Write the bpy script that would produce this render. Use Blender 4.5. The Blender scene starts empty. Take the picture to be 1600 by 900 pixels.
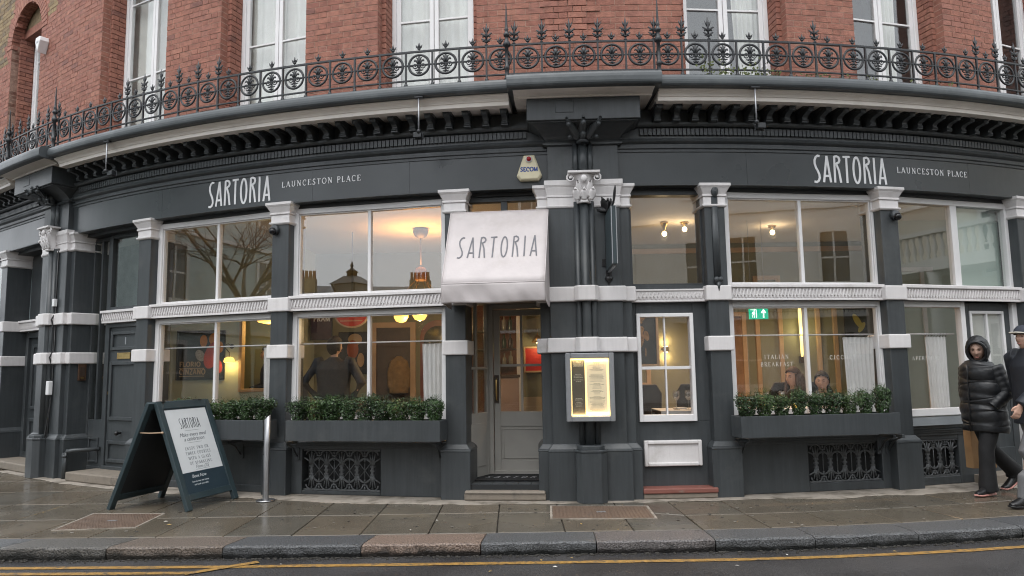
import bpy, bmesh, math, random
from mathutils import Matrix, Vector
import numpy as np
rnd = random.Random(7)
sc = bpy.context.scene
R = math.radians
PI = math.pi
# ------------------------------------------------------------------ camera
cam_data = bpy.data.cameras.new('camera')
cam_data.sensor_width = 36.0
cam_data.lens = 36.0 * 1124.16 / 1600.0
cam_data.clip_start = 0.05
cam_data.clip_end = 1000.0
cam = bpy.data.objects.new('camera', cam_data)
sc.collection.objects.link(cam)
cam.matrix_world = Matrix.Translation((0, 0, 1.445)) @ Matrix.Rotation(R(96.332), 4, 'X') @ Matrix.Rotation(R(-0.906), 4, 'Z')
sc.camera = cam
# ------------------------------------------------------------------ sky: bright overcast
SUN_EL, SUN_AZ = 64.0, 200.0            # azimuth clockwise from +Y (north)
world = bpy.data.worlds.new('World')
sc.world = world
world.use_nodes = True
wn = world.node_tree.nodes
wl = world.node_tree.links
wn.clear()
w_out = wn.new('ShaderNodeOutputWorld')
w_bg = wn.new('ShaderNodeBackground')
w_sky = wn.new('ShaderNodeTexSky')
w_sky.sky_type = 'NISHITA'
w_sky.sun_disc = False
w_sky.sun_elevation = R(SUN_EL)
w_sky.sun_rotation = R(SUN_AZ)
w_sky.dust_density = 4.0
w_hsv = wn.new('ShaderNodeHueSaturation')
w_hsv.inputs['Saturation'].default_value = 0.22
w_mix = wn.new('ShaderNodeMixRGB')
w_mix.inputs['Fac'].default_value = 0.72
w_mix.inputs['Color2'].default_value = (14.6, 15.2, 16.0, 1)   # even cloud layer
w_bg.inputs['Strength'].default_value = 0.11
wl.new(w_sky.outputs[0], w_hsv.inputs['Color'])
wl.new(w_hsv.outputs[0], w_mix.inputs['Color1'])
wl.new(w_mix.outputs[0], w_bg.inputs['Color'])
wl.new(w_bg.outputs[0], w_out.inputs['Surface'])
sun_data = bpy.data.lights.new('sun', 'SUN')
sun_data.energy = 0.9
sun_data.angle = R(40)
sun_data.color = (1.0, 0.97, 0.93)
sun = bpy.data.objects.new('sun', sun_data)
sc.collection.objects.link(sun)
_az = R(SUN_AZ)
_sd = Vector((math.sin(_az) * math.cos(R(SUN_EL)), math.cos(_az) * math.cos(R(SUN_EL)), math.sin(R(SUN_EL))))
sun.rotation_euler = _sd.to_track_quat('Z', 'Y').to_euler()
sun.location = (0, -5, 20)
sc.view_settings.view_transform = 'Standard'
sc.view_settings.look = 'None'
sc.view_settings.exposure = 0.52
sc.view_settings.gamma = 1.0
sc.view_settings.use_curve_mapping = False
cy = sc.cycles
cy.use_denoising = True
cy.filter_width = 1.1
cy.use_adaptive_sampling = True
cy.adaptive_threshold = .025
cy.max_bounces = 6
cy.diffuse_bounces = 3
cy.glossy_bounces = 4
cy.transmission_bounces = 4
cy.transparent_max_bounces = 14
cy.caustics_reflective = False
cy.caustics_refractive = False
cy.sample_clamp_indirect = 6.0
# ------------------------------------------------------------------ frame of the round facade
CX, CY, R0 = 1.3587, 22.1566, 14.1       # centre and radius of the shopfront line
TS = -36.5                               # left of this the front runs straight on
def FP(th, d, z):
    t = R(max(th, TS)); r = R0 + d
    v = Vector((CX + r * math.sin(t), CY - r * math.cos(t), z))
    if th < TS: v += Vector((math.cos(t), math.sin(t), 0)) * (R0 * R(th - TS))
    return v
def T(th, d=0.0, z=0.0):
    """local frame on the facade: x along it, y into the building, z up"""
    return Matrix.Translation(FP(th, d, z)) @ Matrix.Rotation(R(max(th, TS)), 4, 'Z')
I4 = Matrix.Identity(4)
def MT(x, y, z, rz=0.0):
    return Matrix.Translation((x, y, z)) @ Matrix.Rotation(R(rz), 4, 'Z')
# ------------------------------------------------------------------ objects
WM = {}
def link(name, data, parent=None, M=I4):
    o = bpy.data.objects.new(name, data)
    sc.collection.objects.link(o)
    if parent is not None:
        o.parent = parent
        o.matrix_parent_inverse = WM[parent.name].inverted()
    o.matrix_basis = M
    WM[o.name] = M.copy()
    return o
def tag(o, label=None, cat=None, group=None, kind=None):
    if label: o['label'] = label
    if cat: o['category'] = cat
    if group: o['group'] = group
    if kind: o['kind'] = kind
    return o
def empty(name, label=None, cat=None, M=I4, group=None, kind=None):
    o = link(name, None, None, M)
    o.empty_display_size = 0.2
    return tag(o, label, cat, group, kind)
class MB:
    """collects shapes, then becomes one mesh"""
    def __init__(self):
        self.v = []; self.f = []; self.m = []; self.s = []
    def add(self, vs, fs, mat=0, X=None, smooth=False):
        b = len(self.v)
        if X is not None: vs = [X @ Vector(p) for p in vs]
        self.v += [tuple(p) for p in vs]
        self.f += [tuple(i + b for i in f) for f in fs]
        self.m += [mat] * len(fs)
        self.s += [smooth] * len(fs)
        return self
    def box(self, x0, x1, y0, y1, z0, z1, mat=0, X=None):
        vs = [(x, y, z) for z in (z0, z1) for y in (y0, y1) for x in (x0, x1)]
        fs = [(0, 2, 3, 1), (4, 5, 7, 6), (0, 1, 5, 4), (2, 6, 7, 3), (0, 4, 6, 2), (1, 3, 7, 5)]
        return self.add(vs, fs, mat, X)
    def frust(self, a, b, mat=0, X=None):
        """a, b = (x0,x1,y0,y1,z): tapered box"""
        vs = []
        for q in (a, b):
            x0, x1, y0, y1, z = q
            vs += [(x0, y0, z), (x1, y0, z), (x0, y1, z), (x1, y1, z)]
        fs = [(0, 2, 3, 1), (4, 5, 7, 6), (0, 1, 5, 4), (2, 6, 7, 3), (0, 4, 6, 2), (1, 3, 7, 5)]
        return self.add(vs, fs, mat, X)
    def prism(self, poly, y0, y1, mat=0, X=None, axis='y'):
        n = len(poly)
        if axis == 'y': vs = [(a, y0, b) for a, b in poly] + [(a, y1, b) for a, b in poly]
        elif axis == 'x': vs = [(y0, a, b) for a, b in poly] + [(y1, a, b) for a, b in poly]
        else: vs = [(a, b, y0) for a, b in poly] + [(a, b, y1) for a, b in poly]
        fs = [tuple(range(n)), tuple(range(2 * n - 1, n - 1, -1))]
        fs += [(i, i + n, (i + 1) % n + n, (i + 1) % n) for i in range(n)]
        return self.add(vs, fs, mat, X)
    def tube(self, pts, r, n=6, mat=0, X=None, smooth=True, flat=1.0, up=(0, 0, 1), closed=False):
        P = [Vector(p) for p in pts]
        k = len(P)
        rr = r if isinstance(r, (list, tuple)) else [r] * k
        vs = []; fs = []
        for i in range(k):
            if closed: t = P[(i + 1) % k] - P[i - 1]
            else: t = P[min(i + 1, k - 1)] - P[max(i - 1, 0)]
            if t.length < 1e-9: t = Vector((0, 0, 1))
            t.normalize()
            u = Vector(up)
            if abs(t.dot(u)) > .95: u = Vector((0, 1, 0)) if abs(t.y) < .9 else Vector((1, 0, 0))
            a = t.cross(u).normalized(); b = a.cross(t)
            ra = rr[i]
            rx, ry = ra if isinstance(ra, (list, tuple)) else (ra, ra * flat)
            for j in range(n):
                g = 2 * PI * j / n
                vs.append(P[i] + a * (rx * math.cos(g)) + b * (ry * math.sin(g)))
        for i in range(k if closed else k - 1):
            i2 = (i + 1) % k
            for j in range(n):
                fs.append((i * n + j, i * n + (j + 1) % n, i2 * n + (j + 1) % n, i2 * n + j))
        b0 = len(self.v)
        self.add(vs, fs, mat, X, smooth)
        if not closed:
            for cp in (tuple(range(n - 1, -1, -1)), tuple(range((k - 1) * n, k * n))):
                self.f.append(tuple(i + b0 for i in cp)); self.m.append(mat); self.s.append(False)
        return self
    def lathe(self, prof, n=12, mat=0, X=None, smooth=True):
        vs = []; fs = []
        for r_, z in prof:
            for j in range(n):
                g = 2 * PI * j / n
                vs.append((r_ * math.cos(g), r_ * math.sin(g), z))
        k = len(prof)
        for i in range(k - 1):
            for j in range(n):
                fs.append((i * n + j, i * n + (j + 1) % n, (i + 1) * n + (j + 1) % n, (i + 1) * n + j))
        b0 = len(self.v)
        self.add(vs, fs, mat, X, smooth)
        for cp in (tuple(range(n - 1, -1, -1)), tuple(range((k - 1) * n, k * n))):
            self.f.append(tuple(i + b0 for i in cp)); self.m.append(mat); self.s.append(False)
        return self
    def ball(self, c, r, n=10, mat=0, X=None):
        rx, ry, rz = r if isinstance(r, (list, tuple)) else (r, r, r)
        vs = []; fs = []
        h = max(4, n * 2 // 3)
        for i in range(h + 1):
            p = PI * i / h
            for j in range(n):
                g = 2 * PI * j / n
                vs.append((c[0] + rx * math.sin(p) * math.cos(g), c[1] + ry * math.sin(p) * math.sin(g), c[2] - rz * math.cos(p)))
        for i in range(h):
            for j in range(n):
                fs.append((i * n + j, i * n + (j + 1) % n, (i + 1) * n + (j + 1) % n, (i + 1) * n + j))
        return self.add(vs, fs, mat, X, True)
    def arc(self, prof, th0, th1, step=0.8, mat=0, closed=True, flip=False):
        """sweep a (d,z) profile round the facade"""
        n = max(1, int(math.ceil(abs(th1 - th0) / step)))
        k = len(prof); vs = []; fs = []
        for i in range(n + 1):
            th = th0 + (th1 - th0) * i / n
            vs += [FP(th, d, z) for d, z in prof]
        m = k if closed else k - 1
        for i in range(n):
            for j in range(m):
                a, b = i * k + j, i * k + (j + 1) % k
                fs.append((a, b, b + k, a + k))
        if closed:
            fs.append(tuple(range(k))); fs.append(tuple(range((n + 1) * k - 1, n * k - 1, -1)))
        return self.add(vs, fs, mat)
    def mesh(self, name, mats):
        me = bpy.data.meshes.new(name)
        me.from_pydata(self.v, [], self.f)
        if not isinstance(mats, (list, tuple)): mats = [mats]
        for m in mats: me.materials.append(m)
        me.polygons.foreach_set('material_index', self.m)
        me.polygons.foreach_set('use_smooth', self.s)
        bm = bmesh.new(); bm.from_mesh(me)
        bmesh.ops.recalc_face_normals(bm, faces=bm.faces)
        bm.to_mesh(me); bm.free()
        me.update()
        return me
    def build(self, name, mats, parent=None, M=I4, bevel=0.0, seg=1, label=None, kind=None):
        o = link(name, self.mesh(name, mats), parent, M)
        if bevel: add_bevel(o, bevel, seg)
        return tag(o, label, kind=kind)
def add_bevel(o, w, seg=1):
    b = o.modifiers.new('bevel', 'BEVEL')
    b.width = w; b.segments = seg; b.limit_method = 'ANGLE'; b.angle_limit = R(40)
    return o
def remesh(o, voxel, it=3, fac=.5):
    m = o.modifiers.new('remesh', 'REMESH'); m.mode = 'VOXEL'; m.voxel_size = voxel; m.use_smooth_shade = True
    s = o.modifiers.new('smooth', 'SMOOTH'); s.factor = fac; s.iterations = it
    return o
def dup(o, parent, M, name=None):
    """one more object on the same mesh"""
    c = link(name or o.name.split('.')[0], o.data, parent, M)
    for md in o.modifiers:
        if md.type == 'BEVEL': add_bevel(c, md.width, md.segments)
    return c
# ------------------------------------------------------------------ materials
def srgb(r, g, b):
    f = lambda c: (c / 255 / 12.92) if c <= 10 else ((c / 255 + .055) / 1.055) ** 2.4
    return (f(r), f(g), f(b))
def nodes(name):
    m = bpy.data.materials.new(name); m.use_nodes = True
    nt = m.node_tree
    return m, nt, nt.nodes['Principled BSDF'], nt.nodes, nt.links
def pm(name, col, rough=.5, var=.12, scale=4., bump=0., bscale=40., metal=0., spec=.5, dirt=None, dscale=1.5, dlim=(.55, .7), rvar=0., island=0., streak=0.):
    """painted / plain surface: noise in tone, optional stains, fine relief"""
    m, nt, p, N, L = nodes(name)
    geo = N.new('ShaderNodeNewGeometry')
    nz = N.new('ShaderNodeTexNoise'); nz.inputs['Scale'].default_value = scale; nz.inputs['Detail'].default_value = 6
    L.new(geo.outputs['Position'], nz.inputs['Vector'])
    mx = N.new('ShaderNodeMixRGB'); mx.blend_type = 'MIX'
    mx.inputs['Color1'].default_value = (*[c * (1 - var) for c in col], 1)
    mx.inputs['Color2'].default_value = (*[min(1, c * (1 + var)) for c in col], 1)
    rp = N.new('ShaderNodeValToRGB'); rp.color_ramp.elements[0].position = .3; rp.color_ramp.elements[1].position = .7
    L.new(nz.outputs['Fac'], rp.inputs['Fac']); L.new(rp.outputs['Color'], mx.inputs['Fac'])
    c = mx.outputs['Color']
    if island:
        hs = N.new('ShaderNodeHueSaturation')
        mr = N.new('ShaderNodeMapRange'); mr.inputs['To Min'].default_value = 1 - island; mr.inputs['To Max'].default_value = 1 + island
        L.new(geo.outputs['Random Per Island'], mr.inputs['Value']); L.new(mr.outputs['Result'], hs.inputs['Value'])
        L.new(c, hs.inputs['Color']); c = hs.outputs['Color']
    if streak:                               # faint runs and brush marks down the paint
        mpn = N.new('ShaderNodeMapping'); mpn.inputs['Scale'].default_value = (13, 13, .9)
        sn = N.new('ShaderNodeTexNoise'); sn.inputs['Scale'].default_value = 1.6; sn.inputs['Detail'].default_value = 7; sn.inputs['Roughness'].default_value = .7
        L.new(geo.outputs['Position'], mpn.inputs['Vector']); L.new(mpn.outputs['Vector'], sn.inputs['Vector'])
        sm = N.new('ShaderNodeMapRange'); sm.inputs['From Min'].default_value = .3; sm.inputs['From Max'].default_value = .7; sm.inputs['To Min'].default_value = 1 - streak; sm.inputs['To Max'].default_value = 1 + streak
        sh = N.new('ShaderNodeHueSaturation'); L.new(sn.outputs['Fac'], sm.inputs['Value']); L.new(sm.outputs['Result'], sh.inputs['Value']); L.new(c, sh.inputs['Color']); c = sh.outputs['Color']
    if dirt:
        dn = N.new('ShaderNodeTexNoise'); dn.inputs['Scale'].default_value = dscale; dn.inputs['Detail'].default_value = 8; dn.inputs['Roughness'].default_value = .65
        L.new(geo.outputs['Position'], dn.inputs['Vector'])
        dr = N.new('ShaderNodeValToRGB'); dr.color_ramp.elements[0].position = dlim[0]; dr.color_ramp.elements[1].position = dlim[1]
        L.new(dn.outputs['Fac'], dr.inputs['Fac'])
        d2 = N.new('ShaderNodeMixRGB'); d2.inputs['Color2'].default_value = (*dirt, 1)
        L.new(dr.outputs['Color'], d2.inputs['Fac']); L.new(c, d2.inputs['Color1']); c = d2.outputs['Color']
    L.new(c, p.inputs['Base Color'])
    p.inputs['Roughness'].default_value = rough
    p.inputs['Metallic'].default_value = metal
    p.inputs['Specular IOR Level'].default_value = spec
    if rvar:
        rn = N.new('ShaderNodeTexNoise'); rn.inputs['Scale'].default_value = scale * .6; rn.inputs['Detail'].default_value = 5
        L.new(geo.outputs['Position'], rn.inputs['Vector'])
        mr = N.new('ShaderNodeMapRange'); mr.inputs['From Min'].default_value = .3; mr.inputs['From Max'].default_value = .7
        mr.inputs['To Min'].default_value = max(.03, rough - rvar); mr.inputs['To Max'].default_value = min(1, rough + rvar)
        L.new(rn.outputs['Fac'], mr.inputs['Value']); L.new(mr.outputs['Result'], p.inputs['Roughness'])
    if bump:
        bn = N.new('ShaderNodeTexNoise'); bn.inputs['Scale'].default_value = bscale; bn.inputs['Detail'].default_value = 4
        L.new(geo.outputs['Position'], bn.inputs['Vector'])
        bp = N.new('ShaderNodeBump'); bp.inputs['Strength'].default_value = bump; bp.inputs['Distance'].default_value = .01
        L.new(bn.outputs['Fac'], bp.inputs['Height']); L.new(bp.outputs['Normal'], p.inputs['Normal'])
    return m
def emis(name, col, st):
    m, nt, p, N, L = nodes(name)
    p.inputs['Base Color'].default_value = (*col, 1)
    p.inputs['Emission Color'].default_value = (*col, 1)
    p.inputs['Emission Strength'].default_value = st
    return m
def glass_mat(name, f0, tint=(1, 1, 1), rough=0.0, wob=0.0):
    m, nt, p, N, L = nodes(name)
    N.remove(p)
    out = N['Material Output']
    geo = N.new('ShaderNodeNewGeometry')
    dt = N.new('ShaderNodeVectorMath'); dt.operation = 'DOT_PRODUCT'
    L.new(geo.outputs['Incoming'], dt.inputs[0]); L.new(geo.outputs['Normal'], dt.inputs[1])
    ab = N.new('ShaderNodeMath'); ab.operation = 'ABSOLUTE'; L.new(dt.outputs['Value'], ab.inputs[0])
    om = N.new('ShaderNodeMath'); om.operation = 'SUBTRACT'; om.inputs[0].default_value = 1; L.new(ab.outputs[0], om.inputs[1])
    pw = N.new('ShaderNodeMath'); pw.operation = 'POWER'; pw.inputs[1].default_value = 5; L.new(om.outputs[0], pw.inputs[0])
    ma = N.new('ShaderNodeMath'); ma.operation = 'MULTIPLY_ADD'; ma.inputs[1].default_value = 1 - f0; ma.inputs[2].default_value = f0
    L.new(pw.outputs[0], ma.inputs[0])
    tr = N.new('ShaderNodeBsdfTransparent'); tr.inputs['Color'].default_value = (*tint, 1)
    gl = N.new('ShaderNodeBsdfGlossy'); gl.inputs['Roughness'].default_value = rough
    if wob:
        bn = N.new('ShaderNodeTexNoise'); bn.inputs['Scale'].default_value = 2.2; bn.inputs['Detail'].default_value = 1
        L.new(geo.outputs['Position'], bn.inputs['Vector'])
        bp = N.new('ShaderNodeBump'); bp.inputs['Strength'].default_value = wob; bp.inputs['Distance'].default_value = .02
        L.new(bn.outputs['Fac'], bp.inputs['Height']); L.new(bp.outputs['Normal'], gl.inputs['Normal'])
    mx = N.new('ShaderNodeMixShader')
    L.new(ma.outputs[0], mx.inputs[0]); L.new(tr.outputs[0], mx.inputs[1]); L.new(gl.outputs[0], mx.inputs[2])
    L.new(mx.outputs[0], out.inputs['Surface'])
    return m
M = {}
M['grey'] = pm('charcoal_paint', (.047, .053, .057), .42, .10, 2.5, .06, 60, dirt=(.075, .08, .08), dscale=2.2, dlim=(.55, .78), rvar=.1, streak=.2)
M['fascia'] = pm('fascia_paint', (.046, .052, .056), .30, .12, 1.4, .9, 1.3, rvar=.06)
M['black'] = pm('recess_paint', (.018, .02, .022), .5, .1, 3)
M['iron'] = pm('cast_iron_paint', (.019, .021, .024), .42, .2, 30, .15, 90, rvar=.1)
M['white'] = pm('white_paint', (.70, .675, .67), .42, .05, 3, .08, 50, dirt=(.47, .44, .41), dscale=3.5, dlim=(.58, .8), streak=.05)
M['wframe'] = pm('white_joinery', (.76, .75, .75), .38, .04, 4, .03, 60)
M['iron2'] = pm('grille_paint', (.09, .096, .10), .4, .2, 30, .1, 90)
M['taupe'] = pm('taupe_cornice', (.84, .785, .725), .5, .05, 2.5, .06, 30, dirt=(.66, .61, .555), dscale=2.6, dlim=(.55, .8))
M['lead'] = pm('lead_flashing', (.066, .075, .08), .40, .16, 2.5, .35, 7, dirt=(.11, .122, .127), dscale=1.8, dlim=(.5, .75), rvar=.12)
M['doorgrey'] = pm('stone_grey_door', (.36, .345, .315), .45, .06, 4)
M['glass'] = glass_mat('shop_glass', .125, (.97, .98, .97), 0, .02)
M['glass_low'] = glass_mat('shop_glass_low', .06, (.98, .98, .98), 0, .02)
M['glass_up'] = glass_mat('upper_glass', .09, (.96, .97, .97), 0, .05)
M['glass_far'] = glass_mat('far_glass', .35, (.25, .27, .3), 0)
M['mortar'] = pm('brick_mortar', (.37, .235, .18), .9, .2, 20, .3, 120)
BR = []
for i, c in enumerate([(.285, .120, .084), (.27, .110, .078), (.305, .132, .093), (.25, .102, .074), (.285, .124, .091), (.325, .146, .102), (.205, .092, .072)]):
    BR.append(pm('red_brick_%d' % i, c, .85, .25, 14, .5, 70, dirt=(.13, .07, .055), dscale=9, dlim=(.6, .8)))
BY = [pm('stock_brick_%d' % i, c, .9, .25, 14, .5, 70) for i, c in enumerate([(.26, .19, .10), (.21, .15, .085), (.17, .13, .085)])]
M['chrome'] = pm('steel', (.38, .38, .39), .4, .05, 20, metal=1.0)
M['brass'] = pm('brass', (.55, .38, .16), .3, .1, 20, metal=1.0)
M['silver'] = pm('silver_frame', (.36, .37, .39), .38, .05, 20, metal=.6)
M['plasticw'] = pm('white_plastic', (.72, .72, .72), .35, .03, 5)
M['blackp'] = pm('black_plastic', (.012, .012, .013), .35, .1, 5)
M['sage'] = pm('sage_wall', (.50, .56, .48), .8, .05, 1.5)
M['olive'] = pm('olive_wall', (.225, .228, .165), .8, .08, 1.5)
M['ceil'] = pm('ceiling_paint', (.52, .46, .39), .8, .04, 1.5)
M['wood'] = pm('oak', (.25, .15, .085), .5, .2, 6)
M['dwood'] = pm('dark_wood', (.055, .035, .025), .45, .2, 6)
M['pale_wood'] = pm('pale_timber', (.46, .33, .22), .6, .1, 5)
M['cloth'] = pm('white_linen', (.72, .71, .69), .9, .04, 8)
M['letter'] = pm('white_lettering', (.82, .82, .83), .5, .03, 8)
M['bglow'] = emis('warm_bulb', (1.0, .70, .34), 14.0)
M['lampglow'] = emis('lamp_glass', (1.0, .62, .13), 1.5)
# ================================================================== ground
def asphalt():
    m, nt, p, N, L = nodes('wet_asphalt')
    geo = N.new('ShaderNodeNewGeometry')
    v = N.new('ShaderNodeTexVoronoi'); v.inputs['Scale'].default_value = 95
    n1 = N.new('ShaderNodeTexNoise'); n1.inputs['Scale'].default_value = 1.3; n1.inputs['Detail'].default_value = 6
    n2 = N.new('ShaderNodeTexNoise'); n2.inputs['Scale'].default_value = 160; n2.inputs['Detail'].default_value = 3
    for t in (v, n1, n2): L.new(geo.outputs['Position'], t.inputs['Vector'])
    r = N.new('ShaderNodeValToRGB')
    e = r.color_ramp.elements
    e[0].position = .35; e[0].color = (.018, .018, .02, 1); e[1].position = .72; e[1].color = (.068, .065, .064, 1)
    L.new(n2.outputs['Fac'], r.inputs['Fac'])
    sp = N.new('ShaderNodeMixRGB'); sp.blend_type = 'MULTIPLY'; sp.inputs['Fac'].default_value = .7
    r2 = N.new('ShaderNodeValToRGB'); r2.color_ramp.elements[0].color = (.55, .55, .57, 1); r2.color_ramp.elements[0].position = .35
    r2.color_ramp.elements[1].color = (1.25, 1.2, 1.15, 1); r2.color_ramp.elements[1].position = .7
    L.new(n1.outputs['Fac'], r2.inputs['Fac'])
    L.new(r.outputs['Color'], sp.inputs['Color1']); L.new(r2.outputs['Color'], sp.inputs['Color2'])
    L.new(sp.outputs['Color'], p.inputs['Base Color'])
    mr = N.new('ShaderNodeMapRange'); mr.inputs['From Min'].default_value = .35; mr.inputs['From Max'].default_value = .65
    mr.inputs['To Min'].default_value = .32; mr.inputs['To Max'].default_value = .65
    L.new(n1.outputs['Fac'], mr.inputs['Value']); L.new(mr.outputs['Result'], p.inputs['Roughness'])
    bp = N.new('ShaderNodeBump'); bp.inputs['Strength'].default_value = .8; bp.inputs['Distance'].default_value = .008
    L.new(v.outputs['Distance'], bp.inputs['Height']); L.new(bp.outputs['Normal'], p.inputs['Normal'])
    return m
def granite(name, c1, c2, dark):
    """kerb granite: speckled, with uneven darkening towards the foot"""
    m, nt, p, N, L = nodes(name)
    geo = N.new('ShaderNodeNewGeometry')
    n1 = N.new('ShaderNodeTexNoise'); n1.inputs['Scale'].default_value = 75; n1.inputs['Detail'].default_value = 4
    n2 = N.new('ShaderNodeTexNoise'); n2.inputs['Scale'].default_value = 7; n2.inputs['Detail'].default_value = 8
    for t in (n1, n2): L.new(geo.outputs['Position'], t.inputs['Vector'])
    r = N.new('ShaderNodeValToRGB'); e = r.color_ramp.elements
    e[0].position = .36; e[0].color = (*c1, 1); e[1].position = .66; e[1].color = (*c2, 1)
    L.new(n1.outputs['Fac'], r.inputs['Fac'])
    sx = N.new('ShaderNodeSeparateXYZ'); L.new(geo.outputs['Position'], sx.inputs[0])
    ad = N.new('ShaderNodeMath'); ad.operation = 'MULTIPLY_ADD'; ad.inputs[1].default_value = .14; L.new(n2.outputs['Fac'], ad.inputs[0]); L.new(sx.outputs['Z'], ad.inputs[2])
    mr = N.new('ShaderNodeMapRange'); mr.inputs['From Min'].default_value = -.015; mr.inputs['From Max'].default_value = .035
    mr.inputs['To Min'].default_value = 1; mr.inputs['To Max'].default_value = 0
    L.new(ad.outputs[0], mr.inputs['Value'])
    mx = N.new('ShaderNodeMixRGB'); mx.inputs['Color2'].default_value = (*dark, 1)
    L.new(mr.outputs['Result'], mx.inputs['Fac']); L.new(r.outputs['Color'], mx.inputs['Color1'])
    L.new(mx.outputs['Color'], p.inputs['Base Color'])
    p.inputs['Roughness'].default_value = .42
    bp = N.new('ShaderNodeBump'); bp.inputs['Strength'].default_value = .9; bp.inputs['Distance'].default_value = .012
    L.new(n1.outputs['Fac'], bp.inputs['Height']); L.new(bp.outputs['Normal'], p.inputs['Normal'])
    return m
M['asphalt'] = asphalt()
M['yellow'] = pm('yellow_road_paint', (.31, .175, .045), .5, .3, 20, .3, 140, dirt=(.075, .06, .045), dscale=22, dlim=(.5, .66))
SLAB = [pm('wet_paving_%d' % i, [q * .95 for q in c], .24, .13, 2.2, .10, 60, dirt=d, dscale=2.0, dlim=(.5, .72), rvar=.13) for i, (c, d) in enumerate([
    ((.120, .103, .079), (.10, .085, .064)), ((.112, .098, .077), (.128, .108, .082)), ((.128, .106, .079), (.105, .088, .066)), ((.105, .094, .076), (.09, .08, .064))])]
M['joint'] = pm('joint_sand', (.045, .04, .034), .8, .2, 20)
M['apron'] = pm('cement_apron', (.30, .265, .225), .75, .15, 5, .3, 50, dirt=(.15, .13, .105), dscale=4, dlim=(.48, .62))
M['stone'] = pm('worn_step_stone', (.22, .188, .152), .7, .15, 5, .3, 40, dirt=(.14, .12, .10), dscale=5, dlim=(.52, .68))
M['redstep'] = pm('red_painted_step', (.21, .08, .062), .55, .12, 6, .2, 50, dirt=(.22, .17, .14), dscale=8, dlim=(.6, .72))
M['rust'] = pm('rusty_cover', (.135, .092, .066), .6, .25, 60, .7, 110, dirt=(.11, .085, .07), dscale=5)
KG = [granite('granite_grey', (.04, .038, .036), (.15, .14, .125), (.02, .02, .018)),
      granite('granite_brown', (.06, .047, .037), (.20, .16, .13), (.025, .022, .018)),
      granite('granite_slate', (.03, .0315, .034), (.108, .111, .115), (.016, .017, .017)),
      granite('granite_pink', (.08, .055, .043), (.29, .215, .17), (.022, .018, .015)),
      granite('granite_blue', (.036, .037, .039), (.135, .139, .143), (.018, .019, .018)),
      granite('granite_mauve', (.05, .045, .045), (.19, .173, .167), (.02, .018, .017))]
ROADZ = -0.108
road = MB().add([(-160, -160, ROADZ), (160, -160, ROADZ), (160, 160, ROADZ), (-160, 160, ROADZ)], [(0, 1, 2, 3)]).build('road', M['asphalt'])
tag(road, 'wet dark asphalt road in front of the kerb', kind='structure')
def kr(th):                              # radius of the kerb's front edge
    return 15.96 + .00233 * (min(th, 0.0) ** 2)
def pol(th, r, z=0.0):
    return FP(th, r - R0, z)
def kth(x, off=0.0):
    lo, hi = -60.0, 60.0
    for _ in range(50):
        m_ = (lo + hi) / 2
        if CX + (kr(m_) + off) * math.sin(R(m_)) < x: lo = m_
        else: hi = m_
    return lo
# pavement: joint lines run parallel on the left and fan out round the curve on the right
pavement = MB().add([tuple(pol(t, r_, -.02)) for t in range(-58, 56, 2) for r_ in (R0 - .9, kr(t) - .05)],
                    [(i * 2, i * 2 + 1, i * 2 + 3, i * 2 + 2) for i in range(56)]).build('pavement', M['joint'])
tag(pavement, 'wet stone slab pavement along the shopfront', kind='structure')
KW = .355
bounds = []
ROWS_L = [7.43, 8.3, 9.2, 10.1, 11.0, 11.9, 12.8]
x = 1.045 - .607 * 17
while x < 1.1:
    t = kth(x, -KW)
    k = pol(t, kr(t) - KW)
    bounds.append(('x', x, k)); x += .607
for t in [1.08 + 2.26 * i for i in range(0, 19)]:
    bounds.append(('t', t, pol(t, kr(t) - KW)))
def bpt(b, row):
    if row == 0: return b[2].copy()
    if b[0] == 'x': return Vector((b[1], ROWS_L[row - 1], 0))
    if row == 1: return pol(b[1], R0 + .89)
    return pol(b[1], R0 - .02 - .8 * (row - 2))
def slab(pts, mat, parent, name, gap=.0065, h=.05, z=0.0):
    c = sum(pts, Vector()) / len(pts)
    P = []
    for p_ in pts:
        d_ = (p_ - c); L_ = d_.length
        P.append(c + d_ * (1 - gap * 1.4 / L_))
    mb = MB()
    n = len(P)
    t1, t2 = rnd.uniform(-.0022, .0022), rnd.uniform(-.0018, .0018)
    top = []
    for p_ in P:
        q = p_ - c
        top.append((q.x, q.y, q.x * t1 + q.y * t2))
    b_ = .007
    ins = [(a * (1 - b_ / max(.1, math.hypot(a, b))), b * (1 - b_ / max(.1, math.hypot(a, b))), zz) for a, b, zz in top]
    vs = [(a, b, -h) for a, b, zz in top] + [(a, b, zz - .005) for a, b, zz in top] + ins
    fs = [(i, (i + 1) % n, n + (i + 1) % n, n + i) for i in range(n)] + [(n + i, n + (i + 1) % n, 2 * n + (i + 1) % n, 2 * n + i) for i in range(n)] + [tuple(range(2 * n, 3 * n))]
    mb.add(vs, fs)
    return mb.build(name, mat, parent, Matrix.Translation((c.x, c.y, z + rnd.uniform(-.0015, .0015))))
for i in range(len(bounds) - 1):
    a, b = bounds[i], bounds[i + 1]
    nrow = 7 if a[0] == 'x' and b[0] == 'x' else 2
    for row in range(nrow):
        q = [bpt(a, row), bpt(b, row), bpt(b, min(row + 1, 7)), bpt(a, min(row + 1, 7))]
        if all((p_ - Vector((CX, CY, 0))).length < R0 - .02 for p_ in q): continue
        if q[0].y > q[3].y - .05 and a[0] == 'x': continue
        cc = sum(q, Vector()) / 4
        if cc.x < -8.2: continue
        slab(q, SLAB[rnd.choice([0, 0, 1, 2, 2, 3])], pavement, 'paving_slab')
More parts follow.
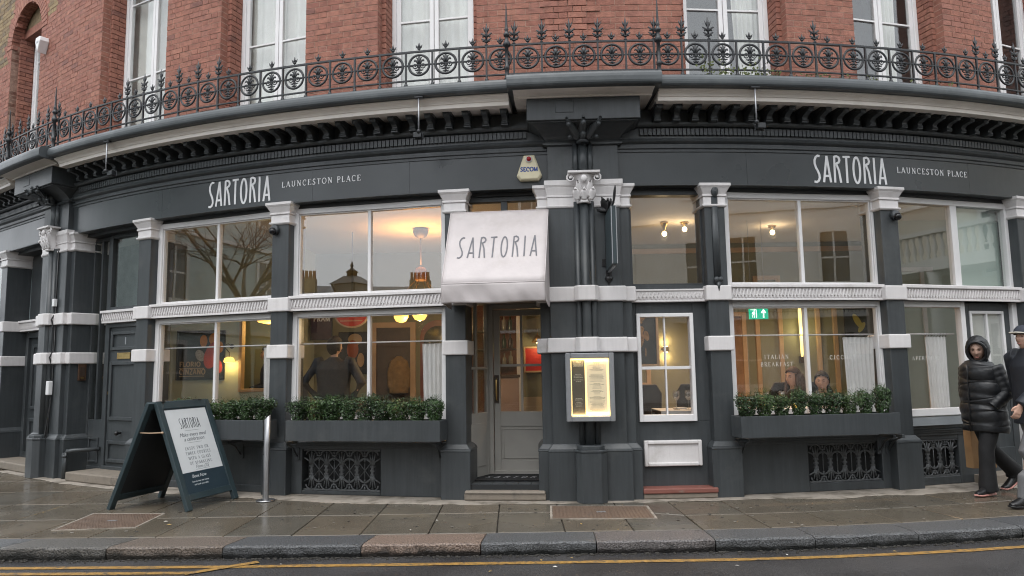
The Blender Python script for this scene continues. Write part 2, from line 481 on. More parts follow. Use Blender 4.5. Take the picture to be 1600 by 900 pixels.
# paler cement where the paving meets the building
ap_v = []; ap_f = []
ths = [-40 + .25 * i for i in range(0, 280)]
rr2 = random.Random(3)
wv = 0.26
for i, t in enumerate(ths):
    wv = min(.36, max(.16, wv + rr2.uniform(-.03, .03)))
    if t < -17.5: ww = wv * .5 + .1
    else: ww = wv
    z_ = .0062
    ap_v += [tuple(pol(t, R0 - .55, z_)), tuple(pol(t, R0 + ww, z_)), tuple(pol(t, R0 + ww + .012, z_ - .004))]
    if i:
        b = i * 3
        ap_f += [(b - 3, b - 2, b + 1, b), (b - 2, b - 1, b + 2, b + 1)]
apron = MB().add(ap_v, ap_f).build('cement_apron', M['apron'])
tag(apron, 'pale cement strip where paving meets the shopfront', kind='structure')
# kerb stones
kerb = MB().add([tuple(pol(t, kr(t) - o_, -.09)) for t in range(-58, 56, 2) for o_ in (.28, .03)],
                [(i * 2, i * 2 + 1, i * 2 + 3, i * 2 + 2) for i in range(56)]).build('kerb', M['joint'])
tag(kerb, 'granite kerb of the pavement', kind='structure')
kj = [-37, -33.2, -29.8, -26.5, -23.2, -19.95, -16.82, -13.48, -9.45, -5.92, -2.47, 1.1, 4.14, 7.45, 11.08, 14.5, 18, 21.5, 25, 29]
kmat = [0, 4, 0, 2, 4, 0, 1, 2, 3, 4, 5, 4, 4, 4, 2, 4, 0, 2, 4]
for i in range(len(kj) - 1):
    a, b = kj[i] + .016, kj[i + 1] - .016
    mb = MB(); n = 12; vs = []; fs = []
    rk = random.Random(i)
    tm = (a + b) / 2
    c0 = pol(tm, kr(tm) - .15)
    ch = [rk.uniform(-1, 1) for _ in range(n + 1)]
    for j in range(n + 1):
        t = a + (b - a) * j / n
        e = .004 * ch[j]
        edge = .012 if j in (0, n) else 0
        prof = [(.353, -.12), (.353, -.006), (.343, -.001 - edge * .5), (.05, -.001 - edge * .4), (.014, -.004 + e * .6 - edge), (.003 + e, -.018 + e), (.0 + e * 1.8, -.07 + e), (.012 + e, -.12)]
        for o_, z_ in prof:
            p_ = pol(t, kr(t) - o_, z_) - c0
            vs.append(tuple(p_))
    k = 8
    for j in range(n):
        for q in range(k - 1): fs.append((j * k + q, j * k + q + 1, (j + 1) * k + q + 1, (j + 1) * k + q))
    fs += [tuple(range(k)), tuple(range((n + 1) * k - 1, n * k - 1, -1))]
    mb.add(vs, fs, smooth=False)
    mb.build('kerb_stone', KG[kmat[i % len(kmat)]], kerb, Matrix.Translation(c0))
# yellow lines
def yline(name, r_of, t0, t1, w, label):
    vs = []; fs = []
    n = int((t1 - t0) / .5) + 1
    for i in range(n + 1):
        t = t0 + (t1 - t0) * i / n
        j1, j2 = rr2.uniform(-.004, .004), rr2.uniform(-.004, .004)
        vs += [tuple(pol(t, r_of(t) - w / 2 + j1, ROADZ + .004)), tuple(pol(t, r_of(t) + w / 2 + j2, ROADZ + .004))]
        if i: fs.append((2 * i - 2, 2 * i - 1, 2 * i + 1, 2 * i))
    o = MB().add(vs, fs).build(name, M['yellow'])
    return tag(o, label, kind='structure')
yline('yellow_line', lambda t: kr(t) + .245 + .0 * t, -40, 32, .075, 'long yellow line painted on the road beside the kerb')
yline('yellow_line', lambda t: kr(t) + .42, -40, -13.4, .075, 'outer yellow line ending at a short diagonal bar')
a_, b_ = pol(-13.5, kr(-13.5) + .46, ROADZ + .008), pol(-12.2, kr(-12.2) + .12, ROADZ + .008)
dd = (b_ - a_).normalized(); pp = Vector((-dd.y, dd.x, 0)) * .035
tag(MB().add([tuple(a_ - pp), tuple(b_ - pp), tuple(b_ + pp), tuple(a_ + pp)], [(0, 1, 2, 3)]).build('yellow_bar', M['yellow']), 'short diagonal yellow bar ending the double lines', kind='structure')
# utility covers set in the paving
def cover(pts, label):
    P = [Vector((a, b, 0)) for a, b in pts]
    c = sum(P, Vector()) / 4
    root = empty('utility_cover', label, 'cover', Matrix.Translation(c), 'inspection covers in the pavement')
    mb = MB()
    for i in range(4):
        a, b = P[i] - c, P[(i + 1) % 4] - c
        ai, bi = a * .955, b * .955
        mb.add([tuple(q + Vector((0, 0, h))) for h in (.0, .008) for q in (a, b, bi, ai)], [(0, 1, 2, 3), (4, 5, 6, 7), (0, 1, 5, 4), (2, 3, 7, 6)])
    mb.build('frame', M['apron'], root, Matrix.Translation(c))
    m2 = MB()
    m2.add([tuple(q + Vector((0, 0, .0055))) for q in [(p_ - c) * .95 for p_ in P]], [(0, 1, 2, 3)])
    nx, ny = 26, 12
    for i in range(nx):
        for j in range(ny):
            u, v = (i + .5) / nx, (j + .5) / ny
            q = (P[0] - c) * .93 * (1 - u) * (1 - v) + (P[1] - c) * .93 * u * (1 - v) + (P[2] - c) * .93 * u * v + (P[3] - c) * .93 * (1 - u) * v
            m2.box(q.x - .008, q.x + .008, q.y - .012, q.y + .012, .0055, .0085)
    m2.build('plate', M['rust'], root, Matrix.Translation(c))
    e = c
    MB().box(-.045, .045, -.02, .02, .006, .011).build('lifting_plate', M['silver'], root, Matrix.Translation(c))
cover([(-4.33, 6.9), (-3.58, 6.98), (-3.62, 7.64), (-4.4, 7.7)], 'rusty rectangular cover in paving in front of the A-board')
cover([(.33, 7.07), (1.345, 7.02), (1.37, 7.64), (.36, 7.73)], 'rusty rectangular cover in paving in front of the central pier')
# trodden gum and gutter grit
mb = MB()
for _ in range(150):
    t = rr2.uniform(-24, 16); r_ = rr2.uniform(R0 + .35, kr(t) - .32); p = pol(t, r_, .0035); s = rr2.uniform(.008, .02)
    mb.add([(p.x + s * math.cos(2 * PI * k / 7) * rr2.uniform(.8, 1.2), p.y + s * math.sin(2 * PI * k / 7) * rr2.uniform(.8, 1.2), p.z) for k in range(7)], [tuple(range(7))], 0 if rr2.random() < .6 else 1)
for _ in range(900):
    t = rr2.uniform(-22, 14); p = pol(t, kr(t) + abs(rr2.gauss(0, .035)) + .004, ROADZ + .004); s = rr2.uniform(.004, .012)
    mb.box(p.x - s, p.x + s, p.y - s * .6, p.y + s * .6, p.z - .003, p.z + s * .6, 0)
tag(mb.build('gutter_grit', [pm('gum_dark', (.05, .046, .04), .7, .2, 30), pm('gum_pale', (.20, .185, .16), .7, .2, 30)]), 'trodden gum spots on the paving and dark grit in the gutter', kind='stuff')
# scattered leaves and paper scraps
lm = [pm('fallen_leaf', (.36, .24, .08), .7, .2, 30), pm('paper_scrap', (.62, .60, .56), .8, .05, 30)]
mb = MB()
for (px, py, z_) in [(-.3, 7.3, .012), (-.75, 7.05, .012), (-.43, 6.85, .012), (-.95, 6.66, .012), (.6, 6.8, .012), (.9, 6.55, .012), (2.55, 6.6, .012), (-3.4, 7.2, .012), (-3.3, 7.05, .012), (.2, 6.0, ROADZ + .01),
                     (2.2, 6.05, ROADZ + .01), (2.9, 6.2, ROADZ + .01), (3.1, 6.1, ROADZ + .01), (-1.9, 6.0, ROADZ + .01), (1.7, 5.75, ROADZ + .01), (.3, 5.8, ROADZ + .01), (-.2, 5.7, ROADZ + .01), (.45, 6.05, ROADZ + .01), (-4.1, 6.9, .012)]:
    a = rr2.uniform(0, 6.28); s = rr2.uniform(.012, .026)
    ca, sa = math.cos(a) * s, math.sin(a) * s
    mb.add([(px - ca, py - sa, z_), (px + sa * .5, py - ca * .5, z_ + .006), (px + ca, py + sa, z_ + .002), (px - sa * .5, py + ca * .5, z_ + .004)], [(0, 1, 2), (0, 2, 3)], rr2.choice([0, 1]))
tag(mb.build('leaf_litter', lm), 'scattered fallen leaves and paper scraps on wet ground', kind='stuff')
# ================================================================== lettering (drawn with strokes)
def ell(cx, cy, rx, ry, a0, a1, n=14):
    return [(cx + rx * math.cos(R(a0 + (a1 - a0) * i / n)), cy + ry * math.sin(R(a0 + (a1 - a0) * i / n))) for i in range(n + 1)]
# tall thin hand-drawn capitals: (width, strokes)
TALL = {
 'S': (.30, [[(.03, .02), (.12, .0), (.2, .05), (.245, .16), (.235, .29), (.18, .43), (.115, .56), (.075, .70), (.08, .83), (.13, .94), (.21, 1.0), (.29, .985)]]),
 'A': (.34, [[(.03, 0), (.19, 1)], [(.19, 1), (.31, 0)], [(.09, .24), (.285, .24)]]),
 'R': (.33, [[(.06, 0), (.08, 1)], [(.08, .98), (.18, 1.0), (.26, .95), (.285, .86), (.25, .77), (.12, .70)], [(.15, .70), (.24, .45), (.30, 0)]]),
 'T': (.32, [[(.02, .985), (.31, 1.0)], [(.165, .98), (.155, 0)]]),
 'O': (.35, [ell(.175, .5, .135, .49, 0, 348, 26) + [(.31, .5)]]),
 'I': (.17, [[(.085, 0), (.085, 1)]]),
}
k_, n_ = .125, .05       # thick and thin stroke of the serif capitals
def sf(*xy): return [([(x - .1, y), (x + .1, y)], n_) for x, y in xy]
SERIF = {
 'A': (.74, [([(.08, .02), (.36, .98)], n_), ([(.36, .98), (.66, .02)], k_), ([(.19, .33), (.53, .33)], n_)] + sf((.08, .025), (.66, .025))),
 'B': (.66, [([(.16, 0), (.16, 1)], k_), ([(.16, .975)] + ell(.34, .76, .2, .215, 90, -90, 8) + [(.16, .53)], .08), ([(.3, .53)] + ell(.36, .27, .23, .25, 90, -90, 8) + [(.16, .025)], .08)]),
 'C': (.72, [(ell(.4, .5, .31, .475, 50, 310, 18), .09), ([(.6, .62), (.61, .96)], n_)]),
 'E': (.62, [([(.16, 0), (.16, 1)], k_), ([(.06, .975), (.55, .975)], n_), ([(.16, .52), (.42, .52)], n_), ([(.06, .025), (.58, .025)], n_), ([(.55, .975), (.55, .8)], n_), ([(.58, .025), (.58, .22)], n_)]),
 'F': (.58, [([(.16, 0), (.16, 1)], k_), ([(.06, .975), (.55, .975)], n_), ([(.16, .5), (.42, .5)], n_), ([(.55, .975), (.55, .8)], n_)] + sf((.16, .025))),
 'G': (.76, [(ell(.4, .5, .31, .475, 50, 330, 18), .09), ([(.64, .05), (.64, .42)], k_), ([(.52, .42), (.74, .42)], n_)]),
 'H': (.80, [([(.16, 0), (.16, 1)], k_), ([(.64, 0), (.64, 1)], k_), ([(.16, .52), (.64, .52)], n_)] + sf((.16, .025), (.16, .975), (.64, .025), (.64, .975))),
 'I': (.34, [([(.17, 0), (.17, 1)], k_)] + sf((.17, .025), (.17, .975))),
 'J': (.44, [([(.27, 1), (.27, .2), (.22, .06), (.1, .0)], k_)] + sf((.27, .975))),
 'K': (.74, [([(.16, 0), (.16, 1)], k_), ([(.62, .97), (.22, .45)], n_), ([(.32, .56), (.66, .02)], k_)] + sf((.16, .025), (.16, .975), (.62, .975), (.66, .025))),
 'L': (.60, [([(.16, 0), (.16, 1)], k_), ([(.06, .025), (.56, .025)], n_), ([(.56, .025), (.56, .24)], n_)] + sf((.16, .975))),
 'M': (.9, [([(.14, 0), (.14, 1)], n_), ([(.14, 1), (.45, .05)], k_), ([(.45, .05), (.74, 1)], n_), ([(.74, 1), (.76, 0)], k_)] + sf((.14, .025), (.76, .025))),
 'N': (.80, [([(.15, 0), (.15, 1)], n_), ([(.15, .98), (.64, .03)], k_), ([(.64, 0), (.64, 1)], n_)] + sf((.15, .025), (.64, .975), (.12, .975))),
 'O': (.80, [(ell(.4, .5, .325, .475, 0, 352, 24) + [(.725, .5)], .09)]),
 'P': (.62, [([(.16, 0), (.16, 1)], k_), ([(.16, .975)] + ell(.34, .73, .22, .245, 90, -90, 8) + [(.16, .47)], .08)] + sf((.16, .025), (.12, .975))),
 'R': (.70, [([(.16, 0), (.16, 1)], k_), ([(.16, .975)] + ell(.34, .74, .2, .235, 90, -90, 8) + [(.16, .5)], .08), ([(.34, .5), (.62, .02)], k_)] + sf((.16, .025), (.12, .975), (.65, .025))),
 'S': (.56, [([(.08, .22), (.1, .06), (.26, .02), (.42, .1), (.46, .26), (.36, .42), (.18, .56), (.1, .72), (.16, .9), (.3, .98), (.43, .92), (.46, .78)], .1)]),
 'T': (.68, [([(.34, 0), (.34, 1)], k_), ([(.05, .975), (.63, .975)], n_), ([(.05, .975), (.05, .8)], n_), ([(.63, .975), (.63, .8)], n_)] + sf((.34, .025))),
 'U': (.78, [([(.16, 1), (.16, .3), (.22, .1), (.38, .02), (.54, .1), (.6, .3), (.6, 1)], .09)] + sf((.16, .975), (.6, .975))),
 'V': (.74, [([(.08, .98), (.37, .02)], k_), ([(.37, .02), (.66, .98)], n_)] + sf((.08, .975), (.66, .975))),
 'W': (1.0, [([(.06, .98), (.28, .02)], k_), ([(.28, .02), (.5, .9)], n_), ([(.5, .9), (.72, .02)], k_), ([(.72, .02), (.94, .98)], n_)] + sf((.06, .975), (.94, .975))),
 'X': (.7, [([(.08, 1), (.62, 0)], k_), ([(.62, 1), (.08, 0)], n_)]),
 'Y': (.70, [([(.07, .98), (.35, .48)], k_), ([(.63, .98), (.35, .48)], n_), ([(.35, .5), (.35, 0)], k_)] + sf((.35, .025), (.07, .975), (.63, .975))),
 'Z': (.6, [([(.06, .975), (.54, .975)], n_), ([(.54, .97), (.08, .03)], k_), ([(.08, .025), (.56, .025)], n_)]),
 ' ': (.36, []),
}
def layout(text, font='tall', space=.12, w=.075, bold=1.0, serif=True):
    """-> list of (polyline, width) in cap-height units, total width"""
    x = 0; out = []
    for ch in text:
        if font == 'tall':
            if ch == ' ': x += .3; continue
            cw, st = TALL[ch]
            out += [([(x + a, b) for a, b in s], w) for s in st]
        else:
            cw, st = SERIF[ch]
            for s, sw in st:
                if not serif and sw == n_ and len(s) == 2 and abs(s[0][1] - s[1][1]) < .01 and abs(s[1][0] - s[0][0] - .2) < .01: continue
                out.append(([(x + a, b) for a, b in s], (sw if serif else max(sw, .15)) * bold))
        x += cw + space
    return out, x - space
def ribbons(mb, strokes, fn, h=.003, mat=0):
    """strokes laid on a surface by fn(u, v, height) -> world point"""
    for k, (pl, w) in enumerate(strokes):
        P = [Vector((a, b)) for a, b in pl]
        n = len(P); Lp = []; Rp = []
        for i in range(n):
            t1 = (P[i] - P[i - 1]) if i else (P[1] - P[0])
            t2 = (P[i + 1] - P[i]) if i < n - 1 else t1
            t1 = t1.normalized(); t2 = t2.normalized()
            t = (t1 + t2)
            t = t.normalized() if t.length > 1e-6 else t1
            nn = Vector((-t.y, t.x)); sc_ = 1 / max(.5, nn.dot(Vector((-t1.y, t1.x))))
            Lp.append(P[i] + nn * (w / 2 * sc_)); Rp.append(P[i] - nn * (w / 2 * sc_))
        hh = h + .00015 * (k % 7)
        vs = []
        for i in range(n):
            vs += [fn(Lp[i].x, Lp[i].y, hh), fn(Rp[i].x, Rp[i].y, hh), fn(Lp[i].x, Lp[i].y, 0), fn(Rp[i].x, Rp[i].y, 0)]
        fs = []
        for i in range(n - 1):
            a, b = 4 * i, 4 * i + 4
            fs += [(a, a + 1, b + 1, b), (a, b, b + 2, a + 2), (a + 1, a + 3, b + 3, b + 1)]
        fs += [(0, 2, 3, 1), (4 * n - 4, 4 * n - 3, 4 * n - 1, 4 * n - 2)]
        mb.add(vs, fs, mat)
def flat_text(mb, text, X, cx, cz, hgt, font='serif', mat=0, h=.0012, align='c', width=None, **kw):
    """text on the local x-z plane of X facing -y, centred on cx, base line cz"""
    st, w = layout(text, font, **kw)
    sx = hgt if width is None else width / w
    off = {'c': -w / 2, 'l': 0, 'r': -w}[align]
    ribbons(mb, st, lambda u, v, hh: X @ Vector((cx + (u + off) * sx, -hh, cz + v * hgt)), h, mat)
def font_text(name, body, size, mat, parent, X, shear=0.0, align='CENTER', ext=.0004):
    """cursive / small print from the built-in typeface, turned into a mesh on the local x-z plane"""
    cu = bpy.data.curves.new(name, 'FONT')
    cu.body = body; cu.size = size; cu.align_x = align; cu.shear = shear; cu.extrude = ext; cu.resolution_u = 3
    o = bpy.data.objects.new(name, cu); sc.collection.objects.link(o)
    dg = bpy.context.evaluated_depsgraph_get()
    me = bpy.data.meshes.new_from_object(o.evaluated_get(dg))
    bpy.data.objects.remove(o); bpy.data.curves.remove(cu)
    me.materials.clear(); me.materials.append(mat)
    return link(name, me, parent, X @ Matrix.Rotation(R(90), 4, 'X'))
# ================================================================== the restaurant building
bld = empty('restaurant_building', 'curved red brick corner building with charcoal shopfront and white trim', 'building', T(-2.15))
ZB2 = (1.60, 1.765); ZB1 = (2.165, 2.335); ZC = (3.235, 3.53); ZPL = .575
def lips(mb, hw, y, yb, prof):
    """stack of mouldings: prof = list of (grow0, z0, grow1, z1)"""
    for g0, z0, g1, z1 in prof:
        mb.frust((-hw - g0, hw + g0, y - g0, yb, z0), (-hw - g1, hw + g1, y - g1, yb, z1))
CAPP = [(.012, 3.235, .03, 3.25), (.03, 3.25, .03, 3.268), (.012, 3.268, .012, 3.36), (.026, 3.36, .026, 3.385), (.014, 3.385, .05, 3.455), (.05, 3.455, .062, 3.472), (.066, 3.472, .066, 3.508)]
PLP = [(.05, .0, .05, .525), (.056, .525, .05, .55), (.05, .55, .006, .605)]
def pilaster(th, hw=.118, yb=.36, spec='plain', bands=True):
    X = T(th)
    p = MB(); p.box(-hw, hw, 0, yb, .55, 3.5).build('pilaster', M['grey'], bld, X, .006)
    o = bld.children[-1]
    c = MB(); lips(c, hw, 0, yb + .001, CAPP); c.build('capital', M['white'], o, X, .004)
    for z0, z1 in (ZB1, ZB2):
        b = MB(); b.box(-hw - .03, hw + .03, -.032, yb - .02, z0, z1); b.build('band', M['white'], o, X, .014, 3)
    b = MB(); lips(b, hw, 0, yb + .002, PLP); b.build('plinth', M['grey'], o, X, .005)
    return o
for th in (-43.7, -26.45, -17.28, -8.2, 3.95, 12.85, 21.55, 30.5): pilaster(th)
# slim shaft on the pilaster beside the small window
pil6 = [o for o in bld.children if abs((WM[o.name].translation - FP(3.95, 0, 0)).length) < .05][0]
mb = MB(); X = T(3.95)
mb.tube([(0, -.004, 2.36), (0, -.004, 3.38)], [(.042, .022)] * 2, 12, up=(0, -1, 0))
mb.ball((0, -.03, 3.42), (.045, .03, .07), 10); mb.ball((0, -.045, 3.41), .018, 8)
mb.tube([(0, -.03, 3.44), (0, -.025, 3.51)], [.03, .004], 8)
mb.ball((-.022, -.03, 2.40), (.034, .025, .034), 10); mb.ball((.022, -.03, 2.40), (.034, .025, .034), 10); mb.tube([(0, -.02, 2.37), (0, -.03, 2.27)], [.03, .004], 8)
mb.build('slim_shaft', M['grey'], pil6, X)
def leaf(mb, base, tip, w, curl, X=None, mat=0, n=6):
    """fleshy acanthus-like leaf that curls over at the tip"""
    b, t = Vector(base), Vector(tip)
    ax = t - b; side = ax.cross(Vector((0, -1, 0))).normalized()
    out = Vector((0, -1, 0))
    pts = []; rad = []
    for i in range(n + 1):
        u = i / n
        pts.append(b + ax * u + out * (curl * math.sin(u * PI * .5) ** 2))
        rad.append((w * (math.sin(PI * (.18 + .72 * u)) ** .8), w * .32 * (1.1 - .4 * u)))
    pts.append(pts[-1] + out * (curl * .35) - ax.normalized() * (w * .5)); rad.append((w * .42, w * .3))
    mb.tube(pts, rad, 7, mat, X, up=(0, -1, 0))
def volute(mb, c, r, X=None, mat=0, s=1, t=.014):
    pts = []
    for i in range(16):
        a = R(90 - s * i * 34); q = r * (1 - i / 19)
        pts.append((c[0] + q * math.cos(a), c[1] - .012 * i / 16, c[2] + q * math.sin(a)))
    mb.tube(pts, [t * (1 - i / 26) for i in range(16)], 6, mat, X, up=(0, -1, 0))
    mb.ball((c[0], c[1] - .02, c[2]), r * .3, 8, mat, X)
def corinth(X, z0, z1, w, mat, parent, y0=-.10, name='corinthian_capital'):
    mb = MB(); h = z1 - z0
    mb.lathe([(w * .62, z0), (w * .66, z0 + .02), (w * .6, z0 + .03), (w * .62, z0 + h * .5), (w * .95, z1 - .02), (w * .95, z1)], 12, 0, Matrix.Translation((0, y0, 0)))
    for sx in (-1, 0, 1):
        leaf(mb, (sx * w * .55, y0 - w * .55, z0 + .03), (sx * w * .8, y0 - w * .62, z0 + h * .48), w * .34, .035)
    for sx in (-.55, .55):
        leaf(mb, (sx * w * .6, y0 - w * .6, z0 + .06), (sx * w * 1.0, y0 - w * .68, z0 + h * .72), w * .3, .04)
    for sx in (-1, 1):
        volute(mb, (sx * w * 1.12, y0 - w * .75, z1 - h * .16), h * .15, None, 0, sx, .013)
    mb.ball((0, y0 - w * .95, z1 - h * .2), (w * .3, w * .2, h * .13), 10)
    return mb.build(name, mat, parent, X)
def pier(th, menu=True):
    X = T(th)
    mb = MB()
    mb.box(-.515, .515, .0, .62, .55, 3.5); mb.box(-.405, .405, -.06, .02, .55, 3.55)
    o = mb.build('pier', M['grey'], bld, X, .006)
    c = MB()
    for x0, x1, y in ((-.515, .515, 0), (-.405, .405, -.06)):
        e = .0 if y == 0 else .02
        for g0, z0, g1, z1 in CAPP:
            if y != 0: g0, g1 = g0 * .6, g1 * .6; z0 += .02 * (z0 > 3.4); z1 += .045 * (z1 > 3.5) + .02 * (3.4 < z1 <= 3.5)
            c.frust((x0 - g0, x1 + g0, y - g0, .5 if y == 0 else .03, z0), (x0 - g1, x1 + g1, y - g1, .5 if y == 0 else .03, z1))
    c.build('capital', M['white'], o, X, .004)
    for z0, z1 in (ZB1, ZB2):
        b = MB()
        b.box(-.56, .56, -.034, .5, z0, z1); b.build('band', M['white'], o, X, .016, 3)
        b = MB(); b.box(-.445, .445, -.098, .05, z0 + .002, z1 + .002); b.build('band', M['white'], o, X, .016, 3)
        b = MB(); b.prism([(-.135, -.05), (-.135, -.15), (-.09, -.205), (.09, -.205), (.135, -.15), (.135, -.05)], z0 + .004, z1 + .004, axis='z'); b.build('band', M['white'], o, X, .014, 3)
    b = MB()
    for hw, y in ((.515, 0.0), (.405, -.06)):
        for g0, z0, g1, z1 in PLP:
            b.frust((-hw - g0, hw + g0, y - g0, .6 if y == 0 else .02, z0), (-hw - g1, hw + g1, y - g1, .6 if y == 0 else .02, z1 + (.004 if y else 0)))
    b.build('plinth', M['grey'], o, X, .006)
    b = MB()
    def octo(s, y1): return [(-.165 * s, -.05), (-.165 * s, y1 + .07), (-.10 * s, y1), (.10 * s, y1), (.165 * s, y1 + .07), (.165 * s, -.05)]
    b.prism(octo(1, -.255), 0, .53, axis='z'); b.prism(octo(1.05, -.262), .53, .555, axis='z'); b.prism(octo(.9, -.235), .555, .6, axis='z')
    b.build('column_base', M['grey'], o, X, .005)
    for dx, rr_, yy in ((-.082, .034, -.074), (0, .054, -.088), (.082, .034, -.074)):
        for z0, z1 in ((.6, 3.30), (3.58, 3.98)):
            MB().lathe([(rr_, z0), (rr_, z1)], 16, 0, Matrix.Translation((dx, yy, 0))).build('colonnette', M['grey'], o, X)
    corinth(X, 3.27, 3.60, .13, M['white'], o, -.10)
    MB().box(-.18, .18, -.25, -.05, 3.595, 3.622).build('abacus', M['white'], o, X, .004)
    # upper part in the fascia, flaring to the entablature block
    b = MB(); b.box(-.40, .40, -.065, .1, 3.56, 3.955); b.frust((-.41, .41, -.075, .1, 3.955), (-.45, .45, -.10, .1, 3.965)); b.box(-.45, .45, -.10, .1, 3.965, 3.985)
    k = 7
    for i in range(k):
        u0, u1 = i / k, (i + 1) / k
        f = lambda u: (.42 + .185 * u ** 2.2, -.075 - .30 * u ** 2.0, 3.985 + .165 * u)
        a, c_ = f(u0), f(u1)
        b.frust((-a[0], a[0], a[1], .1, a[2]), (-c_[0], c_[0], c_[1], .1, c_[2]))
    b.build('corbel', M['grey'], o, X)
    b = MB(); b.box(-.625, .625, -.41, .1, 4.15, 4.40); b.box(-.60, .60, -.385, .1, 4.135, 4.15); b.box(-.31, -.10, -.416, -.40, 4.23, 4.37)
    b.build('entablature_block', M['grey'], o, X, .006)
    corinth(X, 3.96, 4.19, .115, M['grey'], o, -.15)
    mb = MB()
    for s in (-1, 1):
        leaf(mb, (s * .04, -.20, 4.0), (s * .19, -.36, 4.17), .045, .06); mb.ball((s * .165, -.40, 4.10), .028, 8)
        mb.ball((s * .15, -.26, 4.0), .024, 8)
    leaf(mb, (0, -.2, 4.04), (0, -.36, 4.18), .05, .06); mb.ball((0, -.42, 4.11), .032, 8); mb.ball((0, -.3, 4.02), .03, 8)
    mb.build('acanthus_leaves', M['grey'], o, X)
    return o
pier_mid = pier(-2.15)
pier_left = pier(-35.2)
# fascia boards
ENDL, ENDR = -58.0, 34.0
def arcpart(name, prof, a, b, mat, parent=None, label=None, kind=None, step=.6):
    return MB().arc(prof, a, b, step).build(name, mat, parent or bld, label=label, kind=kind)
fascias = []
FB = [-58, -46, -37.2, -32.8, -27, -15.5, -9.8, -4.25]
for a, b in ((-58, -36.0), (-34.4, -25.2), (-25.19, -15.5), (-15.49, -10.4), (-10.39, -3.0), (-1.3, 5.6), (5.61, 17.9), (17.91, 34)):
    fascias.append(arcpart('fascia_board', [(0.0, 3.505), (0.0, 3.885), (-.1, 3.885), (-.1, 3.505)], a, b, M['fascia']))
arcpart('fascia_drip', [(.012, 3.492), (.012, 3.506), (-.3, 3.506), (-.3, 3.492)], ENDL, ENDR, M['grey'])
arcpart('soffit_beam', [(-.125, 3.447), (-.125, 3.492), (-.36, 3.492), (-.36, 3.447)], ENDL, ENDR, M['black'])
arcpart('architrave', [(-.1, 3.885), (.012, 3.886), (.012, 3.915), (.03, 3.925), (.03, 3.945), (.015, 3.952), (.015, 3.975), (.05, 4.0), (.058, 4.02), (.05, 4.035), (.05, 4.155), (.10, 4.16), (.12, 4.175), (.125, 4.197), (.05, 4.21), (.05, 4.37), (-.1, 4.37)], ENDL, ENDR, M['grey'])
dm = MB()
t = ENDL + 1
BLK = ((-37.6, -32.4), (-4.75, .45))
def blocked(t, g=0): return any(a - g < t < b + g for a, b in BLK)
while t < ENDR - 1:
    if not blocked(t): dm.box(-.0195, .0195, -.079, -.045, 4.065, 4.14, 0, T(t))
    t += .2
dent = dm.build('dentil_course', M['grey'], bld, kind='stuff')
# scroll brackets under the cornice
bp_ = [(.04, 4.2), (.185, 4.2), (.205, 4.212), (.195, 4.232), (.198, 4.252), (.22, 4.272), (.265, 4.283), (.31, 4.292), (.33, 4.308), (.332, 4.37), (.04, 4.37)]
bm_ = MB(); bm_.prism([(-a, b) for a, b in bp_], -.031, .031, axis='x')
bm_.box(-.041, .041, -.345, -.04, 4.333, 4.3705); bm_.tube([(-.036, -.312, 4.31), (.036, -.312, 4.31)], .022, 8); bm_.tube([(-.037, -.19, 4.222), (.037, -.19, 4.222)], .017, 8)
bm_.box(-.04, .04, -.2, -.04, 4.193, 4.204)
brk = bm_.mesh('cornice_bracket', M['grey'])
t = 1.26
ts = []
while t < 33: ts.append(t); t += .867
t = 1.26 - .867
while t > -57: ts.append(t); t -= .867
for t in ts:
    if not blocked(t, .15): link('cornice_bracket', brk, bld, T(t))
CORN = [(-.1, 4.372), (.335, 4.372), (.335, 4.333), (.438, 4.333), (.44, 4.376), (.452, 4.379), (.456, 4.388), (.468, 4.402), (.492, 4.418), (.512, 4.426), (.516, 4.44), (-.1, 4.445)]
LEADP = [(-.1, 4.447), (.54, 4.444), (.57, 4.444), (.588, 4.45), (.6, 4.465), (.604, 4.485), (.605, 4.51), (.60, 4.54), (.588, 4.562), (.565, 4.578), (.5, 4.588), (-.1, 4.6)]
for i, (a, b) in enumerate(((-58, -38.2), (-31.8, -5.38), (1.08, 34))):
    arcpart('cornice', CORN, a, b, M['taupe'])
    arcpart('lead_flashing', LEADP, a, b, M['lead'])
for th in (-2.15, -35.2):                 # cornice breaks forward over the piers
    g = .085
    arcpart('cornice', [(-.1, 4.40), (.428, 4.40), (.432, 4.414), (.455, 4.422), (.51, 4.432), (.57, 4.438), (.60, 4.441), (.605, 4.446), (-.1, 4.449)], th - 3.0, th + 3.0, M['taupe'])
    arcpart('lead_flashing', [(d + (g if d > .2 else 0), z + (.016 if z > 4.5 else -.004)) for d, z in LEADP], th - 3.22, th + 3.22, M['lead'])
# ================================================================== shop windows, doors, stall risers
def pane(name, x0, x1, z0, z1, y, X, parent, mat='glass', t=.006):
    return MB().box(x0, x1, y, y + t, z0, z1).build(name, M[mat], parent, X)
def rect_frame(mb, x0, x1, z0, z1, w, y0, y1, wb=None, mat=0):
    wb = wb or w
    mb.box(x0, x0 + w, y0, y1, z0, z1, mat); mb.box(x1 - w, x1, y0, y1, z0, z1, mat)
    mb.box(x0 + w, x1 - w, y0 + .001, y1, z1 - w, z1, mat); mb.box(x0 + w, x1 - w, y0 + .001, y1, z0, z0 + wb, mat)
def ornament(X, x0, x1, z0, z1, y, parent):
    mb = MB(); s = z1 - z0; n = int((x1 - x0) / .042)
    for i in range(n):
        a = x0 + (x1 - x0) * i / n; b = a + (x1 - x0) / n * .62
        p = [(a, z0), (a + .016, z0), (b + .016, z1), (b, z1)]
        mb.prism(p, y, y + .02)
        mb.box((a + b) / 2 - .024, (a + b) / 2 - .012, y + .004, y + .02, z0 + .02, z0 + .032)
    return mb.build('ornament', M['white'], parent, X, kind='stuff')
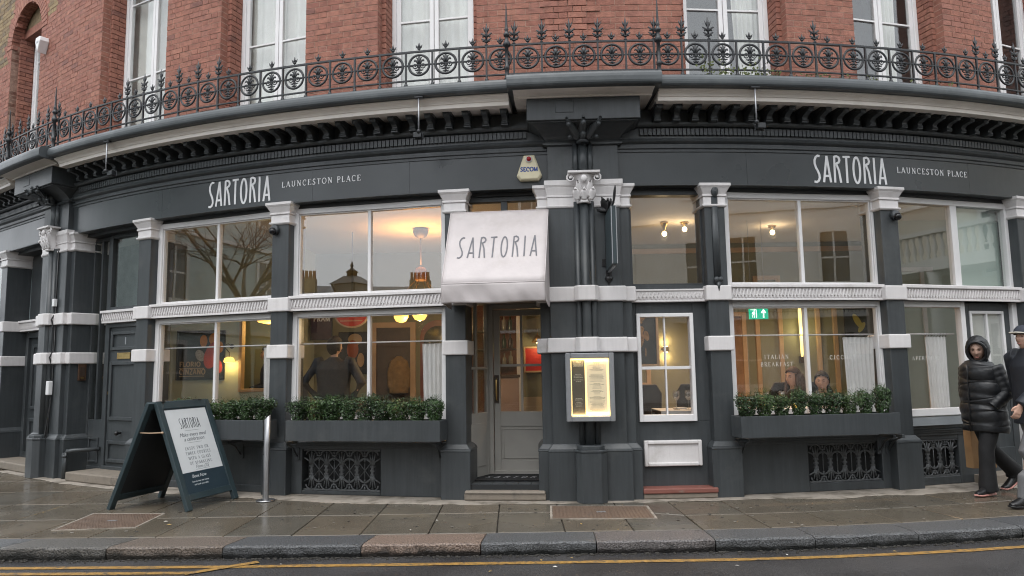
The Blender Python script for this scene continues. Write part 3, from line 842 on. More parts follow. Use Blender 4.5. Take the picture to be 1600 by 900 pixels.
def transom(tha, thb, y=.05, name='transom'):
    tm = (tha + thb) / 2; X = T(tm); hw = (R0 - y) * math.sin(R((thb - tha) / 2))
    mb = MB(); mb.box(-hw, hw, y + .03, .34, 2.168, 2.338); mb.box(-hw, hw, y, .3, 2.318, 2.352); mb.box(-hw, hw, y + .012, .3, 2.168, 2.19)
    o = mb.build(name, M['white'], bld, X, .003)
    ornament(X, -hw + .01, hw - .01, 2.205, 2.302, y + .012, o)
    return o
def shop_window(tha, thb, zbot, xm=0.0, lower=True):
    tm = (tha + thb) / 2; X = T(tm); hw = (R0 - .16) * math.sin(R((thb - tha) / 2))
    out = []
    for z0, z1 in (((2.352, 3.445), (zbot, 2.168)) if lower else ((2.352, 3.445),)):
        mb = MB()
        up = z0 > 2
        rect_frame(mb, -hw, hw, z0, z1, .068, .15, .24, .02 if up else .09)
        rect_frame(mb, -hw + .07, hw - .07, z0 + (.021 if up else .09), z1 - .069, .014, .168, .235)
        o = mb.build('shop_window', M['wframe'], bld, X, .004)
        zl, zh = z0 + (.02 if up else .09), z1 - .068
        MB().box(xm - .02, xm + .02, .172, .236, zl, zh).build('mullion', M['wframe'], o, X, .004)
        g_ = 'glass' if up else 'glass_low'
        pane('pane', -hw + .075, xm - .018, zl + .01, zh - .01, .20, X, o, g_); pane('pane', xm + .018, hw - .075, zl + .01, zh - .01, .2005, X, o, g_)
        out.append(o)
    return out
BAY = {'A': (-25.98, -17.6), 'B': (-16.85, -8.65), 'E': (4.5, 12.55), 'F': (13.25, 21.15), 'Z': (-60, -44.1)}
WIN = {}
for b in 'ABE':
    WIN[b] = shop_window(*BAY[b], .64)
    transom(BAY[b][0] - .1, BAY[b][1] + .1)
# window bay with a narrow light and a glazed door beyond the walkers
tm = sum(BAY['F']) / 2; X = T(tm); hw = (R0 - .16) * math.sin(R((BAY['F'][1] - BAY['F'][0]) / 2))
mb = MB(); rect_frame(mb, -hw, hw, 2.352, 3.445, .07, .15, .24, .02)
wF = mb.build('shop_window', M['wframe'], bld, X, .004)
xs_ = (17.45 - tm) * R0 * R(1)
MB().box(xs_ - .05, xs_ + .05, .16, .24, 2.37, 3.378).build('mullion', M['wframe'], wF, X, .004)
pane('pane', -hw + .07, xs_ - .05, 2.37, 3.378, .20, X, wF); pane('pane', xs_ + .05, hw - .07, 2.37, 3.378, .2005, X, wF)
transom(BAY['F'][0] - .1, BAY['F'][1] + .1)
mb = MB(); rect_frame(mb, -hw, xs_ + .045, .80, 2.168, .07, .15, .24, .085)
wF2 = mb.build('shop_window', M['wframe'], bld, X, .004)
pane('pane', -hw + .07, xs_ - .02, .88, 2.10, .20, X, wF2, 'glass_low')
mb = MB(); mb.frust((-hw, xs_ + .04, .02, .2, .70), (-hw, xs_ + .04, .10, .2, .79)); mb.box(-hw, xs_ + .04, .06, .2, .66, .70)
mb.build('window_sill', M['lead'], bld, X, .004)
# glazed side door
xd0, xd1 = xs_ + .05, hw - .09
mb = MB(); mb.box(hw - .09, hw, .14, .24, .05, 2.168); wj = mb.build('door_post', M['wframe'], bld, X, .004)
mb = MB(); rect_frame(mb, xd0, xd1, .10, 2.16, .1, .19, .24, .28); mb.box(xd0 + .1, xd1 - .1, .2, .235, .36, .98)
dr = mb.build('side_door', M['grey'], bld, X, .004)
mb = MB(); rect_frame(mb, xd0 + .1, xd1 - .1, .98, 2.06, .035, .18, .235); mb.box((xd0 + xd1) / 2 - .015, (xd0 + xd1) / 2 + .015, .185, .23, 1.0, 2.03)
mb.build('glazing_frame', M['wframe'], dr, X, .003)
pane('pane', xd0 + .13, xd1 - .13, 1.0, 2.03, .21, X, dr)
MB().box(xd0 + .12, xd1 - .12, .222, .23, .99, 2.04).build('blind', M['cloth'], dr, X)
MB().lathe([(.012, 0), (.012, .03), (.026, .035), (.026, .05), (.01, .055)], 10, 0, Matrix.Translation((xd1 - .05, .19, 1.05)) @ Matrix.Rotation(R(90), 4, 'X')).build('door_knob', M['brass'], dr, X)
MB().box(xs_ - .1, hw + .1, -.05, .3, .0, .10).build('door_step', M['stone'], bld, X, .01, 2)
# small window beside the central pier
X = T(1.75); mb = MB()
mb.box(-.44, .44, .12, .22, .0, .82); mb.box(-.44, -.385, .12, .22, .82, 2.16); mb.box(.265, .44, .12, .22, .82, 2.16); mb.box(-.385, .265, .121, .22, 2.035, 2.16)
mb.build('wall_panel', M['grey'], bld, X, .004)
mb = MB(); mb.box(-.44, .44, .06, .3, 2.178, 2.285); mb.box(-.44, .44, .045, .3, 2.285, 2.305); mb.box(-.44, .44, .05, .3, 2.16, 2.18)
tr = mb.build('transom', M['white'], bld, X, .003); ornament(X, -.43, .43, 2.195, 2.27, .044, tr)
MB().box(-.44, .44, .09, .3, 2.306, 2.355).build('transom_sill', M['grey'], tr, X, .003)
mb = MB(); rect_frame(mb, -.45, .45, 2.356, 3.46, .05, .12, .24, .02)
w = mb.build('shop_window', M['grey'], bld, X, .004); pane('pane', -.41, .41, 2.37, 3.42, .19, X, w)
mb = MB(); rect_frame(mb, -.384, .264, .822, 2.034, .042, .085, .19, .075)
w = mb.build('sash_window', M['wframe'], bld, X, .004)
mb = MB(); mb.box(-.34, .22, .12, .17, 1.40, 1.435); mb.build('meeting_rail', M['wframe'], w, X, .003)
MB().box(-.069, -.051, .121, .171, .897, 1.40).build('glazing_bar', M['wframe'], w, X, .002); MB().box(-.069, -.051, .121, .171, 1.435, 1.992).build('glazing_bar', M['wframe'], w, X, .002)
for x0, x1 in ((-.342, -.069), (-.051, .222)):
    pane('pane', x0, x1, .897, 1.40, .14, X, w, 'glass_low'); pane('pane', x0, x1, 1.435, 1.992, .141, X, w, 'glass_low')
mb = MB(); mb.box(-.345, .30, .098, .125, .335, .615)
pl = mb.build('plaque', M['white'], bld, X, .004)
mb = MB(); rect_frame(mb, -.345, .30, .335, .615, .04, .075, .1); mb.build('plaque_moulding', M['white'], pl, X, .01, 2)
MB().box(-.395, .415, -.055, .13, .008, .062).build('step_base', M['stone'], bld, X, .008); MB().box(-.40, .42, -.07, .13, .063, .118).build('red_step', M['redstep'], bld, X, .012, 2)
# entrance: recessed door under the awning
X = T(-6.0); YD = .72
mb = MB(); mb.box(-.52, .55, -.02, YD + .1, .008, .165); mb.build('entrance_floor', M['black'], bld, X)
mb = MB(); mb.box(-.44, .46, -.09, .14, .0082, .085); mb.frust((-.44, .46, -.11, .14, .085), (-.43, .45, -.08, .14, .112)); mb.build('entrance_step', M['stone'], bld, X, .015, 2)
tl = MB()
for i in range(6): tl.box(-.43 + i * .145, -.43 + i * .145 + .139, -.005, .17, .165, .172)
tl.build('threshold_tiles', M['grey'], bld, X, .003)
# splayed glazed screen on the left, door leaf, transom light over
a, b = Vector((-.50, .16, 0)), Vector((-.255, YD - .03, 0))
L_ = (b - a).length; XS = X @ Matrix.Translation(a) @ Matrix.Rotation(math.atan2(b.y - a.y, b.x - a.x), 4, 'Z')
mb = MB(); rect_frame(mb, 0, L_, .17, 2.3, .07, -.02, .03, .75); mb.box(.07, L_ - .07, -.015, .025, 1.43, 1.46); mb.box(L_ / 2 - .02, L_ / 2 + .02, -.015, .025, .92, 2.22); mb.box(.12, L_ - .12, -.03, -.019, .3, .8)
scr = mb.build('entrance_screen', M['doorgrey'], bld, XS, .004); pane('pane', .07, L_ - .07, .92, 2.23, 0, XS, scr)
mb = MB(); rect_frame(mb, -.255, .62, .17, 2.22, .055, YD - .06, YD + .06); mb.box(-.50, .62, .1, YD + .06, 2.222, 2.26)
mb.build('door_frame', M['doorgrey'], bld, X, .004)
mb = MB(); rect_frame(mb, -.195, .56, .20, 2.155, .075, YD - .025, YD + .02, .14); mb.box(-.12, .485, YD - .024, YD + .02, .74, .92); mb.box(-.12, .485, YD - .012, YD + .015, .34, .74)
rect_frame(mb, -.10, .465, .36, .72, .018, YD - .022, YD - .01)
door = mb.build('entrance_door', M['doorgrey'], bld, X, .003)
MB().box(.145 - .014, .145 + .014, YD - .02, YD + .015, .92, 2.08).build('glazing_bar', M['doorgrey'], door, X, .002)
MB().box(-.12, .485, YD - .019, YD + .014, 1.46, 1.49).build('glazing_bar', M['doorgrey'], door, X, .002)
pane('pane', -.12, .485, .92, 2.08, YD - .003, X, door, 'glass_low')
MB().box(-.19, -.135, YD - .034, YD - .025, 1.02, 1.36).build('push_plate', M['dwood'], door, X, .003)
MB().tube([(-.162, YD - .034, 1.05), (-.162, YD - .075, 1.07), (-.162, YD - .075, 1.30), (-.162, YD - .034, 1.32)], .009, 8).build('handle', M['brass'], door, X)
mb = MB(); rect_frame(mb, -.47, .47, 2.26, 3.46, .07, .16, .26); mb.box(-.02, .055, .17, .25, 2.33, 3.40)
w = mb.build('transom_light', M['grey'], bld, X, .003); pane('pane', -.40, -.02, 2.33, 3.39, .2, X, w); pane('pane', .055, .40, 2.33, 3.39, .2005, X, w)
mat_root = empty('door_mat', 'black door mat with pale lettering inside the recessed entrance', 'mat', X @ Matrix.Translation((0, .4, .175)))
MB().box(-.42, .46, .20, .66, .173, .186).build('mat', pm('mat_fibre', (.012, .012, .013), .95, .3, 60, .6, 200), mat_root, X, .004)
mb = MB(); st, w_ = layout('SARTORIA', 'tall', space=.28, w=.09)
ribbons(mb, st, lambda u, v, hh: X @ Vector((-.27 + u * .17 + v * .03, .36 + v * .115, .1862 + hh)), .0006)
mb.build('mat_lettering', pm('mat_print', (.30, .30, .31), .9), mat_root)
# door between the left pier and the next pilaster
X = T(-29.6); Y3 = .32
mb = MB(); rect_frame(mb, -.42, .62, .10, 2.166, .06, Y3 - .05, Y3 + .05)
fr = mb.build('door_frame', M['grey'], bld, X, .004)
mb = MB(); mb.box(-.42, .40, Y3 - .02, Y3 + .03, .11, 2.12)
for z0, z1 in ((1.78, 2.05), (.80, 1.62), (.22, .52)):
    rect_frame(mb, -.32, .30, z0, z1, .05, Y3 - .05, Y3 - .018)
mb.box(-.40, .39, Y3 - .06, Y3 - .02, .10, .17)
d1 = mb.build('panelled_door', M['grey'], bld, X, .006)
mb = MB(); rect_frame(mb, -.17, .13, 1.655, 1.745, .018, Y3 - .036, Y3 - .02); mb.box(-.15, .11, Y3 - .03, Y3 - .02, 1.67, 1.73); mb.build('letter_box', M['brass'], d1, X, .003)
mb = MB(); mb.ball((-.02, Y3 - .085, .63), .032, 12); mb.tube([(-.02, Y3 - .02, .63), (-.02, Y3 - .07, .63)], .014, 8); mb.build('door_knob', M['blackp'], d1, X)
MB().lathe([(.022, 0), (.022, .012)], 12, 0, Matrix.Translation((-.35, Y3 - .02, 1.18)) @ Matrix.Rotation(R(90), 4, 'X')).build('lock', M['brass'], d1, X)
MB().box(-.012, .012, Y3 - .024, Y3 - .019, 1.86, 1.96).build('door_number', M['silver'], d1, X)
# side light and panelling left of that door
mb = MB(); rect_frame(mb, -.86, -.42, .10, 3.44, .05, Y3 - .04, Y3 + .05); mb.box(-.81, -.47, Y3 - .03, Y3 + .04, .12, .80); rect_frame(mb, -.76, -.52, .2, .55, .03, Y3 - .05, Y3 - .03)
sl = mb.build('side_light', M['grey'], bld, X, .004)
MB().box(-.66, -.62, Y3 - .03, Y3 + .03, .8, 3.4).build('mullion', M['grey'], sl, X); pane('pane', -.81, -.47, .8, 3.39, Y3, X, sl)
mb = MB(); rect_frame(mb, -.42, .62, 2.34, 3.46, .06, Y3 - .05, Y3 + .05)
w = mb.build('transom_light', M['grey'], bld, X, .004); pane('pane', -.36, .56, 2.4, 3.4, Y3 - .01, X, w); 
mb = MB(); mb.box(-.44, .66, Y3 - .12, Y3 + .05, 2.168, 2.338); mb.box(-.44, .66, Y3 - .15, Y3 + .05, 2.31, 2.345)
o = mb.build('transom', M['white'], bld, X, .003); ornament(X, -.42, .6, 2.205, 2.30, Y3 - .135, o)
MB().box(-.55, .72, -.14, Y3 + .05, .008, .125).build('door_step', M['stone'], bld, X, .015, 2)
# bay beyond the left pier (continues out of view)
X = T(-40.3)
mb = MB(); mb.box(-.70, .62, .36, .46, .1, 3.46)
mb.build('wall_panel', M['grey'], bld, X)
mb = MB(); mb.box(-.70, .62, .22, .37, 2.168, 2.338); mb.box(-.70, .62, .19, .36, 2.31, 2.345); o = mb.build('transom', M['white'], bld, X, .003); ornament(X, -.68, .6, 2.205, 2.30, .205, o)
mb = MB(); rect_frame(mb, -.66, .58, .12, 2.15, .09, .31, .37); rect_frame(mb, -.45, .40, .9, 1.95, .05, .33, .37); rect_frame(mb, -.45, .40, .2, .75, .05, .33, .37)
mb.build('panelled_door', M['grey'], bld, X, .005)
MB().box(-.85, .75, -.10, .37, .008, .125).build('door_step', M['stone'], bld, X, .015, 2)
X = T(-46.6)
for z0, z1 in ((2.352, 3.445), (.86, 2.168)):
    mb = MB(); rect_frame(mb, -.62, .62, z0, z1, .07, .2, .28); w = mb.build('shop_window', M['wframe'], bld, X); pane('pane', -.56, .56, z0 + .06, z1 - .06, .24, X, w)
MB().box(-.65, .65, .1, .3, 2.168, 2.338).build('transom', M['white'], bld, X); MB().box(-.65, .65, .12, .3, .008, .82).build('stall_riser', M['grey'], bld, X)
# stall risers
def riser(tha, thb, ztop, openings, y=.10):
    tm = (tha + thb) / 2; X = T(tm); hw = (R0 - y) * math.sin(R((thb - tha) / 2))
    mb = MB(); cur = -hw
    for t0, t1, z0, z1 in openings:
        x0, x1 = (t0 - tm) * R0 * R(1), (t1 - tm) * R0 * R(1)
        mb.box(cur, x0, y, y + .14, .008, ztop); mb.box(x0, x1, y + .001, y + .14, .008, z0); mb.box(x0, x1, y + .001, y + .14, z1, ztop); cur = x1
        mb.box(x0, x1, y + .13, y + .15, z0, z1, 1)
    mb.box(cur, hw, y, y + .14, .008, ztop)
    o = mb.build('stall_riser', [M['grey'], M['black']], bld, X, .005)
    m2 = MB(); m2.box(-hw, hw, y - .035, y + .02, ztop - .045, ztop - .02); m2.box(-hw, hw, y - .02, y + .02, ztop - .075, ztop - .045); m2.box(-hw, hw, y - .05, y + .14, ztop - .02, ztop)
    m2.build('ledge', M['grey'], o, X, .004)
    m2 = MB(); m2.box(-hw, hw, y - .015, y + .02, .008, .09); m2.build('skirting', M['grey'], o, X, .006) if not openings else None
    return o, X, tm
G_B = (-16.02, -11.98, .05, .525); G_E = (8.05, 11.75, .10, .535); G_F = (14.05, 16.25, .10, .53)
riser(BAY['A'][0] - .1, BAY['A'][1] + .1, .62, [])
rB = riser(BAY['B'][0] - .1, BAY['B'][1] + .1, .62, [G_B])
rE = riser(BAY['E'][0] - .1, BAY['E'][1] + .1, .625, [G_E])
rF = riser(BAY['F'][0] - .1, 17.7, .655, [G_F])
def bow(cx, cz, rx, rz, a0, a1, n=8): return [(cx + rx * math.cos(R(a0 + (a1 - a0) * i / n)), 0, cz + rz * math.sin(R(a0 + (a1 - a0) * i / n))) for i in range(n + 1)]
def grille(th0, th1, z0, z1, ncol, cross, y, parent):
    tm = (th0 + th1) / 2; X = T(tm, -y); W = (th1 - th0) * R0 * R(1) - .02
    H = z1 - z0; s = W / ncol; zc = (z0 + z1) / 2; mb = MB(); fl = .7
    r_ = .0082
    up = (0, -1, 0)
    def t_(p, r=r_): mb.tube(p, r, 5, up=up)
    for i in range(ncol):
        x = -W / 2 + s * (i + .5)
        for sg in (1, -1):                       # fans above and below the collared baluster
            t_([(x, 0, zc + sg * .05), (x, 0, zc + sg * H * .42)])
            for k in (-1, 1):
                t_([(x + k * .006, 0, zc + sg * .05), (x + k * .018, 0, zc + sg * H * .24), (x + k * .036, 0, zc + sg * H * .40)], .0085)
                t_([(x + k * .012, 0, zc + sg * .055), (x + k * .03, 0, zc + sg * .10), (x + k * s * .5, 0, zc + sg * H * .29)], .0085)
            mb.ball((x, 0, zc + sg * H * .42), (.011, .008, .016), 6)
            t_(bow(x, zc + sg * H * .36, s * .37, H * .12, 0 if sg > 0 else 180, 180 if sg > 0 else 360), .0092)
        for dz in (-.046, 0, .046): mb.box(x - .026, x + .026, -.012, .012, zc + dz - .0085, zc + dz + .0085)
        mb.box(x - .014, x + .014, -.009, .009, zc - .05, zc + .05)
    for i in range(ncol - 1):
        x = -W / 2 + s * (i + 1)
        t_([(x, 0, zc - H * .27), (x, 0, zc + H * .27)], .0055)
        for sg in (1, -1):
            mb.ball((x, 0, zc + sg * H * .24), (.012, .009, .018), 6)
            t_(bow(x, zc + sg * H * .13, s * .40, H * .16, 0 if sg > 0 else 180, 180 if sg > 0 else 360), .0095)
            mb.box(x - .03, x + .03, -.008, .008, zc + sg * H * .345 - .006, zc + sg * H * .345 + .006)
            mb.ball((x, 0, zc + sg * H * .42), (.013, .009, .02), 6)
            mb.ball((x, 0, zc + sg * H * .34), (.013, .011, .013), 6)
        if cross:
            for k in (-1, 1): t_([(x - k * s * .42, .004, zc - H * .2), (x + k * s * .42, .004, zc + H * .2)], .0055)
    o = mb.build('vent_grille', M['iron2'], parent, X)
    m2 = MB(); m2.box(-W / 2, W / 2, -.012, .012, z0 + .004, z0 + .02); m2.build('grille_rail', M['iron2'], o, X)
    MB().box(-W / 2, W / 2, -.012, .012, z1 - .018, z1 - .004).build('grille_rail', M['iron2'], o, X)
grille(*G_B, 5, True, .12, rB[0]); grille(*G_E, 5, False, .12, rE[0]); grille(*G_F, 3, False, .12, rF[0])
# planter brackets
for th in (-16.25, -9.0, -19.5, 4.75, 11.6, 12.05):
    X = T(th); mb = MB()
    mb.box(-.018, .018, -.20, .10, .60, .635); mb.box(-.022, .022, .06, .10, .40, .60); mb.tube([(0, -.16, .605), (0, -.05, .56), (0, .05, .45)], .012, 6)
    mb.build('bracket', M['grey'], bld, X, .003)
# ================================================================== upper storey
OPEN = [(-45.6, -40.4), (-31.75, -25.6), (-21.55, -16.15), (-12.15, -7.08), (2.87, 8.15), (11.81, 17.33), (20.91, 26.3)]
DW = -.05
ZHEAD = 7.55
wall_up = MB()
edges = [ENDL] + [v for o in OPEN for v in o] + [ENDR]
for i in range(0, len(edges), 2):
    a, b = edges[i], edges[i + 1]
    wall_up.arc([(DW - .004, 4.5), (DW - .004, 9.6), (-.46, 9.6), (-.46, 4.5)], a, b, .8)
for a, b in OPEN[1:]:
    wall_up.arc([(DW - .004, ZHEAD), (DW - .004, 9.6), (-.46, 9.6), (-.46, ZHEAD)], a, b, .8)
wall_up.arc([(DW - .004, 8.0), (DW - .004, 9.6), (-.46, 9.6), (-.46, 8.0)], *OPEN[0], .8)
wu = wall_up.build('upper_wall', M['mortar'], bld)
BL, BH, BHD, J = .215, .065, .1025, .0095
PITCH_Z = BH + J
deg = 1 / (R0 * R(1))
def ztop(th): return min(9.0, 5.98 + .0014 * (th + 1.6) ** 2)
def arch_cut(th, z):
    x = (th + 43.0) * R0 * R(1)
    return z > 7.2 and math.hypot(x, z - 7.2) < .66
full = []; rest = []
rb = random.Random(11)
course = 0; z = 4.66
def brick_kind(th, z):
    if (th < -45.7 and z > 6.9 and math.hypot((th + 43.0) * R0 * R(1), z - 7.2) > .9) or (-39.7 < th < -38.4 and z > 7.3): return 'y'
    return 'r'
while z < 9.0:
    th = ENDL + (.0 if course % 2 else .16875 * deg)
    k = 0
    while th < 30:
        ln = BL if k % 2 == 0 else BHD
        t0, t1 = th, th + ln * deg
        th = t1 + J * deg; k += 1
        for a, b in OPEN:                     # no slivers against a jamb
            if 0 < a - t1 < .05 * deg: t1 = a
            if 0 < t0 - b < .05 * deg: t0 = b
        tc = (t0 + t1) / 2
        if z > ztop(tc): continue
        if z < 4.75 and tc > -30: continue
        seg = [(t0, t1)]
        cut = abs((t1 - t0) / deg - ln) > .001
        for a, b in OPEN:
            if a == -45.6 and z > 7.16: continue
            ns = []
            for s0, s1 in seg:
                if s1 <= a or s0 >= b: ns.append((s0, s1)); continue
                cut = True
                if s0 < a: ns.append((s0, a))
                if s1 > b: ns.append((b, s1))
            seg = ns
        if z > 7.16 and arch_cut(tc, z + BH / 2): continue
        if t0 < TS < t1: cut = True
        proud = rb.uniform(-.0025, .0025) + (.012 if -3.9 < tc < -1.5 else 0)
        for s0, s1 in seg:
            if (s1 - s0) / deg < .049: continue
            # bricks at a jamb run deep so that the reveal shows their ends
            near = any(abs(s0 - b) < .02 or abs(s1 - a) < .02 for a, b in OPEN)
            rec = (s0, s1, z, ln if not cut else None, proud, near, brick_kind(tc, z))
            (rest if cut or near else full).append(rec)
    z += PITCH_Z; course += 1
camv = Vector((0, 0, 1.445))
full.sort(key=lambda r_: (FP((r_[0] + r_[1]) / 2, DW, r_[2]) - camv).length + (100 if r_[2] < 4.9 + .0002 * (r_[0] + 2) ** 2 or r_[6] == 'y' else 0))
bmesh_cache = {}
def pickmat(kind):
    return rb.choice([0, 0, 0, 0, 1, 1, 1, 2, 2, 4, 4, 4, 3, 5, 6] if rb.random() < .5 else [0, 0, 1, 2, 4]) if kind == 'r' else rb.randrange(3)
for r_ in full[:300]:
    mi = pickmat('r'); key = (r_[3], mi)
    if key not in bmesh_cache:
        m_ = MB(); m_.box(-r_[3] / 2, r_[3] / 2, 0, .09, 0, BH)
        bmesh_cache[key] = m_.mesh('brick', BR[mi])
    o = link('brick', bmesh_cache[key], wu, T((r_[0] + r_[1]) / 2, DW + r_[4], r_[2]) @ Matrix.Rotation(rb.uniform(-.006, .006), 4, 'Y'))
mb = MB()
for s0, s1, z_, ln, proud, near, kd in full[300:] + rest:
    hl = (s1 - s0) / deg / 2
    mi = pickmat(kd) + (0 if kd == 'r' else len(BR))
    mb.box(-hl, hl, 0, .115 if near else .08, 0, BH, mi, T((s0 + s1) / 2, DW + proud, z_))
# second, narrower order of brickwork inside each opening
ins = .06
for a, b in OPEN:
    z_ = 4.66; c_ = 0
    while z_ < min(ztop((a + b) / 2) + .1, 7.5):
        for th, sg in ((a, 1), (b, -1)):
            x0, x1 = (-.02, ins) if sg > 0 else (-ins, .02)
            y0 = .118
            for y1 in ((.335, .44) if c_ % 2 else (.22, .44)):
                mb.box(x0, x1, y0, y1 - .008, z_, z_ + BH, pickmat('r'), T(th, DW)); y0 = y1
        z_ += PITCH_Z; c_ += 1
# arch over the far left window: ring of rubbed bricks
Xa = T(-43.0, DW)
for i in range(30):
    a0, a1 = R(180 * i / 30 + .5), R(180 * (i + 1) / 30 - .5)
    P = [(-.645 * math.cos(a0), 7.2 + .645 * math.sin(a0)), (-.645 * math.cos(a1), 7.2 + .645 * math.sin(a1)), (-.86 * math.cos(a1), 7.2 + .86 * math.sin(a1)), (-.86 * math.cos(a0), 7.2 + .86 * math.sin(a0))]
    mb.prism(P, -.008, .16, rb.choice([0, 2, 5]), Xa)
brest = mb.build('brick_facing', BR + BY, wu, kind='stuff')
mb = MB(); mb.box(-.66, .66, .17, .42, 7.42, 7.56, 0, Xa); mb.prism([(-.66, 7.56), (.66, 7.56), (.66, 7.25), (.70, 7.9), (-.70, 7.9)][:2] + [(.62, 7.9), (-.62, 7.9)], .18, .40, 1, Xa)
mb.build('arch_infill', [BR[0], BY[1]], wu)
def curtain_mesh(x0, x1, z0, z1, y, folds, amp, taper=0.0, seed=1, sheer=False):
    rr = random.Random(seed); n = folds * 8; m = 10
    ph = [rr.uniform(-.5, .5) for _ in range(folds + 2)]
    vs = []; fs = []
    for j in range(m + 1):
        v = j / m
        for i in range(n + 1):
            u = i / n
            xx = x0 + (x1 - x0) * u
            xx += taper * (1 - v) * (0.5 - u) * (x1 - x0)
            a = amp * (1 - .45 * v) * math.sin(2 * PI * folds * u + ph[int(u * folds)] * (1 - v))
            vs.append((xx, y + a, z0 + (z1 - z0) * v))
    for j in range(m):
        for i in range(n):
            a = j * (n + 1) + i
            fs.append((a, a + 1, a + n + 2, a + n + 1))
    mb = MB(); mb.add(vs, fs, smooth=True)
    return mb
M['net'] = pm('net_curtain', (.78, .77, .72), .9, .04, 6)
M['curt_o'] = pm('ochre_lining', (.42, .30, .12), .9, .08, 6)
M['room'] = pm('upstairs_room', (.20, .20, .195), .9, .05, 2)
gl_names = ['by the arched window far left', 'above the panelled door', 'second from the left pier', 'left of the central pier', 'right of the central pier', 'above the seated diners', 'above the walkers']
for i, (a, b) in enumerate(OPEN):
    tm = (a + b) / 2; X = T(tm, DW); hw = (R0 - .4) * math.sin(R((b - a) / 2)) - ins
    zt = 7.42 if i == 0 else ZHEAD
    mb = MB(); rect_frame(mb, -hw, hw, 4.6, zt, .055, .33, .44)
    w = mb.build('french_window', M['wframe'], bld, X, .004)
    for x0, x1 in ((-hw + .056, -.004), (.004, hw - .056)):
        mb = MB(); rect_frame(mb, x0, x1, 4.62, zt - .06, .055, .35, .40, .2); mb.box(x0 + .05, x1 - .05, .355, .395, 5.815, 5.84); mb.box(x0 + .05, x1 - .05, .356, .394, 7.0, 7.025)
        cs = mb.build('casement', M['wframe'], w, X, .003)
        pane('pane', x0 + .05, x1 - .05, 4.8, zt - .11, .375, X, cs, 'glass_up')
    mb = MB(); mb.box(-hw - .3, hw + .3, 1.6, 1.65, 4.5, 7.9); mb.box(-hw - .32, -hw - .3, .46, 1.65, 4.5, 7.9); mb.box(hw + .3, hw + .32, .46, 1.65, 4.5, 7.9); mb.box(-hw - .3, hw + .3, .46, 1.65, 7.85, 7.9); mb.box(-hw - .3, hw + .3, .46, 1.65, 4.5, 4.52)
    mb.build('upper_room', M['room'], bld, X)
    if i in (1, 2, 3):
        t_ = curtain_mesh(-hw - .05, hw + .05, 4.62, 7.5, .50, 7 if i != 1 else 6, .034, 0, i)
        t_.build('net_curtain', M['net'], None, X)
        o = bpy.context.scene.objects[list(WM)[-1]]
        tag(o, 'full width white net curtain behind the upper window ' + gl_names[i], 'curtain', 'upstairs curtains')
        if i == 3:
            o = MB().box(-.045, -.025, .46, .475, 4.63, 7.45).build('curtain_edge', M['curt_o'], o, X)
    elif i in (4, 5, 6, 0):
        x0, x1 = (.12, hw + .02) if i == 4 else ((.0, hw - .14) if i == 5 else (-hw, -.2))
        t_ = curtain_mesh(x0, x1, 4.62, 7.5, .52, 5, .035, .5 if i != 0 else 0, i)
        o = t_.build('net_curtain', M['net'], None, X)
        tag(o, 'white curtain drawn to one side behind the upper window ' + gl_names[i], 'curtain', 'upstairs curtains')
# ================================================================== cast iron balcony railing
rail = empty('balcony_railing', 'ornate black cast iron railing with rings and fleur finials along the cornice', 'railing', T(-2.1, .5, 4.6))
DR = .5
def ring_mesh():
    mb = MB(); up = (0, -1, 0)
    c = [(.118 * math.cos(2 * PI * i / 24), 0, .118 * math.sin(2 * PI * i / 24)) for i in range(24)]
    mb.tube(c, [(.0145, .010)] * 24, 6, up=up, closed=True)
    mb.tube([(0, 0, -.118), (0, 0, .118)], [(.008, .007)] * 2, 6, up=up)
    return mb.mesh('ring', M['iron'])
def palm_mesh():
    mb = MB(); up = (0, -1, 0)
    for s in (-1, 1):
        v = [(s * (.045 + .026 * math.cos(R(a)) * s * s), 0, -.012 + .026 * math.sin(R(a))) for a in range(0, 360, 40)]
        mb.tube(v, .0068, 5, up=up, closed=True)
        mb.ball((s * .045, 0, -.012), (.009, .008, .009), 6)
        mb.tube([(0, 0, .0), (s * .022, 0, .045), (s * .05, 0, .06), (s * .056, 0, .043)], [(0.0156, 0.0084), (0.0156, 0.0084), (0.0117, 0.0072), (0.0078, 0.0060)], 6, up=up)
        mb.tube([(0, 0, .03), (s * .012, 0, .075), (s * .032, 0, .09)], [(0.0130, 0.0072), (0.0130, 0.0072), (0.0052, 0.0048)], 6, up=up)
        mb.tube([(0, 0, -.04), (s * .022, 0, -.062), (s * .048, 0, -.056)], [(0.0117, 0.0072), (0.0117, 0.0072), (0.0065, 0.0060)], 6, up=up)
        mb.tube([(0, 0, -.075), (s * .018, 0, -.092), (s * .034, 0, -.085)], [(0.0104, 0.0072), (0.0104, 0.0072), (0.0052, 0.0048)], 6, up=up)
        mb.tube([(s * .07, 0, -.012), (s * .118, 0, -.005)], .005, 5, up=up)
    mb.tube([(0, 0, .02), (0, 0, .06), (0, 0, .108)], [(0.0156, 0.0096), (0.0260, 0.0108), (0.0052, 0.0048)], 6, up=up)
    mb.ball((0, 0, -.02), (.02, .011, .022), 8)
    return mb.mesh('palmette', M['iron'])
def small_finial():
    mb = MB(); up = (0, -1, 0)
    mb.tube([(0, 0, 0), (0, 0, .035)], .007, 6); mb.ball((0, 0, .035), (.02, .014, .013), 8)
    mb.tube([(0, 0, .04), (0, 0, .07), (0, 0, .112)], [(.008, .008), (.015, .01), (.002, .002)], 6, up=up)
    for s in (-1, 1):
        mb.tube([(0, 0, .035), (s * .022, 0, .058), (s * .036, 0, .085)], [(.008, .007), (.012, .007), (.002, .002)], 6, up=up)
    return mb.mesh('small_finial', M['iron'])
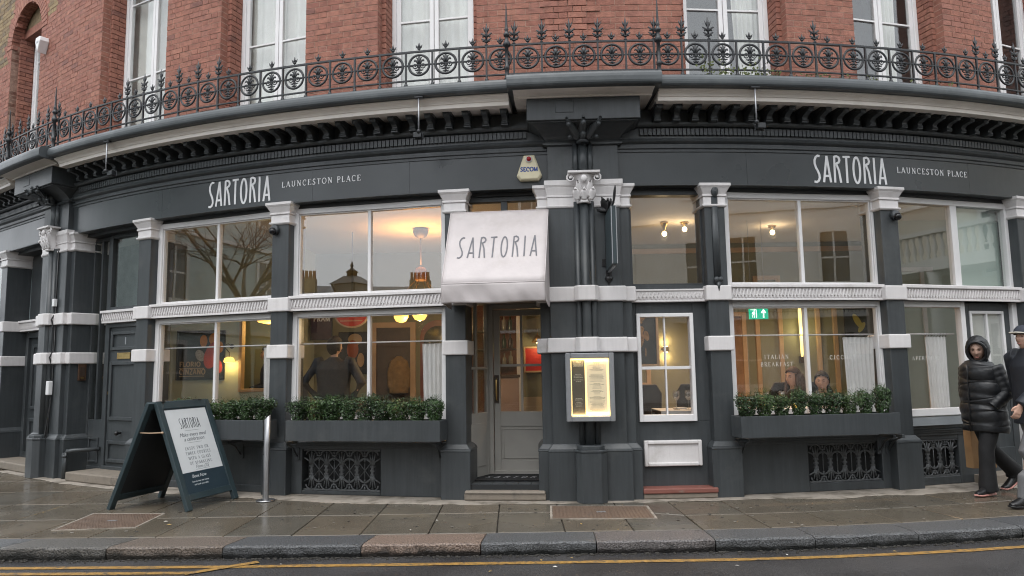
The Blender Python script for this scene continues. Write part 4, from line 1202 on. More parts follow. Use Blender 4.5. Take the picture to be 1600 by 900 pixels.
def tall_finial():
    mb = MB(); up = (0, -1, 0)
    mb.tube([(0, 0, 0), (0, 0, .05)], .0085, 6)
    mb.ball((0, 0, .012), (.02, .018, .01), 8); mb.ball((0, 0, .05), (.024, .02, .012), 8)
    for z0, w, h in ((.055, .052, .06), (.11, .058, .075)):
        for s in (-1, 1):
            mb.tube([(0, 0, z0), (s * w * .45, 0, z0 + h * .3), (s * w, 0, z0 + h * .65), (s * w * 1.02, 0, z0 + h * .5)], [(.014, .009), (.015, .009), (.008, .006), (.006, .005)], 6, up=up)
            mb.ball((s * w * .62, 0, z0 + .006), (.012, .01, .012), 6)
    for s in (-1, 1): mb.tube([(0, 0, .16), (s * .02, 0, .20), (s * .034, 0, .235)], [(.011, .008), (.011, .008), (.002, .002)], 6, up=up)
    mb.tube([(0, 0, .05), (0, 0, .15), (0, 0, .21), (0, 0, .285)], [(.01, .009), (.013, .01), (.014, .01), (.002, .002)], 6, up=up)
    return mb.mesh('tall_finial', M['iron'])
def bar_mesh():
    mb = MB(); mb.box(-.010, .010, -.010, .010, .0, .405)
    mb.ball((0, 0, .02), (.022, .018, .02), 8); mb.ball((0, 0, .05), (.013, .012, .016), 6); mb.tube([(0, 0, .0), (0, 0, .03)], [.03, .012], 8)
    return mb.mesh('upright_bar', M['iron'])
def spear_mesh():
    mb = MB()
    mb.lathe([(.03, 0), (.034, .02), (.024, .04), (.022, .12), (.03, .13), (.03, .16), (.022, .17), (.02, .38), (.036, .39), (.042, .42), (.03, .45), (.02, .46), (.02, .50), (.034, .51), (.036, .53), (.022, .55), (.016, .57), (.026, .585), (.016, .60), (.0135, .64), (.006, .86), (.002, .90)], 10)
    return mb.mesh('spear_post', M['iron'])
rm, pmh, sfm, tfm, bmh, spm = ring_mesh(), palm_mesh(), small_finial(), tall_finial(), bar_mesh(), spear_mesh()
Z0R, ZC_R, ZT_R = 4.592, 4.838, 4.995
tall_at = {}
rings = [-2.08 + 1.205 * i for i in range(-36, 22)]
tall_bar_x = []
def has_tall(t):
    if t < -31.5: return rb.random() < .7
    if -31.5 <= t < -26.4: return False
    if -26.4 <= t < -18.5: return True
    if -18.5 <= t < -7: return abs(t + 16.5) < .5 or abs(t + 9.3) < .5
    if -7 <= t < -5.2: return abs(t + 6.7) < .6
    if -5.2 <= t < 3.9: return True
    return abs(t - 8.7) < .6 or t > 15.4
for t in rings:
    if t < -55: continue
    g = link('ring', rm, rail, T(t, DR, ZC_R)); link('palmette', pmh, g, T(t, DR, ZC_R))
    link('small_finial', sfm, rail, T(t, DR, ZT_R) @ Matrix.Diagonal((1.05, 1.05, .95, 1)))
    tb = t + .6025
    link('upright_bar', bmh, rail, T(tb, DR, Z0R))
    if has_tall(tb): link('tall_finial', tfm, rail, T(tb, DR, ZT_R + .006) @ Matrix.Rotation(rb.uniform(-.06, .06), 4, 'Y') @ Matrix.Diagonal((1.02, 1.02, .95, 1)))
for t in (-37.9, -31.9, -5.4, 1.12): link('spear_post', spm, rail, T(t, DR + .02, Z0R - .01))
for z_, h in ((ZT_R, .020), (ZC_R, .010), (4.66, .014)):
    MB().arc([(DR - .011, z_ - h / 2), (DR - .011, z_ + h / 2), (DR + .011, z_ + h / 2), (DR + .011, z_ - h / 2)], -55, 24, .6).build('rail_bar', M['iron'], rail)
# mossy growth along the gutter
mg = MB()
rg = random.Random(5)
spots = [(3.2, 60), (4.0, 60), (4.9, 50), (5.6, 60), (6.2, 30), (7.4, 18), (8.3, 14), (9.5, 12), (10.8, 10), (13, 10), (14.5, 8)]
for t, n in spots:
    for _ in range(n):
        tt = t + rg.gauss(0, .22); h = abs(rg.gauss(0, .06)) * (1.4 if n > 40 else .6)
        p = FP(tt, .5 + rg.uniform(-.05, .05), 4.59 + h)
        a = rg.uniform(0, 6.28); s = rg.uniform(.008, .02)
        dx, dy = math.cos(a) * s, math.sin(a) * s
        mg.add([(p.x - dx, p.y - dy, p.z), (p.x, p.y, p.z - s * .8), (p.x + dx, p.y + dy, p.z + s * .3), (p.x, p.y, p.z + s)], [(0, 1, 2, 3)])
tag(mg.build('gutter_weeds', pm('weed_leaf', (.10, .12, .035), .7, .3, 30)), 'small green weeds growing in the gutter below the railing', kind='stuff')
# ================================================================== things on and in front of the shopfront
def arc_text(mb, text, th0, th1, z0, h, font, d=.001, hh=.004, **kw):
    st, w = layout(text, font, **kw)
    ribbons(mb, st, lambda u, v, q: FP(th0 + (th1 - th0) * u / w, d + q, z0 + v * h), hh)
for (a0, a1, b0, b1, z0, zb, lab) in ((-21.85, -17.92, -17.25, -12.9, 3.553, 3.70, 'white painted shop name and address lettering on fascia left of the awning'),
                                     (8.92, 12.85, 13.47, 17.77, 3.548, 3.70, 'white painted shop name and address lettering on fascia right of the central pier')):
    root = empty('fascia_sign', lab, 'sign', T((a0 + b1) / 2, 0, z0), 'shop name signs on the fascia')
    mb = MB(); arc_text(mb, 'SARTORIA', a0, a1, z0, .318, 'tall', space=.075, w=.082); mb.build('name_lettering', M['letter'], root)
    mb = MB(); arc_text(mb, 'LAUNCESTON', b0, b0 + (b1 - b0) * .655, zb, .072, 'serif', space=.2, bold=1.15); mb.build('address_word', M['letter'], root)
    mb = MB(); arc_text(mb, 'PLACE', b0 + (b1 - b0) * .71, b1, zb, .072, 'serif', space=.2, bold=1.15); mb.build('address_word', M['letter'], root)
# awning
XA = T(-6.07)
M['canvas'] = pm('awning_canvas', (.56, .515, .51), .85, .05, 5, .25, 14, dirt=(.47, .425, .405), dscale=2.3, dlim=(.55, .8))
M['canvas_print'] = pm('awning_print', (.17, .17, .185), .85, .1, 20)
aw = empty('awning', 'pale canvas awning with grey shop lettering over the entrance door', 'awning', T(-6.07, 0, 2.1))
AT, AB, AV = (-.555, .565, -.05, 3.225), (-.545, .545, -.665, 2.335), (2.125,)
def awp(u, v):                              # point on the slope; u across, v from the bottom edge up
    x0 = AB[0] + (AT[0] - AB[0]) * v; x1 = AB[1] + (AT[1] - AB[1]) * v
    return Vector((x0 + (x1 - x0) * u, AB[2] + (AT[2] - AB[2]) * v + .004 * math.sin(PI * v) * math.sin(PI * u), AB[3] + (AT[3] - AB[3]) * v - .006 * math.sin(PI * v) * math.sin(PI * u)))
def sheet(fn, nu, nv, name, mat, parent, X, thick=.004, smooth=True):
    mb = MB(); vs = [tuple(fn(i / nu, j / nv)) for j in range(nv + 1) for i in range(nu + 1)]
    fs = [(j * (nu + 1) + i, j * (nu + 1) + i + 1, (j + 1) * (nu + 1) + i + 1, (j + 1) * (nu + 1) + i) for j in range(nv) for i in range(nu)]
    mb.add(vs, fs, smooth=smooth); o = mb.build(name, mat, parent, X)
    if thick:
        s = o.modifiers.new('solid', 'SOLIDIFY'); s.thickness = thick; s.offset = 0
    return o
sheet(awp, 16, 12, 'slope', M['canvas'], aw, XA)
rv = random.Random(2)
wob = [rv.uniform(-1, 1) for _ in range(30)]
def valp(u, v):
    b = 2.13 + .005 * math.sin(u * 9)
    sag = .03 * math.sin(PI * u) * (1 - v)
    fold = .006 * math.sin(u * 17 + 2 * v) * (1 - v) + .010 * math.sin(PI * (1 - v)) * math.cos((u - .3) * 7) + .004 * math.sin(u * 41 + 5 * v) * (1 - v)
    return Vector((AB[0] + (AB[1] - AB[0]) * u, AB[2] - .004 + fold + .025 * (1 - v) ** 2, AB[3] - .004 - (AB[3] - b) * (1 - v) ))
sheet(valp, 40, 10, 'valance', M['canvas'], aw, XA)
for s, xt, xb in ((0, AT[0], AB[0]), (1, AT[1], AB[1])):
    mb = MB(); y_ = .0
    vs = [(xt, AT[2], AT[3]), (xb, AB[2], AB[3]), (xb * 1.01, AB[2] + .04, 2.14), (xb * 1.02, -.1, 2.11), (xt, -.04, 2.13)]
    mb.add(vs, [(0, 1, 2, 3, 4)]); o = mb.build('side_panel', M['canvas'], aw, XA); m_ = o.modifiers.new('solid', 'SOLIDIFY'); m_.thickness = .004
mb = MB(); mb.tube([awp(0, 0) + Vector((0, -.003, 0)), awp(.5, 0) + Vector((0, -.003, 0)), awp(1, 0) + Vector((0, -.003, 0))], .007, 6); mb.tube([awp(0, v / 8) + Vector((0, -.003, 0)) for v in range(9)], .006, 6); mb.tube([awp(1, v / 8) + Vector((0, -.003, 0)) for v in range(9)], .006, 6); mb.tube([awp(u / 8, 1) for u in range(9)], .008, 6)
mb.build('piping', M['canvas'], aw, XA)
mb = MB(); st, w_ = layout('SARTORIA', 'tall', space=.16, w=.062)
sl_n = Vector((0, -(AT[3] - AB[3]), -(AB[2] - AT[2]))).normalized()
ribbons(mb, st, lambda u, v, q: XA @ (awp(.115 + .80 * u / w_, .34 + .285 * v) + Vector((0, -.82, .57)) * (q + .0045)), .002)
mb.build('lettering', M['canvas_print'], aw)
mb = MB()
for s in (-.53, .53): mb.tube([(s, -.03, 2.2), (s, -.62, 2.28)], .012, 6); mb.tube([(s, -.62, 2.2), (s, -.62, 2.34)], .01, 6)
mb.tube([(-.53, -.62, 2.2), (.53, -.62, 2.2)], .012, 6); mb.build('folding_frame', M['silver'], aw, XA)
# alarm bell box
XB = T(-4.62)
al = empty('alarm_box', 'cream burglar alarm box with red lamp on the fascia above the awning', 'alarm box', T(-4.62, 0, 3.56))
al_m = pm('alarm_plastic', (.66, .60, .42), .4, .05, 8)
mb = MB(); pf_ = [(-.105, 3.575), (-.145, 3.625), (-.062, 3.868), (.062, 3.868), (.145, 3.625), (.105, 3.575)]
n = len(pf_); ins_ = [(a * .86, 3.71 + (b - 3.71) * .88) for a, b in pf_]
vs = [(a, .0, b) for a, b in pf_] + [(a, -.055, b) for a, b in pf_] + [(a, -.075, b) for a, b in ins_]
fs = [tuple(range(2 * n, 3 * n))] + [(i, (i + 1) % n, n + (i + 1) % n, n + i) for i in range(n)] + [(n + i, n + (i + 1) % n, 2 * n + (i + 1) % n, 2 * n + i) for i in range(n)]
mb.add(vs, fs); mb.build('case', al_m, al, XB, .004)
MB().lathe([(.038, 0), (.038, .012), (.033, .016), (.033, .022)], 16, 0, Matrix.Translation((0, -.07, 3.815)) @ Matrix.Rotation(R(90), 4, 'X')).build('lamp_rim', M['plasticw'], al, XB)
mb = MB(); mb.ball((0, -.095, 3.815), (.028, .026, .028), 14); mb.build('red_lamp', pm('red_lens', (.33, .008, .012), .25, .1, 30), al, XB)
mb = MB(); flat_text(mb, 'SECOM', XB @ Matrix.Translation((0, -.0752, 0)), 0, 3.675, .048, 'serif', bold=1.5, serif=False, space=.03, width=.20); mb.build('lettering', pm('blue_print', (.02, .06, .24), .5), al)
# hanging sign seen edge-on
XH = T(-1.15)
hs = empty('hanging_sign', 'dark projecting sign box seen edge-on with black scroll bracket on the central pier', 'sign', T(-1.15, .3, 2.4))
teal = pm('sign_teal', (.038, .055, .062), .35, .08, 4)
mb = MB(); mb.box(-.02, .045, -.66, -.12, 2.50, 3.12); mb.build('sign_box', teal, hs, XH, .006)
for x_ in (-.012, .0375): MB().box(x_ - .004, x_ + .004, -.668, -.66, 2.505, 3.115).build('edge_trim', M['silver'], hs, XH)
mb = MB(); mb.box(.0, .025, -.60, -.06, 2.482, 2.5); mb.build('bottom_trim', M['silver'], hs, XH)
mb = MB(); up = (1, 0, 0)
mb.box(.002, .022, -.70, .0, 3.14, 3.165); mb.box(-.02, .045, -.075, -.055, 2.42, 3.3); mb.box(-.02, .045, -.08, -.05, 3.10, 3.26)
mb.tube([(.012, -.06, 3.28), (.012, -.2, 3.30), (.012, -.32, 3.22), (.012, -.22, 3.17)], .012, 6); mb.tube([(.012, -.32, 3.18), (.012, -.45, 3.24), (.012, -.55, 3.18)], .011, 6)
leaf(mb, (.012, -.10, 3.16), (-.05, -.10, 3.32), .045, .05); leaf(mb, (.012, -.10, 3.2), (-.10, -.12, 3.18), .04, .04); leaf(mb, (.012, -.7, 3.15), (.03, -.7, 3.32), .016, .02)
mb.ball((.012, -.07, 2.42), (.045, .04, .04), 8); mb.tube([(.012, -.07, 2.42), (.012, -.07, 2.34)], [.03, .003], 8); mb.box(-.06, -.02, -.075, .0, 2.56, 2.64)
mb.build('scroll_bracket', M['blackp'], hs, XH)
# lit menu case on the central pier
XM = T(-2.12, .20)
mc = empty('menu_case', 'silver framed lit menu case on the central pier', 'menu case', T(-2.12, .2, .87))
mb = MB(); rect_frame(mb, -.262, .262, .858, 1.592, .055, -.035, .06); mb.box(-.21, .21, .03, .12, .9, 1.55)
mb.build('case', M['silver'], mc, XM, .006)
MB().box(-.206, .206, .012, .018, .914, 1.536).build('light_panel', emis('menu_backlight', (1.0, .72, .30), 1.5), mc, XM)
backlit = emis('menu_paper', (.80, .66, .46), .42)
MB().box(-.196, -.055, -.004, .006, .93, 1.52).build('menu_header_page', pm('menu_dark', (.12, .105, .085), .6, .2, 5), mc, XM)
MB().box(-.035, .182, -.004, .006, .955, 1.505).build('menu_page', backlit, mc, XM)
mb = MB(); flat_text(mb, 'SARTORIA', XM @ Matrix.Translation((0, -.0042, 0)), -.126, 1.445, .055, 'tall', w=.11, space=.08, width=.105, h=.0004)
rl = random.Random(4)
for z_ in (1.36, 1.342, 1.324, 1.30, 1.282, 1.1, 1.085, 1.06, 1.042, 1.02):
    w2 = rl.uniform(.025, .055); x = -w2
    while x < w2:
        l_ = rl.uniform(.006, .018); mb.box(-.126 + x, -.126 + min(x + l_, w2), -.0046, -.004, z_, z_ + .007, 0, XM); x += l_ + .004
mb.build('header_print', pm('menu_print_pale', (.62, .56, .45), .6), mc)
mb = MB(); z_ = 1.485
while z_ > .97:
    w2 = rl.uniform(.03, .085); x = -w2
    if rl.random() < .88:
        while x < w2:
            l_ = rl.uniform(.006, .02); mb.box(.074 + x, .074 + min(x + l_, w2), -.0046, -.004, z_, z_ + .0045, 0, XM); x += l_ + .004
    z_ -= .0125
mb.build('menu_print', pm('menu_print_dark', (.32, .26, .19), .6), mc)
pane('pane', -.207, .207, .912, 1.538, -.022, XM, mc, 'glass')
ld = bpy.data.lights.new('menu_light', 'AREA'); ld.energy = 1.2; ld.color = (1, .72, .35); ld.shape = 'RECTANGLE'; ld.size = .4; ld.size_y = .012
for zz, rx in ((1.53, 0), (.918, 180)):
    lo = link('menu_light', ld, mc, XM @ Matrix.Translation((0, -.013, zz)) @ Matrix.Rotation(R(rx), 4, 'X'))
# planters and box shrubs
def planter(tha, thb, label):
    tm = (tha + thb) / 2; X = T(tm); hw = (R0 + .28) * math.sin(R((thb - tha) / 2))
    r_ = empty('window_planter', label, 'planter', T(tm, .15, .64), 'window planters')
    mb = MB(); b = .66
    rect = [(-hw, hw, -.285, -.265), (-hw, hw, -.05, -.03)]
    mb.box(-hw, hw, -.285, -.268, b, .888); mb.box(-hw, hw, -.05, -.033, b, .888); mb.box(-hw, -hw + .017, -.268, -.05, b, .887); mb.box(hw - .017, hw, -.268, -.05, b, .887); mb.box(-hw + .017, hw - .017, -.268, -.05, b, b + .02)
    mb.build('trough', M['grey'], r_, X, .003)
    MB().box(-hw + .017, hw - .017, -.268, -.05, b + .02, .845).build('soil', pm('soil', (.03, .022, .016), .95, .3, 40, .8, 80), r_, X)
    return X, hw
leafm = []
for i, c in enumerate([(.032, .066, .018), (.026, .054, .016), (.042, .078, .021)]):
    m, nt, p, N, L = nodes('box_leaf_%d' % i)
    geo = N.new('ShaderNodeNewGeometry'); mr = N.new('ShaderNodeMapRange'); mr.inputs['To Min'].default_value = .45; mr.inputs['To Max'].default_value = 1.7
    hsv = N.new('ShaderNodeHueSaturation'); hsv.inputs['Color'].default_value = (*c, 1)
    L.new(geo.outputs['Random Per Island'], mr.inputs['Value']); L.new(mr.outputs['Result'], hsv.inputs['Value']); L.new(hsv.outputs['Color'], p.inputs['Base Color'])
    p.inputs['Roughness'].default_value = .38
    leafm.append(m)
def shrub_meshes(seed, w, h):
    rr = random.Random(seed); mb = MB(); n = 1900
    cl = [(rr.uniform(-.8, .8) * w, rr.uniform(-.8, .8) * w * .75, h * rr.uniform(.55, .95), rr.uniform(.35, .6) * w) for _ in range(7)]
    for _ in range(n):
        if rr.random() < .35:
            c = rr.choice(cl); v = Vector((rr.gauss(0, 1), rr.gauss(0, 1), rr.gauss(0, 1))).normalized() * c[3] * rr.uniform(.75, 1.08)
            p = Vector((c[0], c[1], c[2])) + v
        else:
            a = rr.uniform(0, 6.283); zz = rr.uniform(.02, 1)
            prof = (.40 + .74 * zz ** .75) * (1 if zz < .78 else math.sqrt(max(.0, 1 - ((zz - .78) / .30) ** 2)))
            q = w * prof * rr.uniform(.7, 1.05)
            p = Vector((q * math.cos(a), q * math.sin(a) * .8, h * zz))
        if p.z < .01: continue
        nrm = Vector((p.x, p.y, (p.z - h * .5) * .8 + .05)).normalized()
        nrm = (nrm + Vector((rr.uniform(-.8, .8), rr.uniform(-.8, .8), rr.uniform(-.4, 1.0)))).normalized()
        t_ = nrm.cross(Vector((rr.uniform(-1, 1), rr.uniform(-1, 1), rr.uniform(-.2, 1)))).normalized(); b_ = nrm.cross(t_)
        l_ = rr.uniform(.018, .031); ww = l_ * .62
        mb.add([tuple(p - t_ * l_ * .5), tuple(p + b_ * ww * .5 + nrm * .002), tuple(p + t_ * l_ * .5 - nrm * .002), tuple(p - b_ * ww * .5 + nrm * .002)], [(0, 1, 2), (0, 2, 3)])
    for _ in range(24):                      # stray shoots
        a = rr.uniform(0, 6.283); q = rr.uniform(.2, .9) * w; z0 = h * rr.uniform(.82, 1.0)
        for k in range(7):
            p = Vector((q * math.cos(a), q * math.sin(a) * .8, z0 + .011 * k)); s = .014 - .001 * k; g = k * 2.4
            mb.add([tuple(p), tuple(p + Vector((math.cos(g) * s, math.sin(g) * s, .008))), tuple(p + Vector((math.cos(g + .6) * s * .6, math.sin(g + .6) * s * .6, .012)))], [(0, 1, 2)])
    f = mb.mesh('foliage', leafm[seed % 3])
    st = MB(); core = []
    st.tube([(0, 0, -.05), (0, 0, h * .35), (.01, 0, h * .7)], [.012, .009, .004], 6)
    for k in range(7):
        a = rr.uniform(0, 6.28); st.tube([(0, 0, h * .12 + .01 * k), (math.cos(a) * w * .45, math.sin(a) * w * .35, h * .5), (math.cos(a) * w * .75, math.sin(a) * w * .6, h * .82)], [.006, .004, .002], 5)
    return f, st.mesh('stems', M['dwood'])
SV = [shrub_meshes(i, .118 + .008 * (i % 3), .255 + .012 * (i % 2)) for i in range(5)]
def shrubs(X, xs, where, names, spread=1.0):
    for i, x in enumerate(xs):
        f, s = SV[(i * 3 + len(xs)) % 5]
        k = rnd.uniform(.92, 1.08) * spread
        Xs = X @ Matrix.Translation((x, -.16, .842)) @ Matrix.Rotation(rnd.uniform(0, 6.28), 4, 'Z') @ Matrix.Diagonal((k, k, rnd.uniform(.88, 1.14), 1))
        r_ = empty('box_shrub', names % (where[i]), 'shrub', X @ Matrix.Translation((x, -.16, .842)), 'box shrubs in the window planters')
        link('foliage', f, r_, Xs); link('stems', s, r_, Xs)
OR = ['first', 'second', 'third', 'fourth', 'fifth', 'sixth', 'seventh', 'eighth', 'ninth', 'tenth']
X, hw = planter(-15.95, -8.62, 'long charcoal window planter left of the entrance, holding a dense hedge row')
shrubs(X, [-hw + .10 + i * (2 * hw - .2) / 8 for i in range(9)], OR, '%s box shrub from the left in planter beside the entrance', 1.1)
X, hw = planter(-22.6, -17.15, 'charcoal window planter partly hidden behind the A-board')
shrubs(X, [-hw + .12 + i * (2 * hw - .24) / 5 for i in range(6)], ['first', 'second', 'third', 'fourth', 'fifth', 'sixth'], '%s box shrub from the left in planter behind the A-board', 1.12)
X, hw = planter(4.22, 11.58, 'long charcoal window planter under the diners, with shrubs standing apart')
shrubs(X, [-hw + .13 + i * (2 * hw - .25) / 8 for i in range(9)], OR, '%s box shrub from the left in planter under the seated diners', .9)
# A-board
ab = empty('a_board', 'dark teal A-frame pavement sign with white poster beside the bollard', 'pavement sign', Matrix.Translation((-3.8, 8.2, 0)))
tealb = pm('board_teal', (.030, .048, .055), .42, .1, 5, .05, 60, rvar=.06)
B1, B2, T1, T2 = Vector((-3.437, 7.732, 0)), Vector((-3.213, 8.532, 0)), Vector((-3.885, 7.83, 1.13)), Vector((-3.665, 8.63, 1.13))
C1, C2 = Vector((-4.367, 7.909, 0)), Vector((-4.155, 8.70, 0))
def board(b1, b2, t1, t2, name, front):
    ux = (b2 - b1); W = ux.length; ux.normalize(); uz = ((t1 + t2) / 2 - (b1 + b2) / 2); uz -= ux * uz.dot(ux); H = uz.length; uz.normalize(); uy = uz.cross(ux).normalized()
    Xb = Matrix(((ux.x, uy.x, uz.x, b1.x), (ux.y, uy.y, uz.y, b1.y), (ux.z, uy.z, uz.z, b1.z), (0, 0, 0, 1)))
    mb = MB(); mb.box(0, .075, -.022, .022, 0, H); mb.box(W - .075, W, -.022, .022, 0, H); mb.box(.075, W - .075, -.0215, .022, H - .085, H); mb.box(.075, W - .075, -.0215, .022, .10, .17)
    o = mb.build(name, tealb, ab, Xb, .005, 2)
    MB().box(.075, W - .075, -.008, .012, .17, H - .085).build('panel', pm('board_navy', (.024, .042, .056), .45, .08, 5) if front else M['black'], o, Xb)
    return Xb, W, H, o
Xb, W, H, fp = board(B1, B2, T1, T2, 'front_board', True)
board(C2, C1, T2 + Vector((-.03, .0, 0)), T1 + Vector((-.03, 0, 0)), 'rear_board', False)
MB().box(.09, W - .09, -.0105, -.0082, .40, H - .10).build('poster', pm('poster_white', (.66, .68, .69), .5, .03, 5), fp, Xb)
ink = pm('poster_ink', (.045, .055, .065), .6); ink2 = pm('poster_grey_ink', (.085, .10, .115), .6); wht = pm('board_print', (.55, .58, .6), .6)
Xt = Xb @ Matrix.Translation((0, -.0106, 0)); cx_ = W / 2
mb = MB(); flat_text(mb, 'SARTORIA', Xt, cx_, .895, .115, 'tall', w=.075, space=.08, width=.32, h=.0004); mb.build('poster_name', ink, fp)
mb = MB()
for i, l_ in enumerate(('ENJOY TWO OR', 'THREE COURSES', 'WITH A GLASS', 'OF SPARKLING')): flat_text(mb, l_, Xt, cx_, .645 - i * .056, .034, 'serif', space=.26, h=.0004, bold=1.1, width=None)
for z_ in (.865, .725, .418): mb.box(cx_ - .11, cx_ + .11, -.0005, 0, z_, z_ + .0025, 0, Xt)
mb.build('poster_lines', ink2, fp)
for txt, z_, s_ in (('Make every meal', .80, .062), ('a celebration', .748, .062), ('From £35', .432, .052)):
    font_text('poster_script', txt, s_, ink2, fp, Xt @ Matrix.Translation((cx_, -.0002, z_)), .35)
Xn = Xb @ Matrix.Translation((0, -.0083, 0))
for txt, z_, s_ in (('Book Now', .335, .05), ('Scan to view our menus', .285, .027), ('and book your table', .25, .027)):
    font_text('panel_print', txt, s_, wht, fp, Xn @ Matrix.Translation((cx_ - .09, -.0002, z_)), .3 if s_ > .04 else .1)
mb = MB(); p0 = T1 * .72 + B1 * .28; p1 = (T1 + Vector((-.03, 0, 0))) * .72 + C1 * .28
mb.tube([p0, (p0 + p1) / 2 + Vector((0, -.01, -.004)), p1], .007, 6); mb.ball(tuple(p0), .014, 8); mb.build('rope_stay', M['pale_wood'], ab)
mb = MB()
for k in (.15, .85): q = T1.lerp(T2, k); mb.box(q.x - .05, q.x + .03, q.y - .03, q.y + .03, 1.128, 1.14)
mb.build('hinges', M['blackp'], ab)
# stainless bollard (ashtray post)
bo = empty('bollard', 'slim stainless steel post with slanted top beside the A-board', 'bollard', Matrix.Translation((-2.807, 8.296, 0)))
Xo = Matrix.Translation((-2.807, 8.296, 0))
MB().lathe([(.105, .004), (.105, .012), (.095, .018), (.05, .02)], 24).build('base_plate', M['chrome'], bo, Xo)
mb = MB(); n = 20; r_ = .034
vs = []
for zf in (0, .6, .605, 1):
    for j in range(n):
        g = 2 * PI * j / n; x_, y_ = r_ * math.cos(g), r_ * math.sin(g)
        if zf == .605: x_ *= .96; y_ *= .96
        zz = {0: .018, .6: .62, .605: .625, 1: .93 + x_ * .9}[zf]
        vs.append((x_, y_, zz))
fs = [(i * n + j, i * n + (j + 1) % n, (i + 1) * n + (j + 1) % n, (i + 1) * n + j) for i in range(3) for j in range(n)] + [tuple(range(3 * n, 4 * n))]
mb.add(vs, fs, smooth=True); o = mb.build('tube', M['chrome'], bo, Xo @ Matrix.Rotation(R(10), 4, 'Z')); 
for p_ in o.data.polygons:
    if len(p_.vertices) > 4: p_.use_smooth = False
MB().ball((-.03, -.03, .52), .008, 8).build('lock', M['blackp'], bo, Xo)
# cameras
for th, lab in ((-17.55, 'black dome camera under the capital left of the planter window'), (13.1, 'black dome camera under the capital near the walkers')):
    X = T(th, .0); c = empty('dome_camera', lab, 'camera', T(th, .03, 3.17), 'dome cameras')
    mb = MB(); mb.lathe([(.055, 0), (.06, .02), (.06, .05), (.05, .06)], 18, 0, Matrix.Translation((0, 0, 3.165)) @ Matrix.Rotation(R(75), 4, 'X')); mb.build('housing', pm('camera_grey', (.05, .055, .06), .4), c, X)
    mb = MB(); mb.ball((0, -.06, 3.15), .046, 14); mb.build('dome', pm('camera_dome', (.006, .006, .007), .08), c, X)
# stalk spotlights hanging from the cornice
for th, lab, dx in ((-26.6, 'stalk floodlight hanging from cornice by the left pier', .07), (-9.25, 'stalk floodlight hanging from cornice left of the awning', -.02), (5.15, 'stalk floodlight hanging from cornice right of the central pier', .06)):
    X = T(th, .57); c = empty('stalk_floodlight', lab, 'floodlight', T(th, .57, 3.98), 'stalk floodlights under the cornice')
    MB().box(-.05, .05, -.02, .03, 4.425, 4.445).build('mount', M['iron'], c, X, .004)
    MB().tube([(0, 0, 4.43), (0, 0, 4.04)], .009, 8).build('stalk', M['silver'], c, X)
    mb = MB(); mb.ball((0, 0, 4.05), .025, 10); mb.box(-.045 + dx, .045 + dx, .0, .06, 3.985, 4.045); mb.tube([(0, 0, 4.03), (dx, .03, 4.02)], .012, 8); mb.box(-.055 + dx, .055 + dx, .06, .075, 3.975, 4.05)
    mb.build('lamp_head', M['iron'], c, X, .004)
# cables and boxes on the left pier
X = T(-35.2)
c = empty('pier_cables', 'black cable run with two white junction boxes on the left pier', 'cable', X)
mb = MB(); mb.tube([(.17, -.075, 3.3), (.165, -.078, 2.6), (.17, -.075, 2.35), (.16, -.12, 2.25), (.165, -.08, 2.1), (.165, -.08, 1.8), (.165, -.12, 1.7), (.165, -.075, 1.55), (.16, -.08, 1.0), (.13, -.1, .7), (.15, -.13, .5), (.08, -.18, .02)], .011, 6)
mb.tube([(.185, -.075, 2.45), (.185, -.075, 1.2), (.17, -.1, .6), (.11, -.16, .02)], .008, 6); mb.build('cable', M['blackp'], c, X)
MB().box(.13, .20, -.115, -.07, 2.44, 2.55).build('junction_box', M['plasticw'], c, X, .006, 2); MB().box(.11, .20, -.13, -.07, 1.16, 1.36).build('junction_box', M['plasticw'], c, X, .01, 2)
X2 = T(-32.99)
c = empty('intercom', 'small bronze intercom panel on the side of the left pier', 'intercom', X2 @ Matrix.Translation((0, .14, 1.4)))
MB().box(-.01, .012, .10, .21, 1.36, 1.60).build('plate', pm('bronze', (.12, .07, .045), .4, .2, 20, metal=.5), c, X2, .003); MB().box(.008, .016, .12, .19, 1.43, 1.55).build('speaker_grille', M['dwood'], c, X2); MB().box(.008, .018, .13, .18, 1.385, 1.41).build('button', M['brass'], c, X2)
mb = MB(); Xp = T(-32.6)
mb.tube([(-.02, -.06, .01), (-.02, -.06, .36), (-.01, -.04, .385), (.05, .02, .39), (.28, .26, .40)], .028, 10); mb.tube([(-.02, -.06, .30), (-.02, -.06, .33)], .035, 10)
c = mb.build('drain_pipe', M['grey'], None, Xp); tag(c, 'short charcoal drain pipe bent along the side of the left pier', 'pipe')
# white siren on the brick wall far left
X = T(-39.4, DW); c = empty('siren_box', 'white wedge shaped alarm siren on brickwork near the arched window', 'alarm box', T(-39.4, 0, 6.6))
mb = MB(); pf_ = [(-.08, 6.92), (.08, 6.92), (.095, 6.85), (.0, 6.66), (-.095, 6.85)]
mb.prism(pf_, -.14, .0); mb.build('case', M['plasticw'], c, X, .012, 2); MB().box(-.04, .04, -.144, -.139, 6.82, 6.85).build('badge', M['silver'], c, X)
